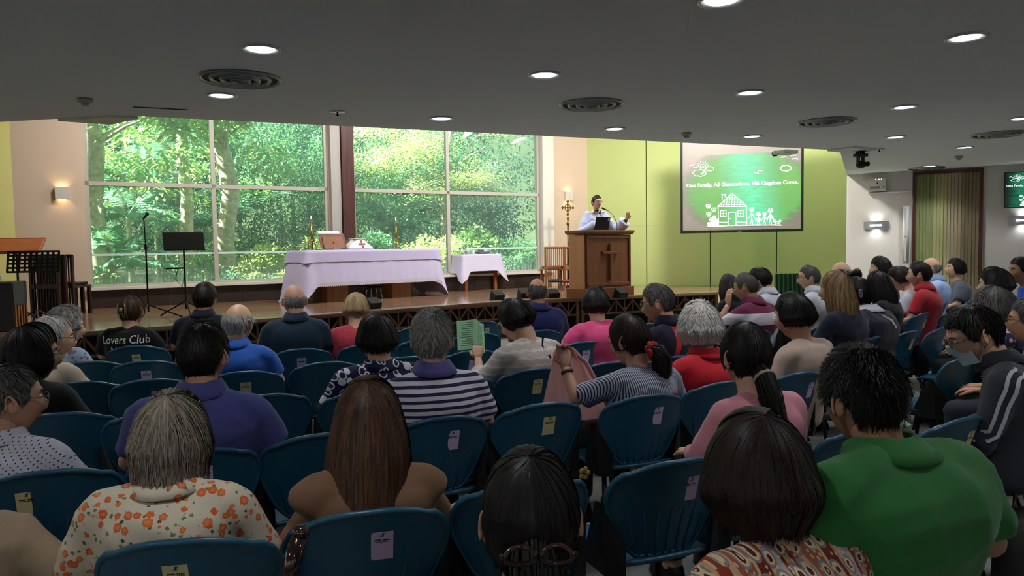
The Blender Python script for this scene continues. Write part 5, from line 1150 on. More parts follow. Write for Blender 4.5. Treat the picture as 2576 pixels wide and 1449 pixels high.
ST = {
 'short': dict(thick=.014, spike=.006, locklen=(.12, .3), mess=.5), 'shortfull': dict(thick=.022, spike=.005, locklen=(.15, .4), mess=.5, line=[(0, .062), (45, .05), (65, .0), (80, -.035), (100, -.03), (125, -.065), (180, -.10)]),
 'thin': dict(thick=.007, spike=.006, locklen=(.12, .3), mess=.7), 'fluffy': dict(thick=.030, hang=.085, open=62, flare=-.006, curl=.02, line=LINE_LONG, mess=1.6, locklen=(.15, .35), spike=.010, wave=1.6, clump=.005, lockw=.007),
 'spiky': dict(thick=.016, spike=.016, locklen=(.12, .26), mess=.9, lockw=.0045), 'buzz': dict(thick=.006, spike=.004, locklen=(.06, .12), mess=.6, lockw=.0035, clump=.0005),
 'bald': dict(thick=.008, bald=(62, .03), spike=.003, locklen=(.1, .22), mess=.5), 'balding': dict(thick=.012, bald=(50, .055), spike=.006, locklen=(.12, .3), mess=.8),
 'bob': dict(thick=.024, hang=.11, open=62, flare=-.004, curl=.02, line=LINE_LONG, mess=.35, locklen=(.25, .6), overhang=.03), 'pixie': dict(thick=.024, hang=.06, open=70, flare=-.012, curl=.02, line=LINE_LONG, mess=.45, locklen=(.2, .5), spike=.004),
 'roundbob': dict(thick=.031, hang=.10, open=60, flare=.004, curl=.03, line=LINE_LONG, mess=.35, locklen=(.25, .6)), 'shaggy': dict(thick=.019, hang=.115, open=60, flare=-.006, curl=.0, line=LINE_LONG, mess=1.0, locklen=(.25, .6), spike=.01, overhang=.12, wave=.6),
 'long': dict(thick=.020, hang=.46, open=66, flare=.026, backdrift=.045, line=LINE_LONG, mess=.25, locklen=(.3, .75), lockw=.007, overhang=.06), 'mid': dict(thick=.02, hang=.25, open=64, flare=.006, line=LINE_LONG, mess=.4, locklen=(.3, .7), overhang=.08, backdrift=.02),
 'pulled': dict(thick=.011, line=[(0, .062), (45, .05), (68, .0), (82, -.03), (110, -.03), (140, -.07), (180, -.09)], mess=.2, locklen=(.3, .6), taper=.2),
 'curly': dict(thick=.03, hang=.03, open=66, line=LINE_LONG, mess=2.4, locklen=(.1, .25), spike=.006, wave=2.0, clump=.006, lockw=.009),
}
def hand(mb, w, d, n, curl=.5, s=1.0, side=1, mi=0):
    """palm and five fingers from wrist w along d; n points out of the back of the hand"""
    w, d, n = Vector(w), Vector(d).normalized(), Vector(n); n = (n - d * n.dot(d)).normalized(); x = d.cross(n) * side
    rings = []
    for f, a, b in ((-.01, .024, .017), (.02, .030, .016), (.05, .040, .015), (.085, .041, .013), (.095, .036, .010)):
        c = w + d * f * s; rings.append([c + x * (a * s * math.cos(2 * PI * k / 12)) + n * (b * s * math.sin(2 * PI * k / 12)) for k in range(12)])
    mb.rings(rings, True, mi)
    for k, (off, L_) in enumerate(((-.030, .062), (-.010, .072), (.010, .068), (.029, .052))):
        p = w + d * (.085 * s) + x * (off * s); pts = [p]; a = .15
        for q in range(3):
            a += curl * (.55 + .1 * k); dd = d * math.cos(a) - n * math.sin(a); p = p + dd * (L_ * s * (.44, .32, .26)[q]); pts.append(p)
        mb.tube(pts, [.0092 * s, .0086 * s, .0078 * s, .0058 * s], 8, mi=mi)
    p = w + d * (.022 * s) - x * (.026 * s); td = (d * .75 - x * .75 - n * .25).normalized(); pts = [p, p + td * .034 * s, p + (td + d * .5 - n * curl * .5).normalized() * .062 * s]
    mb.tube(pts + [pts[-1] + (d - n * curl * .8).normalized() * .022 * s], [.012 * s, .0105 * s, .009 * s, .006 * s], 8, mi=mi)
TROUSER = plain('dark_trousers', '#1b1c22', .85); SHOE = plain('dark_shoe', '#120f0e', .5)
PANTS = {'dark': TROUSER, 'grey': plain('grey_trousers', '#3a3b3f', .85), 'denim': plain('denim_trousers', '#26344d', .9), 'beige': plain('beige_trousers', '#8a7a62', .9)}
NP = [0]
def person(label, hx, hy, H, yaw, hair, hcol, shirt, skin='light', near=1, build=1.0, lean=4, hpitch=6, hyaw=0, hroll=0, sleeve='short', collar=None, ears=1.0, hs=1.10, arms=None, pants='dark', glasses=None, roll=0, stand=0.0, locks=None, neckline=None, seed=None, female=False, shrug=0.0, wr=None):
    """hx, hy: where the head is; H: top of the head; yaw: facing, degrees from +Y; returns dict of parts"""
    NP[0] += 1; seed = seed or NP[0]; rnd = random.Random(seed); a = R(yaw)
    hairth = ST[hair]['thick'] if hair else 0; base = .44 + stand
    k = (H - hairth - .23 * hs - base) / (1.28 - .23 - .44)                       # torso scale up to the chin
    lean -= 6; d_ = 0 if stand else .085 * math.cos(a); hx *= (hy + d_) / hy; H = 1.55 - (1.55 - H) * (hy + d_) / hy; hy += d_
    if not hyaw and yaw <= 32: hyaw = -.75 * yaw
    b = build; LN = Matrix.Rotation(-R(lean), 3, 'X') @ Matrix.Rotation(R(roll), 3, 'Y')
    def T(p):                                                       # torso reference frame -> person frame
        v = Vector((p[0] * b, p[1] * (.5 + .5 * b), (p[2] - .44) * k)); return LN @ (v - Vector((0, 0, .03))) + Vector((0, 0, base + .03))
    HM = Matrix.Rotation(R(hyaw), 3, 'Z') @ Matrix.Rotation(-R(hpitch), 3, 'X') @ Matrix.Rotation(R(hroll), 3, 'Y')
    for _ in range(4):
        neck = T((0, .045, 1.06)); hc = neck + HM @ Vector((0, .022, .108)) * hs
        MH = Matrix.Translation(hc) @ (HM.to_4x4()) @ Matrix.Scale(hs, 4)
        k += (H - max((MH @ Vector((0, q, .112 + hairth))).z for q in (-.03, 0, .03))) / .62
    ox, oy = hx - (math.cos(a) * hc.x - math.sin(a) * hc.y), hy - (math.sin(a) * hc.x + math.cos(a) * hc.y)
    root = empty('person', (ox, oy, STAGE if stand else 0), a, label, 'person', None)
    RINGS = [(.44, .165, .12, .085), (.50, .185, .135, .085), (.58, .178, .13, .075), (.68, .165, .116, .055), (.78, .168, .112, .014), (.88, .178, .108, -.006), (.945, .178, .10, -.012), (.99, .150, .085, 0), (1.022, .105, .072, .012), (1.05, .066, .060, .026), (1.09, .055, .056, .036), (1.16, .052, .055, .048)]
    if female: RINGS = [(z, w_ * (.93 if z > .85 else 1.0), d_, y_) for z, w_, d_, y_ in RINGS]
    def torso(mb, inf, z0, z1, extra=0.0, seg=24, mi=0):
        rings = []
        for z, w_, d_, y_ in RINGS:
            if z < z0 - 1e-6 or z > z1 + 1e-6: continue
            w2, d2 = w_ + inf + extra * (z < .9), d_ + inf + extra * (z < .9); 
            rings.append([T((0, 0, 0)) * 0 + T((w2 * math.copysign(abs(math.cos(2 * PI * q / seg)) ** .85, math.cos(2 * PI * q / seg)), y_ + d2 * math.sin(2 * PI * q / seg), z)) for q in range(seg)])
        mb.rings(rings, True, mi)
    sh = [T((-.166, -.004, .955 + shrug)), T((.166, -.004, .955 + shrug))]; AR = []
    dfl = [(Vector((-.235 * b, .04, base + .30 * k)), Vector((-.10, .30, base + .19)), (.35, 1, -.1), (0, 0, 1), .5), (Vector((.235 * b, .04, base + .30 * k)), Vector((.10, .30, base + .19)), (-.35, 1, -.1), (0, 0, 1), .5)]
    for q in (0, 1):
        v = arms[q] if arms and arms[q] else dfl[q]; AR.append((sh[q], Vector(v[0]), Vector(v[1]), v[2], v[3], v[4]))
    def limb(mb, pts, rr, mi=0, seg=12):
        Q = []; W = []
        for i in range(len(pts) - 1):
            for j in range(4): f = j / 4; Q.append(Vector(pts[i]).lerp(Vector(pts[i + 1]), f)); W.append(rr[i] * (1 - f) + rr[i + 1] * f)
        Q.append(Vector(pts[-1])); W.append(rr[-1]); mb.tube(Q, W, seg, mi=mi)
        for p, r_ in zip(pts[1:-1], rr[1:-1]): mb.ell(p, (r_, r_, r_), 10, 8, mi=mi)
    fat = .5 + .5 * b
    if stand: LG = [[Vector((s_ * .095, 0, base + .04)), Vector((s_ * .10, .01, base * .55)), Vector((s_ * .10, -.01, .08))] for s_ in (-1, 1)]
    else: LG = [[Vector((s_ * .095 * b, .09, base + .07)), Vector((s_ * .12 * b, .42, base + .055)), Vector((s_ * .125 * b, .40, .09))] for s_ in (-1, 1)]
    mb = MB(); torso(mb, -.012 if shirt is not None else 0, .44, 1.022); mb.tube([T((0, .01, .97)), T((0, .03, 1.05)), T((0, .045, 1.12))], [(.072 * b ** .5, .06), (.058 * b ** .5, .056), (.054 * b ** .3, .054)], 16)
    for s_, e, w, *_ in AR: mb.ell(s_.lerp(T((0, 0, .93)), .1), (.045 * fat,) * 3, 10, 8); limb(mb, [s_.lerp(T((0, 0, .93)), .08), e, w], [.040 * fat, .040 * fat, .027])
    for L_ in LG: limb(mb, L_, [.085 * fat, .058 * fat, .042]); f0 = L_[2]; limb(mb, [f0, f0 + Vector((0, .05, -.05)), f0 + Vector((0, .15, -.06))], [.045, .042, .03])
    mb.tube([T((0, .036, 1.06)), hc + HM @ Vector((0, -.02, -.03)) * hs], [.056 * hs, .058 * hs], 14)
    me = remesh(mb, .021 if near < 2 else .017, 'body', SKIN[skin], 4)
    bm = bmesh.new(); bm.from_mesh(me); me2 = MB()
    hm = head_mb(ears, True); hm.v = [tuple(MH @ Vector(p)) for p in hm.v]
    for q, (s_, e, w, d, n, cu) in enumerate(AR): hand(hm, w, d, n, cu, .95 if female else 1.03, -1 if q else 1)
    hme = hm.mesh('h', [SKIN[skin], M_eye, M_iris, M_lip], True); bm.from_mesh(hme); bm.to_mesh(me); bm.free(); bpy.data.meshes.remove(hme)
    for m_ in (M_eye, M_iris, M_lip): me.materials.append(m_)
    me.polygons.foreach_set('use_smooth', [True] * len(me.polygons))
    body = link('body', me, root)
    # clothes
    ob = {'root': root, 'MH': MH, 'T': T, 'body': body, 'AR': AR, 'k': k, 'HM': HM, 'hc': hc, 'base': base}
    vx = {0: .021, 1: .017, 2: .0135, 3: .0115}[near]
    if shirt is not None:
        mb = MB(); torso(mb, .012, .44, 1.022 if not neckline else neckline, .012)
        yk = (sh[0] + sh[1]) / 2; mb.ell(T((0, -.008, .93)), (.205 * b, .103 * fat, .085 * k), 20, 10, M=LN); mb.ell(T((0, .0, .84)), (.19 * b, .112 * fat, .10 * k), 20, 10, M=LN)
        for s_, e, w, *_ in AR:
            mb.ell(s_.lerp(yk, .10), (.076 * fat, .074 * fat, .068 * fat), 10, 8); mb.tube([T((0, .02, 1.005)), s_.lerp(yk, .45) + Vector((0, 0, .018 * k)), s_], [.058 * fat, .066 * fat, .066 * fat], 12)
            if sleeve == 'long': limb(mb, [s_, e, w - (w - e) * .06], [.066 * fat, .056 * fat, .042])
            elif sleeve == 'mid': limb(mb, [s_, e, e + (w - e) * .45], [.068 * fat, .062 * fat, .056])
            elif sleeve == 'short': limb(mb, [s_, s_ + (e - s_) * .35, s_ + (e - s_) * .82], [.068 * fat, .067 * fat, .069 * fat])
            elif sleeve == 'puff': limb(mb, [s_, s_ + (e - s_) * .4, s_ + (e - s_) * .9], [.072 * fat, .088 * fat, .066 * fat])
            else: limb(mb, [s_, s_ + (e - s_) * .22], [.070 * fat, .066 * fat])
        ob['shirt'] = link('shirt', remesh(mb, vx, 'shirt', shirt, {0: 5, 1: 6, 2: 9, 3: 12}[near], wr or {0: .003, 1: .0045, 2: .0065, 3: .0075}[near], 9.0, seed), root)
    if pants:
        mb = MB(); mb.ell((0, .10 if not stand else .02, base + .06), (.17 * b, .12 * fat, .09), 16, 8)
        for L_ in LG: limb(mb, [L_[0], L_[1], L_[2] + Vector((0, 0, .03))], [.098 * fat, .074 * fat, .062])
        link('trousers', remesh(mb, .026, 'trousers', PANTS[pants], 3, .003, 8, seed), root)
        for L_ in LG: f0 = L_[2]; MB().loft([((f0.x, f0.y + .05, .0), .045, .135), ((f0.x, f0.y + .05, .02), .047, .138), ((f0.x, f0.y + .035, .055), .042, .11), ((f0.x, f0.y - .005, .09), .036, .05)], 14).build('shoe', SHOE, root, True)
    if collar:
        mb = MB(); seg = 28; rr = []
        ctr = [(1.060, .0650, .068, .034), (1.092, .0640, .067, .038), (1.100, .0680, .071, .038), (1.094, .0745, .078, .036), (1.062, .0920, .093, .026), (1.036, .1080, .104, .018), (1.030, .1020, .098, .018)]
        for z, w_, d_, y_ in ctr:
            ring = []
            for q in range(seg):
                th = 2 * PI * q / seg; fx = math.sin(th); ring.append(T((w_ * math.cos(th) * 1.02 / max(.8, b ** .6), y_ + d_ * fx, z - .03 * max(0, fx) - .006 * (fx < -.8))))
            rr.append(ring)
        mb.rings(rr, False); mb.build('collar', collar, root, True)
    if hair:
        st = ST[hair]; mb, tint = hair_mesh(st, None, locks if locks is not None else {0: 160, 1: 420, 2: 1000, 3: 1900}[near], seed)
        ob['hairmb'] = (mb, tint); ob['hairmat'] = HAIR[hcol]
    if glasses:
        g_ = MB(); 
        for s_ in (-1, 1):
            g_.tube([Vector((s_ * .033 + .024 * math.cos(2 * PI * q / 16), .098, .010 + .018 * math.sin(2 * PI * q / 16))) for q in range(16)], .0018, 5, closed=True)
            g_.tube([(s_ * .056, .097, .016), (s_ * .075, .085, .016), (s_ * .080, .0, .012), (s_ * .076, -.022, -.004)], .0017, 5)
        g_.tube([(-.009, .099, .014), (0, .102, .017), (.009, .099, .014)], .0016, 5); g_.v = [tuple(MH @ Vector(p)) for p in g_.v]; g_.build('glasses', glasses, root, True)
    return ob
def done(ob):
    if 'hairmb' in ob: mb, tint = ob['hairmb']; ob['hair'] = finish_hair(mb, tint, 'hair', ob['hairmat'], ob['root'], ob['MH'])
    return ob
# ---------------------------------------------------------------- fabrics
def cloth(name, h, rough=.85, weave=700, var=.04):
    m = NT('cloth_' + name); c_ = lin(h); n_ = m.noise(6, detail=3)
    m.set(Base_Color=m.mix(n_, tuple(x * (1 - var) for x in c_), tuple(min(1, x * (1 + var)) for x in c_)), Roughness=rough); m.set(Sheen_Weight=.15, Specular_IOR_Level=.2)
    h1 = m.noise(9, detail=2); h2 = m.noise(weave, detail=1); m.bump(m.math('ADD', m.math('MULTIPLY', h1, .8), m.math('MULTIPLY', h2, .12)), .35, .012); return m.m
def patt(name, fn, rough=.85):
    m = NT('cloth_' + name); x, y, z = m.xyz(); m.set(Base_Color=fn(m, x, y, z), Roughness=rough); m.set(Sheen_Weight=.1, Specular_IOR_Level=.2); m.bump(m.noise(9, detail=2), .3, .012); return m.m
def lt(m, a, b): return m.math('LESS_THAN', a, b)
def gt(m, a, b): return m.math('GREATER_THAN', a, b)
def AND(m, a, b): return m.math('MULTIPLY', a, b)
def stripes(period, duty, ca, cb, wob=.006):
    def fn(m, x, y, z):
        zz = m.math('ADD', z, m.math('MULTIPLY', m.noise(5), wob)); f = m.math('FRACT', m.math('DIVIDE', zz, period)); return m.mix(lt(m, f, duty), lin(cb), lin(ca))
    return fn
def floral(base, cols, leaf, sc=22.0, r_=.42, lsc=38.0):
    def fn(m, x, y, z):
        v = m.comb(x, m.math('MULTIPLY', y, 1.0), z); nv = m.n('VectorMath', operation='MULTIPLY_ADD'); m.put(nv.inputs[0], m.n('TexNoise', i_Scale=90.0).outputs[1]); nv.inputs[1].default_value = (.012, .012, .012); m.put(nv.inputs[2], v); v2 = nv.outputs[0]
        f = m.vor(sc, v2); l = m.vor(lsc, v2); rr = m.xyz(f[1]); lr = m.xyz(l[1])
        lm = AND(m, lt(m, l[0], .30), gt(m, lr[0], .42)); c_ = m.mix(lm, lin(base), m.mix(lr[1], lin(leaf[0]), lin(leaf[1])))
        rad = m.math('MULTIPLY_ADD', rr[1], .22, r_ - .18); fm = AND(m, lt(m, f[0], rad), gt(m, rr[0], .30))
        fc = m.mix(rr[2], lin(cols[0]), lin(cols[1])); fc = m.mix(gt(m, f[0], m.math('MULTIPLY', rad, .55)), m.mix(.45, fc, lin(cols[2])), fc)
        return m.mix(fm, c_, fc)
    return fn
def dots(base, dot, sc, r_):
    def fn(m, x, y, z):
        v = m.comb(m.math('ADD', x, z), m.math('SUBTRACT', x, z), 0); d = m.vor(sc, v, dim='2D', rnd=.0); return m.mix(lt(m, d[0], r_), lin(base), lin(dot))
    return fn
def rings(base, ink, sc):
    def fn(m, x, y, z):
        v = m.comb(x, z, 0); d = m.vor(sc, v, dim='2D', rnd=.75); c_ = m.xyz(d[1]); r_ = m.math('MULTIPLY_ADD', c_[0], .20, .20)
        ring = lt(m, m.math('ABSOLUTE', m.math('SUBTRACT', d[0], r_)), .065); fill = AND(m, lt(m, d[0], r_), gt(m, c_[1], .66)); return m.mix(m.math('MAXIMUM', ring, fill), lin(base), lin(ink))
    return fn
def knit(m, x, y, z):
    zz = m.math('ADD', z, m.math('MULTIPLY', m.math('SINE', m.math('MULTIPLY', m.math('ADD', x, y), 110)), .0045)); f = m.math('FRACT', m.math('DIVIDE', zz, .045))
    return m.mix(lt(m, f, .3), lin('#b9afa8'), lin('#d3ccc4'))
def pinv(m, x, y, z):
    f = m.math('FRACT', m.math('DIVIDE', x, .0105)); return m.mix(lt(m, f, .45), lin('#a9aebb'), lin('#2a3145'))
def maroon(m, x, y, z):
    f = m.math('FRACT', m.math('DIVIDE', m.math('SUBTRACT', z, .035), .20)); return m.mix(lt(m, f, .52), lin('#5d1a38'), lin('#cfc9d2'))
def tribal(m, x, y, z):
    f = m.math('FRACT', m.math('DIVIDE', m.math('ADD', x, m.math('MULTIPLY', m.noise(4), .03)), .19)); band = m.ramp(f, [(0, lin('#8a3626')), (.12, lin('#c8a183')), (.2, lin('#a05a44')), (.42, lin('#c9b08a')), (.46, lin('#6f2a24')), (.62, lin('#b88a5c')), (.66, lin('#a8a0a0')), (.84, lin('#7c2f28')), (.9, lin('#c59a70'))], 'CONSTANT')
    v = m.vor(26, m.comb(x, z, 0), dim='2D', rnd=.35); c_ = m.xyz(v[1]); mot = m.ramp(v[0], [(0, lin('#5a1f1d')), (.16, lin('#d8c49a')), (.27, lin('#80868f')), (.38, lin('#b0512f'))], 'CONSTANT'); k = m.vor(75, m.comb(x, z, 0), dim='2D')
    c1 = m.mix(lt(m, v[0], .40), band, mot); return m.mix(AND(m, lt(m, k[0], .22), gt(m, m.xyz(k[1])[0], .4)), c1, lin('#d2b48c'))
def sidestripe(m, x, y, z):
    q = m.math('ADD', x, m.math('MULTIPLY', m.math('SUBTRACT', z, .8), -.32)); red = AND(m, gt(m, q, -.145), lt(m, q, -.105)); gr = AND(m, gt(m, q, -.20), lt(m, q, -.145)); low = lt(m, z, .78)
    return m.mix(red, m.mix(AND(m, gr, low), lin('#14152a'), lin('#73737c')), lin('#b02228'))
C_ = dict(
 khaki=cloth('khaki', '#a08a72'), floral=patt('orange_flowers', floral('#d9cdb6', ('#e07a3c', '#d8572a', '#e8a071'), ('#7d8a55', '#4f5b38'), 33, .46, 52)), brown=cloth('brown', '#7a5a44'), black=cloth('black', '#0f0e10'), tribal=patt('tribal', tribal), green=cloth('green', '#2b6a33'),
 dots=patt('dots', dots('#c9c6d4', '#2b2b45', 46.0, .16)), beige=cloth('beige', '#b7a692'), curly=patt('curly_floral', floral('#8fa6b8', ('#a04a78', '#7a5aa0', '#c07a50'), ('#5a7a58', '#8a4a58'), 26)), navy=cloth('navy', '#12152c'), blue=cloth('blue', '#2a5bb0'), teal=cloth('dark_teal', '#132a3c'), violet=cloth('violet_blue', '#41457f'),
 reddot=patt('red_dots', dots('#a8303e', '#d88a90', 60, .14)), ring=patt('rings', rings('#161a3c', '#d3d2da', 19.0)), stripe=patt('navy_stripe', stripes(.032, .45, '#25244e', '#cfcbd2')), collarv=cloth('violet_collar', '#4a467a'), knit=patt('knit', knit), navy2=cloth('navy_polo', '#161c4e'), pink=cloth('pink', '#d4497c'), pinv=patt('pinstripe', pinv), side=patt('sidestripe', sidestripe), red=cloth('red', '#c0202f'), rose=cloth('rose', '#d58d9a'), btee=cloth('beige_tee', '#b09a8c'),
 maroon=patt('maroon', maroon), mcollar=cloth('maroon_collar', '#5d1a38'), dnavy=cloth('deep_navy', '#10131f'), white=cloth('white', '#c6c8d4'), dkblue=cloth('ink_navy', '#0f1226'), bred=cloth('brick_red', '#a8242e'), pblue=cloth('pale_blue', '#9db6e0'), grey=cloth('grey', '#565a66'), ppink=cloth('pale_pink', '#d9b6bc'), nfl=patt('navy_floral', floral('#232846', ('#c98a88', '#d8d0d6', '#a0a8c8'), ('#6a7090', '#c07868'), 24)), jacket=cloth('track_jacket', '#2c2e36'), brightb=cloth('bright_blue', '#2848c0'), must=cloth('mustard', '#b8913f'), alb=cloth('alb', '#a9b3d2'))
M_gl = plain('glasses_black', '#0c0c0e', .3); M_glm = plain('glasses_metal', '#8a8578', .3, .9)
BVH = lambda me: BVHTree.FromPolygons([v.co for v in me.vertices], [p.vertices for p in me.polygons])
def decal_text(ob, txt, size, x0, z0, mat, name='lettering'):
    cu = bpy.data.curves.new('t', 'FONT'); cu.body = txt; cu.size = size; cu.align_x = 'CENTER'; cu.fill_mode = 'FRONT'; cu.resolution_u = 2; o = bpy.data.objects.new('t', cu); COL.objects.link(o); dg = DG(); dg.update(); me = bpy.data.meshes.new_from_object(o.evaluated_get(dg)); bpy.data.objects.remove(o)
    bv = BVH(ob['shirt'].data)
    for v in me.vertices:
        x, z = x0 + v.co.x * .92, z0 + v.co.y * 1.15; h = bv.ray_cast(Vector((x, -.7, z)), Vector((0, 1, 0)))[0]; v.co = (x, (h.y if h else -.15) - .008, z)
    me.materials.clear(); me.materials.append(mat); return link(name, me, ob['shirt'])
def ribbon(ob, pts, w, mat, name, off=.004, target='shirt', dirv=(0, 1, 0)):
    """flat band laid on the back of a garment along (x, z) points"""
    bv = BVH(ob[target].data); P = []
    for (x, z), (x2, z2) in zip(pts, pts[1:] + [(2 * pts[-1][0] - pts[-2][0], 2 * pts[-1][1] - pts[-2][1])]):
        d = Vector((x2 - x, 0, z2 - z)).normalized(); n = Vector((-d.z, 0, d.x)) * w / 2; row = []
        for s_ in (-1, 0, 1):
            q = Vector((x, 0, z)) + n * s_; h = bv.ray_cast(Vector((q.x, -.7, q.z)), Vector((0, 1, 0)))[0]; row.append((q.x, (h.y if h else -.1) - off, q.z))
        P.append(row)
    return MB().grid(P).build(name, mat, ob['root'], True)
def in_head(ob, mb, name, mat, smooth=True, sub=None):
    mb.v = [tuple(ob['MH'] @ Vector(p)) for p in mb.v]; return mb.build(name, mat, sub or ob['root'], smooth)
ST['long']['hang'] = .27; ST['long']['thick'] = .022
M_tort = plain('tortoiseshell', '#2a1512', .15, var=.6, vs=60); M_gold = plain('gold_pin', '#a88a50', .3, .9)

# ---------------------------------------------------------------- the near rows
o = done(person('person in a khaki shirt leaning over at the bottom left corner', -1.62, 2.02, 1.0, 30, 'short', 'black', C_['khaki'], near=3, lean=28, roll=-14, build=1.1, sleeve='mid', collar=C_['khaki'], wr=.013))
o = done(person('elderly woman with ash-grey hair in a cream blouse with orange flowers', -.99, 2.10, 1.15, 14, 'shaggy', 'ashgrey', C_['floral'], near=3, female=True, hpitch=8, lean=6, sleeve='mid', collar=C_['floral'], build=1.06, hs=1.06, locks=2600))
o = done(person('woman with long straight auburn hair in a brown sleeveless top', -.46, 2.30, 1.15, 22, 'long', 'auburn', C_['brown'], near=3, female=True, lean=6, hpitch=6, sleeve='none', build=1.08, hs=1.14, locks=3000, skin='tan'))
ob = person('black-haired woman with a tortoiseshell clip at the bottom of the photo', .03, 1.47, 1.14, 22, 'pulled', 'black', C_['black'], near=3, female=True, lean=8, hpitch=4, hs=1.22, hyaw=-19, locks=2200)
tail(*ob['hairmb'], [(0, -.07, .0), (0, -.10, -.05), (.005, -.112, -.12), (.005, -.11, -.22), (.0, -.10, -.32)], [.03, .045, .048, .042, .018], 420, .006, 3); done(ob)
cl = MB()
for s_ in (-1, 1): cl.tube([(s_ * (.028 + .024 * math.cos(q)), -.158 - .006 * math.cos(q * 2), -.010 + .014 * math.sin(q)) for q in [2 * PI * j / 18 for j in range(18)]], .0042, 7, closed=True)
cl.box((-.055, -.156, -.010), (.012, .008, .008)).box((.055, -.156, -.010), (.012, .008, .008)); in_head(ob, cl, 'hair_clip', M_tort)
o = done(person('woman with a full dark bob and a woven-pattern blouse at the bottom right', .57, 1.69, 1.165, 22, 'roundbob', 'brownblack', C_['tribal'], near=3, female=True, lean=10, hpitch=10, hs=1.2, build=1.1, sleeve='long', locks=3000))
o = done(person('large man in a dark green polo shirt with short black hair', .92, 1.92, 1.27, 24, 'spiky', 'black', C_['green'], near=3, lean=14, hpitch=18, hyaw=-14, build=1.42, sleeve='short', collar=C_['green'], hs=1.13, ears=1.2, skin='tan', locks=3400, shrug=.02))
ob = person('woman in a rose-pink top with a long black ponytail', .94, 2.95, 1.235, 22, 'pulled', 'black', C_['rose'], near=2, female=True, lean=4, hpitch=8, hyaw=-10, hs=1.16, sleeve='long', build=1.0, locks=1500)
tail(*ob['hairmb'], [(0, -.085, -.05), (.0, -.118, -.075), (.01, -.13, -.14), (.02, -.125, -.22), (.03, -.115, -.30), (.04, -.105, -.38)], [.03, .032, .034, .034, .03, .012], 360, .005, 4, 1.8); done(ob)
in_head(ob, MB().tube([(.034 * math.cos(q), -.114 - .024 * math.sin(q), -.072 + .024 * math.sin(q)) for q in [2 * PI * j / 20 for j in range(20)]], [.005 + .003 * (j % 2) for j in range(20)], 6, closed=True), 'hair_tie', plain('beaded_tie', '#a8a29a', .4))
ob = done(person('man in a charcoal track jacket with two white stripes, wearing a face mask', 2.12, 3.36, 1.25, 50, 'short', 'black', C_['jacket'], near=2, lean=18, hpitch=26, hyaw=22, sleeve='long', collar=C_['jacket'], build=1.15, hs=1.15, glasses=M_gl, pants='grey', ears=1.3, locks=1300, arms=[(Vector((-.28, .16, .66)), Vector((-.13, .40, .60)), (.3, 1, -.1), (0, 0, 1), .5), None]))
mk_ = MB(); mk_.grid([[(x_, .096 - 15 * x_ * x_ + .020 * math.exp(-(x_ / .015) ** 2) * (z_ > -.05) + .22 * min(0, z_ + .06), z_) for x_ in [-.06 + .12 * i / 12 for i in range(13)]] for z_ in (-.004, -.028, -.052, -.074, -.092)]); in_head(ob, mk_, 'face_mask', plain('mask_blue', '#cfe6ee', .8))
for s_ in (-1, 1): in_head(ob, MB().tube([(s_ * .058, .04, -.02), (s_ * .076, -.005, .02), (s_ * .08, -.022, .0), (s_ * .058, .035, -.09)], .0022, 5), 'mask_strap', M_paper)
for dx in (-.020, .020):
    pts = []; s0, e0, w0 = ob['AR'][0][:3]; nk = ob['T']((-.07, -.03, 1.02))
    for A_, B_, n_ in ((nk, s0 + Vector((-.035, 0, .05)), 3), (s0 + Vector((-.035, 0, .05)), e0, 5), (e0, w0, 4)):
        for j in range(n_): pts.append(A_.lerp(B_, j / n_))
    bv = BVH(ob['shirt'].data); row = []
    for p in pts:
        h = bv.find_nearest(p + Vector((-.10, -.09, .06))); q = (h[0] if h[0] else p) + (h[1] if h[0] else Vector((0, 0, 0))) * .004
        row.append(q)
    T_ = []
    for i, q in enumerate(row):
        d = (row[min(i + 1, len(row) - 1)] - row[max(0, i - 1)]).normalized(); n_ = bv.find_nearest(q)[1]; sd = d.cross(n_).normalized(); T_.append([tuple(q + sd * (dx + .008)), tuple(q + sd * (dx - .008))])
    MB().grid(T_).build('sleeve_stripe', plain('stripe_white', '#b4b4bc', .8), ob['root'], True)

# ---------------------------------------------------------------- second and third row
ob = done(person('man in a white shirt with small dark dots and glasses at the left edge', -1.88, 2.72, 1.14, 2, 'thin', 'darkgrey', C_['dots'], near=3, lean=6, hpitch=4, hyaw=-42, sleeve='short', collar=C_['dots'], build=1.2, hs=1.14, glasses=M_glm, skin='mid', ears=1.2))
ob = done(person('man in a violet-blue polo with black hair and wide-set ears', -1.24, 2.93, 1.275, 12, 'short', 'black', C_['violet'], near=3, lean=5, hpitch=4, build=1.22, collar=C_['violet'], ears=1.9, hs=1.14, skin='mid', locks=2200))
ob = done(person('grey-haired man in a navy and white striped polo', -.37, 3.36, 1.265, 18, 'spiky', 'grey', C_['stripe'], near=3, lean=6, hpitch=8, build=1.1, collar=C_['collarv'], hs=1.1, ears=1.3, skin='mid', locks=2600))
ob = person('woman in a pinstripe dress with a red scrunchie holding up a pink scarf', .61, 3.84, 1.19, 28, 'pulled', 'brownblack', C_['pinv'], near=3, female=True, lean=8, hpitch=12, hyaw=18, hs=1.15, build=1.05, locks=1500, skin='mid', arms=[(Vector((-.30, .20, .74)), Vector((-.30, .30, .90)), (.05, .25, 1), (-.4, -.9, .2), 1.0), None])
tail(*ob['hairmb'], [(0, -.10, -.05), (.01, -.135, -.07), (.02, -.145, -.11), (.02, -.135, -.17), (.01, -.12, -.215)], [.024, .036, .042, .036, .012], 260, .006, 6); done(ob)
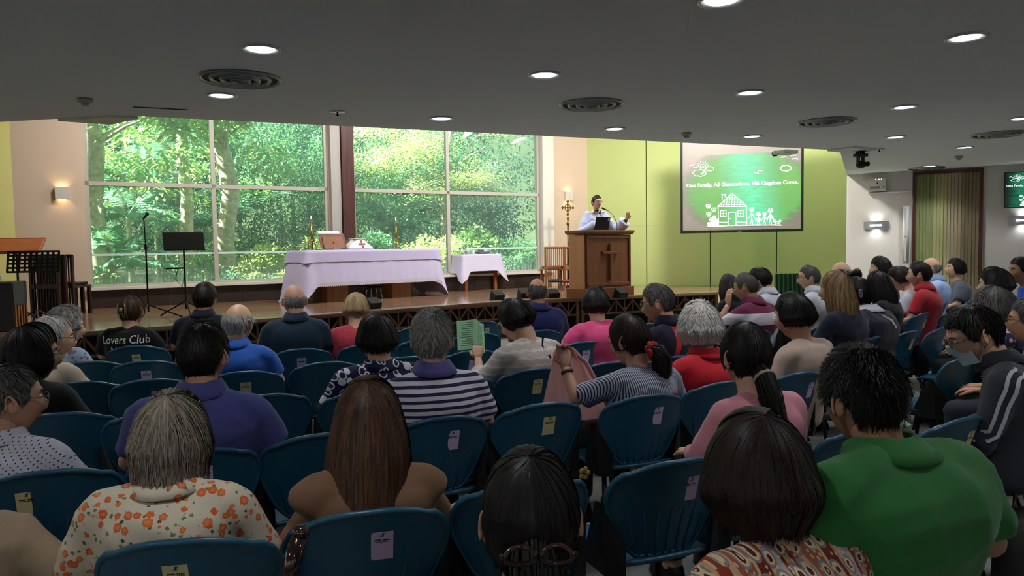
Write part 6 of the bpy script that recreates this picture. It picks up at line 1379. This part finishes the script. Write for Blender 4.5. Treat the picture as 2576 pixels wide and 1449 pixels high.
in_head(ob, MB().tube([(.030 * math.cos(q), -.118 + .008 * math.sin(5 * q), -.058 + .030 * math.sin(q)) for q in [2 * PI * j / 26 for j in range(26)]], [.011 + .003 * (j % 2) for j in range(26)], 7, closed=True), 'scrunchie', cloth('scrunchie', '#a8242c'))
w_ = ob['AR'][0][2]; e_ = ob['AR'][0][1]; dq = (w_ - e_).normalized(); c0 = w_ - dq * .035
Mq = dq.to_track_quat('Z', 'Y').to_matrix(); MB().lathe([(.031, -.008), (.034, -.006), (.034, .006), (.031, .008)], c0, 16, M=Mq, caps=False).build('wrist_band', M_black, ob['root'], True)
for pts in ([(-.10, .80), (-.07, .79), (-.03, .775), (0, .755)], [(.12, .78), (.14, .76), (.15, .73)]):
    bv = BVH(ob['shirt'].data); em = MB()
    for i, (x, z) in enumerate(pts):
        for j in range(4):
            xx, zz = x + random.uniform(-.014, .014), z + random.uniform(-.012, .012); h = bv.ray_cast(Vector((xx, -.7, zz)), Vector((0, 1, 0)))[0]
            if h: em.ell((xx, h.y - .001, zz), (.006, .003, .006), 6, 4)
    em.build('embroidery', plain('pink_thread', '#c05070', .8), ob['root'], True)
ob = done(person('white-haired woman in a plain red top', 1.063, 4.15, 1.227, 24, 'fluffy', 'white', C_['red'], near=2, female=True, lean=4, hpitch=8, hs=1.13, build=1.12, sleeve='mid', collar=C_['red'], locks=1800))
ob = done(person('woman with short black hair and a beige tee, mask strap behind her ear', 1.68, 4.38, 1.253, 32, 'pixie', 'black', C_['btee'], near=2, female=True, lean=4, hpitch=8, hyaw=12, hs=1.1, build=1.0, skin='mid', locks=1300))
in_head(ob, MB().tube([(-.078, -.02, .012), (-.08, -.024, -.01), (-.06, .03, -.06)], .002, 5), 'mask_strap', M_paper)
in_head(ob, MB().tube([(.062 * math.cos(q), -.012 + .066 * math.sin(q), -.150 - .02 * math.sin(q)) for q in [2 * PI * j / 24 for j in range(24)]], .003, 5, closed=True), 'necklace', plain('bead_necklace', '#5a2018', .4))
ob = done(person('grey-haired woman in a navy floral blouse near the right edge', 3.25, 4.94, 1.24, 38, 'shaggy', 'darkgrey', C_['nfl'], near=2, female=True, lean=8, hpitch=16, hs=1.14, build=1.1, sleeve='mid', locks=1300))
ob = done(person('woman dressed in black with loose black hair at the left edge', -2.34, 3.56, 1.22, 0, 'roundbob', 'black', C_['black'], near=2, female=True, lean=6, hpitch=4, hyaw=-48, hs=1.14, build=1.25, sleeve='long', glasses=M_gl, skin='tan', locks=1300))
ob = done(person('woman in a navy blouse printed with white rings', -.78, 4.19, 1.185, 24, 'pixie', 'black', C_['ring'], near=2, female=True, lean=5, hpitch=2, hyaw=8, hs=1.18, build=1.25, sleeve='mid', collar=C_['ring'], locks=1400))
ob = person('woman in a cream wavy-knit cardigan reading a green leaflet', .02, 4.65, 1.227, 36, 'pixie', 'black', C_['knit'], near=3, female=True, lean=6, hpitch=26, hyaw=22, hs=1.12, build=1.1, sleeve='mid', glasses=M_glm, locks=1500, arms=[(Vector((-.29, .14, .70)), Vector((-.17, .35, .82)), (.35, .55, .7), (-.5, -.6, .5), .7), (Vector((.27, .16, .70)), Vector((.12, .38, .80)), (-.5, .6, .45), (.5, -.4, .6), .7)])
done(ob); ribbon(ob, [(.02, .99), (.035, .93), (.055, .86), (.075, .78), (.09, .70)], .02, M_black, 'back_tie')
ob_knit = ob
ob = done(person('man in a navy shirt with a red side stripe and glasses', 1.0, 5.04, 1.285, 42, 'short', 'darkgrey', C_['side'], near=2, lean=8, hpitch=14, hyaw=22, hs=1.1, build=1.12, collar=C_['dkblue'], glasses=M_glm, skin='mid'))
ob = person('woman with brown streaked hair held by a blue-grey claw clip, in navy', 2.46, 5.58, 1.33, 34, 'mid', 'highlight', C_['dkblue'], near=2, female=True, lean=4, hpitch=2, hyaw=14, hs=1.15, build=1.15, skin='mid', locks=1300)
done(ob); cl = MB()
for s_ in (-1, 1): cl.tube([(.02 + .018 * math.cos(q) + s_ * .012, -.152, -.02 + .026 * math.sin(q)) for q in [2 * PI * j / 14 for j in range(14)]], .004, 6, closed=True)
in_head(ob, cl, 'hair_claw', plain('clip_blue', '#5d6a86', .4))
ob = done(person('broad man in navy with a white collar panel and black hair', 2.79, 5.92, 1.265, 40, 'shortfull', 'black', C_['dkblue'], near=2, lean=14, hpitch=10, hs=1.1, build=1.45, collar=C_['white'], skin='tan'))
ribbon(ob, [(-.06, 1.0), (-.02, .965), (.03, .92), (.05, .86)], .035, C_['beige'], 'shoulder_panel')
ob = done(person('white-haired man in a beige polo with black-framed glasses', -2.76, 4.39, 1.19, -4, 'short', 'white', C_['beige'], near=2, lean=6, hpitch=8, hyaw=-46, hs=1.14, build=1.05, collar=C_['beige'], glasses=M_gl, ears=1.2))
ob = done(person('old man with a bald crown and white fringe in a bright blue polo', -1.80, 4.81, 1.215, 8, 'balding', 'white', C_['blue'], near=2, lean=6, hpitch=6, hyaw=-18, hs=1.14, build=1.15, collar=C_['blue'], glasses=M_glm, ears=1.2))
in_head(ob, MB().tube([(.078, -.02, .012), (.08, -.024, -.01), (.06, .03, -.06)], .002, 5), 'mask_strap', M_paper)
ob = done(person('woman with short black hair in a bright pink blouse', .67, 5.87, 1.22, 22, 'pixie', 'black', C_['pink'], near=2, female=True, lean=6, hpitch=8, hs=1.12, build=1.2, sleeve='puff'))
ob = done(person('man with cropped hair in a maroon and white wide-striped polo, hand at his cheek', 2.07, 6.50, 1.29, 36, 'buzz', 'darkgrey', C_['maroon'], near=2, lean=6, hpitch=12, hyaw=14, hs=1.1, build=1.15, collar=C_['mcollar'], skin='mid', ears=1.2, arms=[(Vector((-.24, .30, .72)), Vector((-.12, .20, 1.0)), (.1, .05, 1), (-1, .3, 0), .35), None]))
ob = done(person('woman with grey curls and a blue floral blouse by the left wall', -3.18, 5.22, 1.19, -6, 'curly', 'grey', C_['curly'], near=2, female=True, lean=6, hpitch=6, hyaw=-32, hs=1.16, sleeve='mid', locks=1600))
ob = done(person('bald man with grey sides in a dark teal shirt', -1.74, 5.86, 1.285, 14, 'bald', 'grey', C_['teal'], near=1, lean=4, hpitch=6, hyaw=16, hs=1.14, build=1.15, collar=C_['teal'], skin='mid', ears=1.2))
ob = done(person('person with short blond hair in a red dotted top', -1.28, 6.01, 1.20, 14, 'pixie', 'blond', C_['reddot'], near=1, female=True, lean=4, hpitch=10, hyaw=-14, hs=1.08, sleeve='mid'))
ob = done(person('balding man in a navy polo right of the leaflet reader', .23, 6.70, 1.27, 22, 'balding', 'darkgrey', C_['navy2'], near=1, lean=4, hpitch=10, hs=1.12, build=1.12, collar=C_['navy2'], skin='tan', ears=1.2))
ob = person('woman with a gold claw clip wearing a black tee with white lettering', -3.25, 6.27, 1.19, 6, 'pulled', 'brown', C_['black'], near=2, female=True, lean=4, hpitch=6, hyaw=-8, hs=1.15, build=1.05)
tail(*ob['hairmb'], [(0, -.10, -.05), (0, -.12, .0), (0, -.115, .05), (0, -.09, .09)], [.03, .03, .028, .012], 120, .006, 8); done(ob)
cl = MB()
for s_ in (-1, 1): cl.tube([(s_ * .012, -.152, .055), (s_ * .026, -.15, .05), (s_ * .03, -.15, .0), (s_ * .022, -.145, -.05), (s_ * .006, -.148, -.01)], .0045, 6)
cl.box((0, -.152, .01), (.02, .012, .03)); in_head(ob, cl, 'claw_clip', plain('gold_clip', '#a89468', .35, .5))
zt = ob['T']((0, 0, .90)).z
decal_text(ob, 'Lovers Club', .085, .01, zt - .005, M_paper); decal_text(ob, 'Market', .085, .01, zt - .10, M_paper)
ob = done(person('man with brown-black hair in a navy shirt by the music stand', -2.71, 6.48, 1.285, 8, 'shortfull', 'brownblack', C_['dnavy'], near=1, lean=4, hpitch=6, hs=1.12, build=1.1, collar=C_['dnavy']))
# ---------------------------------------------------------------- far rows on the right
ob = person('woman with a gold hair pin and long dark hair in navy', 2.25, 7.62, 1.24, 32, 'mid', 'brownblack', C_['dnavy'], near=1, female=True, lean=6, hpitch=14, hs=1.0); done(ob)
in_head(ob, MB().box((.0, -.146, .0), (.045, .008, .012)).box((.02, -.146, .006), (.02, .008, .02)), 'hair_pin', M_gold, False)
FAR = [('young man with a bowl cut in a white polo, head bowed', 2.61, 7.72, 1.30, 46, 'shortfull', 'black', 'white', dict(hpitch=20, collar=C_['white'], hyaw=10)), ('man with dark grey hair and glasses in a white polo', 3.20, 7.92, 1.30, 48, 'short', 'darkgrey', 'white', dict(hyaw=26, glasses=M_gl, collar=C_['white'])), ('bald man with glasses behind the woman with the hair claw', 3.64, 8.12, 1.33, 50, 'bald', 'grey', 'grey', dict(hyaw=20, glasses=M_glm)), ('woman with a black hair bun', 3.20, 7.12, 1.28, 40, 'pulled', 'black', 'black', dict(female=True, bun=True)), ('woman in black with long black hair', 3.50, 7.02, 1.27, 40, 'mid', 'black', 'black', dict(female=True, hpitch=10)), ('dark-haired woman in profile behind the long black hair', 4.22, 8.42, 1.38, 62, 'mid', 'black', 'black', dict(female=True, hyaw=15)), ('woman in a white tee with short brown-black hair and glasses', 4.24, 8.02, 1.28, 50, 'pixie', 'brownblack', 'white', dict(female=True, hpitch=22, hyaw=10, glasses=M_gl)), ('young man with dark hair in a brick-red polo', 4.28, 7.72, 1.33, 42, 'short', 'brownblack', 'bred', dict(collar=C_['bred'], hs=1.12, build=1.1, hyaw=8)), ('old bald man in a pale blue shirt', 5.15, 9.02, 1.34, 56, 'bald', 'grey', 'pblue', dict(collar=C_['pblue'], sleeve='long', build=1.1)), ('woman in a grey tee with short black hair, in profile', 5.68, 9.42, 1.32, 66, 'pixie', 'black', 'grey', dict(female=True, hyaw=14, hpitch=-8, build=1.15)), ('woman with black hair in pale pink near the right wall', 3.89, 5.92, 1.33, 46, 'pixie', 'black', 'ppink', dict(female=True, hs=1.14)), ('man with short black hair in bright blue at the right edge', 4.87, 7.02, 1.38, 60, 'short', 'black', 'brightb', dict(skin='tan', hyaw=18)), ('person with glasses in mustard yellow cut by the right edge', 3.05, 4.32, 1.20, 50, 'short', 'darkgrey', 'must', dict(glasses=M_gl, build=1.15, skin='mid'))]
for lab, x, y, H, yw, hst, hc_, cl_, kw in FAR:
    bun = kw.pop('bun', False); kw.setdefault('near', 1); kw.setdefault('lean', 5); kw.setdefault('hpitch', 4); kw.setdefault('hs', 1.08)
    ob = person(lab, x, y, H, yw, hst, hc_, C_[cl_], **kw)
    if bun: mb, ti = ob['hairmb']; tail(mb, ti, [(0, -.09, .06), (0, -.13, .075), (0, -.165, .085), (0, -.18, .088)], [.02, .045, .042, .012], 90, .006, 9)
    done(ob)
# ================================================================ the preacher
ob = person('preacher in a white vestment and stole gesturing behind the lectern', 1.60, 13.72, 1.86, 208, 'short', 'black', None, near=2, stand=.50, lean=2, hpitch=-2, hyaw=-2, hs=1.06, glasses=M_gl, build=1.05, pants=None, locks=700,
            arms=[(Vector((-.36, .12, 1.18)), Vector((-.44, .34, 1.40)), (-.1, .3, 1), (-.6, -.6, 0), .25), (Vector((.39, .06, 1.14)), Vector((.17, .34, 1.31)), (-.5, .75, .25), (.2, 0, -1), .3)])
done(ob); T = ob['T']
mb = MB(); rr = []
for z, w_, d_ in ((.02, .30, .26), (.4, .27, .24), (.85, .235, .20), (1.15, .235, .18), (1.32, .25, .165), (1.42, .235, .14), (1.47, .18, .11), (1.505, .10, .085)):
    rr.append(((0, .0 if z < 1.4 else .01, z * (ob['hc'].z - .16) / 1.56), w_, d_))
mb.loft(rr, 28)
for s_, e, w, *_ in ob['AR']:
    mb.ell(s_, (.085, .085, .085)); mb.tube([s_, s_.lerp(e, .5), e, e.lerp(w, .5), e.lerp(w, .86)], [.085, .095, .105, .115, .12], 14)
ob['shirt'] = link('vestment', remesh(mb, .016, 'vestment', C_['alb'], 5, .007, 7.0, 4), ob['root'])
M_stole = cloth('stole', '#c4c4d0'); bv = BVH(ob['shirt'].data)
for s_ in (-1, 1):
    P = []
    for i in range(22):
        f = i / 21; z = (ob['hc'].z - .17) - f * .85; x = s_ * (.075 + .03 * min(1, f * 4)); row = []
        for q in (-.045, 0, .045):
            h = bv.ray_cast(Vector((x + q, .8, z)), Vector((0, -1, 0)))[0]; row.append((x + q, (h.y if h else .12) + .006, z))
        P.append(row)
    st_o = MB().grid(P).build('stole', M_stole, ob['root'], True)
    zc = ob['hc'].z - .42; xr = s_ * .105; h = bv.ray_cast(Vector((xr, .8, zc)), Vector((0, -1, 0)))[0]; yy = (h.y if h else .15) + .011
    MB().box((xr, yy, zc), (.010, .004, .085)).box((xr, yy, zc + .005), (.07, .004, .010)).ell((xr, yy, zc + .055), (.02, .004, .012), 8, 6).build('embroidered_cross', plain('red_cross_thread', '#a83b44', .8), st_o)
mb = MB(); mb.v = []
nk = ob['hc'].z - .115
mb.loft([((0, .02, nk - .085), .085, .085), ((0, .03, nk - .045), .066, .068), ((0, .034, nk - .022), .062, .064)], 20, caps=False); mb.build('clerical_collar', M_black, ob['root'], True)
MB().box((0, .099, nk - .045), (.03, .008, .03)).build('collar_tab', M_paper, ob['root'])
for q, (s_, e, w, *_r) in enumerate(ob['AR']):
    MB().tube([e.lerp(w, .84), e.lerp(w, .97)], [.04, .036], 12).build('black_cuff', M_black, ob['root'], True)

# ================================================================ props among the audience
M_leaf = plain('green_paper', '#93c49a', .75); M_print = plain('print_grey', '#3d5a45', .8)
def leaflet(loc, rot, label, open_=35, size=(.13, .20), lines=12):
    t = empty('leaflet', loc, 0, label, 'leaflet', 'green printed leaflets'); t.rotation_euler = rot; w, h = size
    for s_ in (-1, 1):
        a = R(open_) * s_; P = []
        for j in range(7):
            f = j / 6; P.append([(s_ * w * f * math.cos(a), abs(math.sin(a)) * w * f + .01 * math.sin(PI * f), z) for z in (-h / 2, 0, h / 2)])
        mb = MB().grid(P); mb.grid([[(x, y + .0012, z) for x, y, z in r_] for r_ in P], flip=True); pg = mb.build('page', M_leaf, t, True)
        tx = MB()
        for k in range(lines):
            z = h * .42 - k * h * .84 / lines; f0 = .15; f1 = .15 + (.7 if k % 4 else .4) * (.8 + .2 * ((k * 37) % 10) / 10)
            q = [(s_ * w * f * math.cos(a), abs(math.sin(a)) * w * f + .01 * math.sin(PI * f) - .0016) for f in (f0, (f0 + f1) / 2, f1)]
            tx.grid([[(q[i][0], q[i][1], z + dz) for dz in (-.0016, .0016)] for i in range(3)])
        tx.build('printed_lines', M_print, pg)
leaflet((-.245, 4.98, .965), (R(-22), R(10), R(30)), 'open green leaflet held up by the woman in the knit cardigan', 38, (.135, .21))
leaflet((2.02, 3.92, .63), (R(-60), R(8), R(40)), 'green leaflet lying on the lap beside the masked man', 6, (.10, .20), 9)
leaflet((.66, 4.98, .60), (R(-70), 0, R(30)), 'green leaflet on the empty seat before the red scrunchie', 6, (.08, .14), 6)
# pink scarf
ob_s = None
t = empty('scarf', (.30, 3.98, 0), R(25), 'thin pale pink scarf hanging from the raised hand', 'scarf')
P = []
for i in range(26):
    f = i / 25; row = []
    for j in range(30):
        g = j / 29; wid = .06 + .36 * f ** .6; x = -.05 + wid * (g - .22); y = .05 * f * math.sin(g * 9 + f * 2) + .02 * math.sin(g * 22) * (1 - .5 * f) + .04 * f
        row.append((x, y, 1.01 - .46 * f - .03 * math.sin(g * 5) * f))
    P.append(row)
m = NT('scarf_cloth'); m.set(Base_Color=lin('#d9a3a2'), Roughness=.85); tl_ = m.n('BsdfTranslucent', i_Color=lin('#d9a3a2')); mx = m.n('MixShader', i_0=.35); m.t.links.new(m.b.outputs[0], mx.inputs[1]); m.t.links.new(tl_.outputs[0], mx.inputs[2]); m.t.links.new(mx.outputs[0], m.o.inputs[0])
MB().grid(P).build('cloth', m.m, t, True)
MB().tube([P[0][j] for j in range(0, 30, 3)] + [P[6][29], P[14][29], P[25][29]], [.012] * 10 + [.013, .013, .010], 8).build('rolled_edge', m.m, t, True)
# cream handbag on the chair
t = empty('handbag', (-.19, 2.42, .45), R(25), 'cream and olive round handbag with straps on a chair seat', 'handbag'); M_crm = plain('cream_leather', '#b5a78a', .5); M_olv = plain('olive_leather', '#4c4a3a', .5)
MB().loft([((0, 0, 0), .11, .07), ((0, 0, .05), .14, .085), ((0, 0, .12), .14, .08), ((0, 0, .18), .11, .055), ((0, 0, .20), .07, .03)], 20).build('body', M_olv, t, True)
MB().tube([(-.13, -.01, .06), (-.09, -.075, .14), (0, -.085, .17), (.09, -.07, .14), (.13, -.01, .06)], .010, 8).tube([(-.05, -.09, .02), (-.03, -.09, .12), (0, -.07, .18)], .008, 6).tube([(.06, -.09, .02), (.04, -.09, .12), (0, -.07, .18)], .008, 6).build('piping', M_crm, t, True)
MB().tube([(-.10, 0, .15), (-.08, 0, .21), (0, 0, .245), (.08, 0, .21), (.10, 0, .15)], .011, 8).build('handle', M_crm, t, True); MB().box((0, -.085, .17), (.05, .012, .03)).build('buckle', M_chrome, t, bevel=.003)
# walking stick leaning between two chairs
t = empty('walking_stick', (-.60, 1.60, 0), 0, 'glossy dark brown walking stick with strap between the two nearest chairs', 'walking stick')
M_gls = plain('lacquered_wood', '#2a1110', .1, spec=.8)
MB().tube([(0, 0, 0), (.02, .05, .4), (.05, .12, .73)], .014, 12).build('shaft', M_gls, t, True); MB().tube([(.05, .12, .72), (.055, .14, .79), (.07, .16, .85)], [.018, .022, .021], 12).ell((.073, .165, .86), (.022, .022, .02)).build('handle', M_gls, t, True)
MB().tube([(.035, .11, .75), (.06, .10, .765), (.075, .135, .75), (.05, .15, .74), (.035, .11, .75)], .006, 6).build('strap', plain('strap_cloth', '#4a3a34', .8), t, True)
# black backpack hanging behind the polo's chair, bag at right, shoes at the right edge
def bag(loc, rz, label, s=1.0):
    t = empty('backpack', loc, rz, label, 'bag', 'black bags on the floor')
    MB().loft([((0, 0, 0), .15 * s, .09 * s), ((0, 0, .06 * s), .17 * s, .11 * s), ((0, 0, .28 * s), .16 * s, .10 * s), ((0, 0, .38 * s), .12 * s, .07 * s), ((0, 0, .41 * s), .05 * s, .03 * s)], 20, pw=.8).build('body', plain('bag_nylon', '#0d0d10', .6, bump=.3, bs=90), t, True)
    MB().tube([(-.05 * s, .02, .39 * s), (0, .03, .47 * s), (.05 * s, .02, .39 * s)], .008, 6).build('handle', M_black, t, True); MB().tube([(.16 * s, 0, .3 * s), (.22 * s, .02, .2 * s), (.20 * s, .03, .08 * s), (.15 * s, .02, .05 * s)], .011, 6).build('strap', M_black, t, True); MB().box((0, -.105 * s, .17 * s), (.22 * s, .03, .16 * s)).build('pocket', plain('bag_pocket', '#101014', .6), t, bevel=.01)
bag((-.98, 2.55, 0), R(20), 'black backpack on the floor right of the orange flower blouse', .95); bag((2.18, 3.1, 0), R(40), 'black bag on the floor behind the masked man', .95); bag((-.05, 4.05, 0), R(25), 'black shoulder bag beside the navy striped polo', .8)
for i, (x, y, lab) in enumerate(((2.02, 2.72, 'black flat shoe with pink lining on the floor at the right edge'), (2.16, 2.66, 'second black flat shoe farther out at the right edge'))):
    t = empty('flat_shoe', (x, y, 0), R(75), lab, 'shoe', 'black flat shoes')
    MB().loft([((0, 0, 0), .042, .125), ((0, 0, .012), .045, .128), ((0, 0, .03), .043, .122), ((0, -.01, .05), .036, .10)], 24, caps=True).build('upper', plain('shoe_black', '#0c0b0d', .5), t, True)
    MB().loft([((0, -.03, .049), .028, .07), ((0, -.03, .053), .027, .068)], 20).build('lining', plain('shoe_pink', '#b88a98', .7), t, True)
# phone and papers
t = empty('mobile_phone', (1.78, 4.52, .66), R(30), 'lilac phone in the hand of the woman in beige', 'phone'); t.rotation_euler = (R(35), 0, R(30))
MB().box((0, 0, 0), (.072, .15, .009)).build('case', plain('phone_case', '#b8a6c8', .4), t, bevel=.003); MB().box((0, 0, .006), (.064, .138, .002)).build('screen', M_black, t); MB().box((-.02, .055, -.0055), (.02, .02, .003)).build('camera_bump', M_black, t, bevel=.001)
t = empty('paper_sheet', (-2.30, 4.75, .462), R(15), 'white printed sheet on an empty left aisle chair', 'paper'); MB().box((0, 0, 0), (.21, .28, .002)).build('sheet', M_paper, t); MB().box((.02, .03, .0015), (.12, .08, .001)).build('printed_block', plain('blue_print', '#5a74b0', .7), t)
t = empty('tissue_pack', (-.22, 5.6, .455), R(20), 'white plastic pack on the seat below the leaflet', 'packet'); MB().box((0, 0, .02), (.12, .07, .04)).build('pack', M_whitep, t, bevel=.012); MB().box((0, 0, .041), (.05, .02, .003)).build('flap', plain('flap_blue', '#7fa0c8', .6), t)
t = empty('flower_brooch_bag', (.33, 3.50, .455), R(25), 'small bag charm with a yellow fabric flower beside the pinstripe dress', 'charm')
for k in range(5): MB().ell((.02 * math.cos(k * 1.257), -.01, .02 * math.sin(k * 1.257)), (.014, .006, .014), 8, 6).build('petal', plain('petal_yellow', '#b89a50', .7), t, True)
MB().ell((0, -.014, 0), (.009, .006, .009), 8, 6).build('flower_centre', plain('centre_brown', '#6a3a20', .7), t, True)
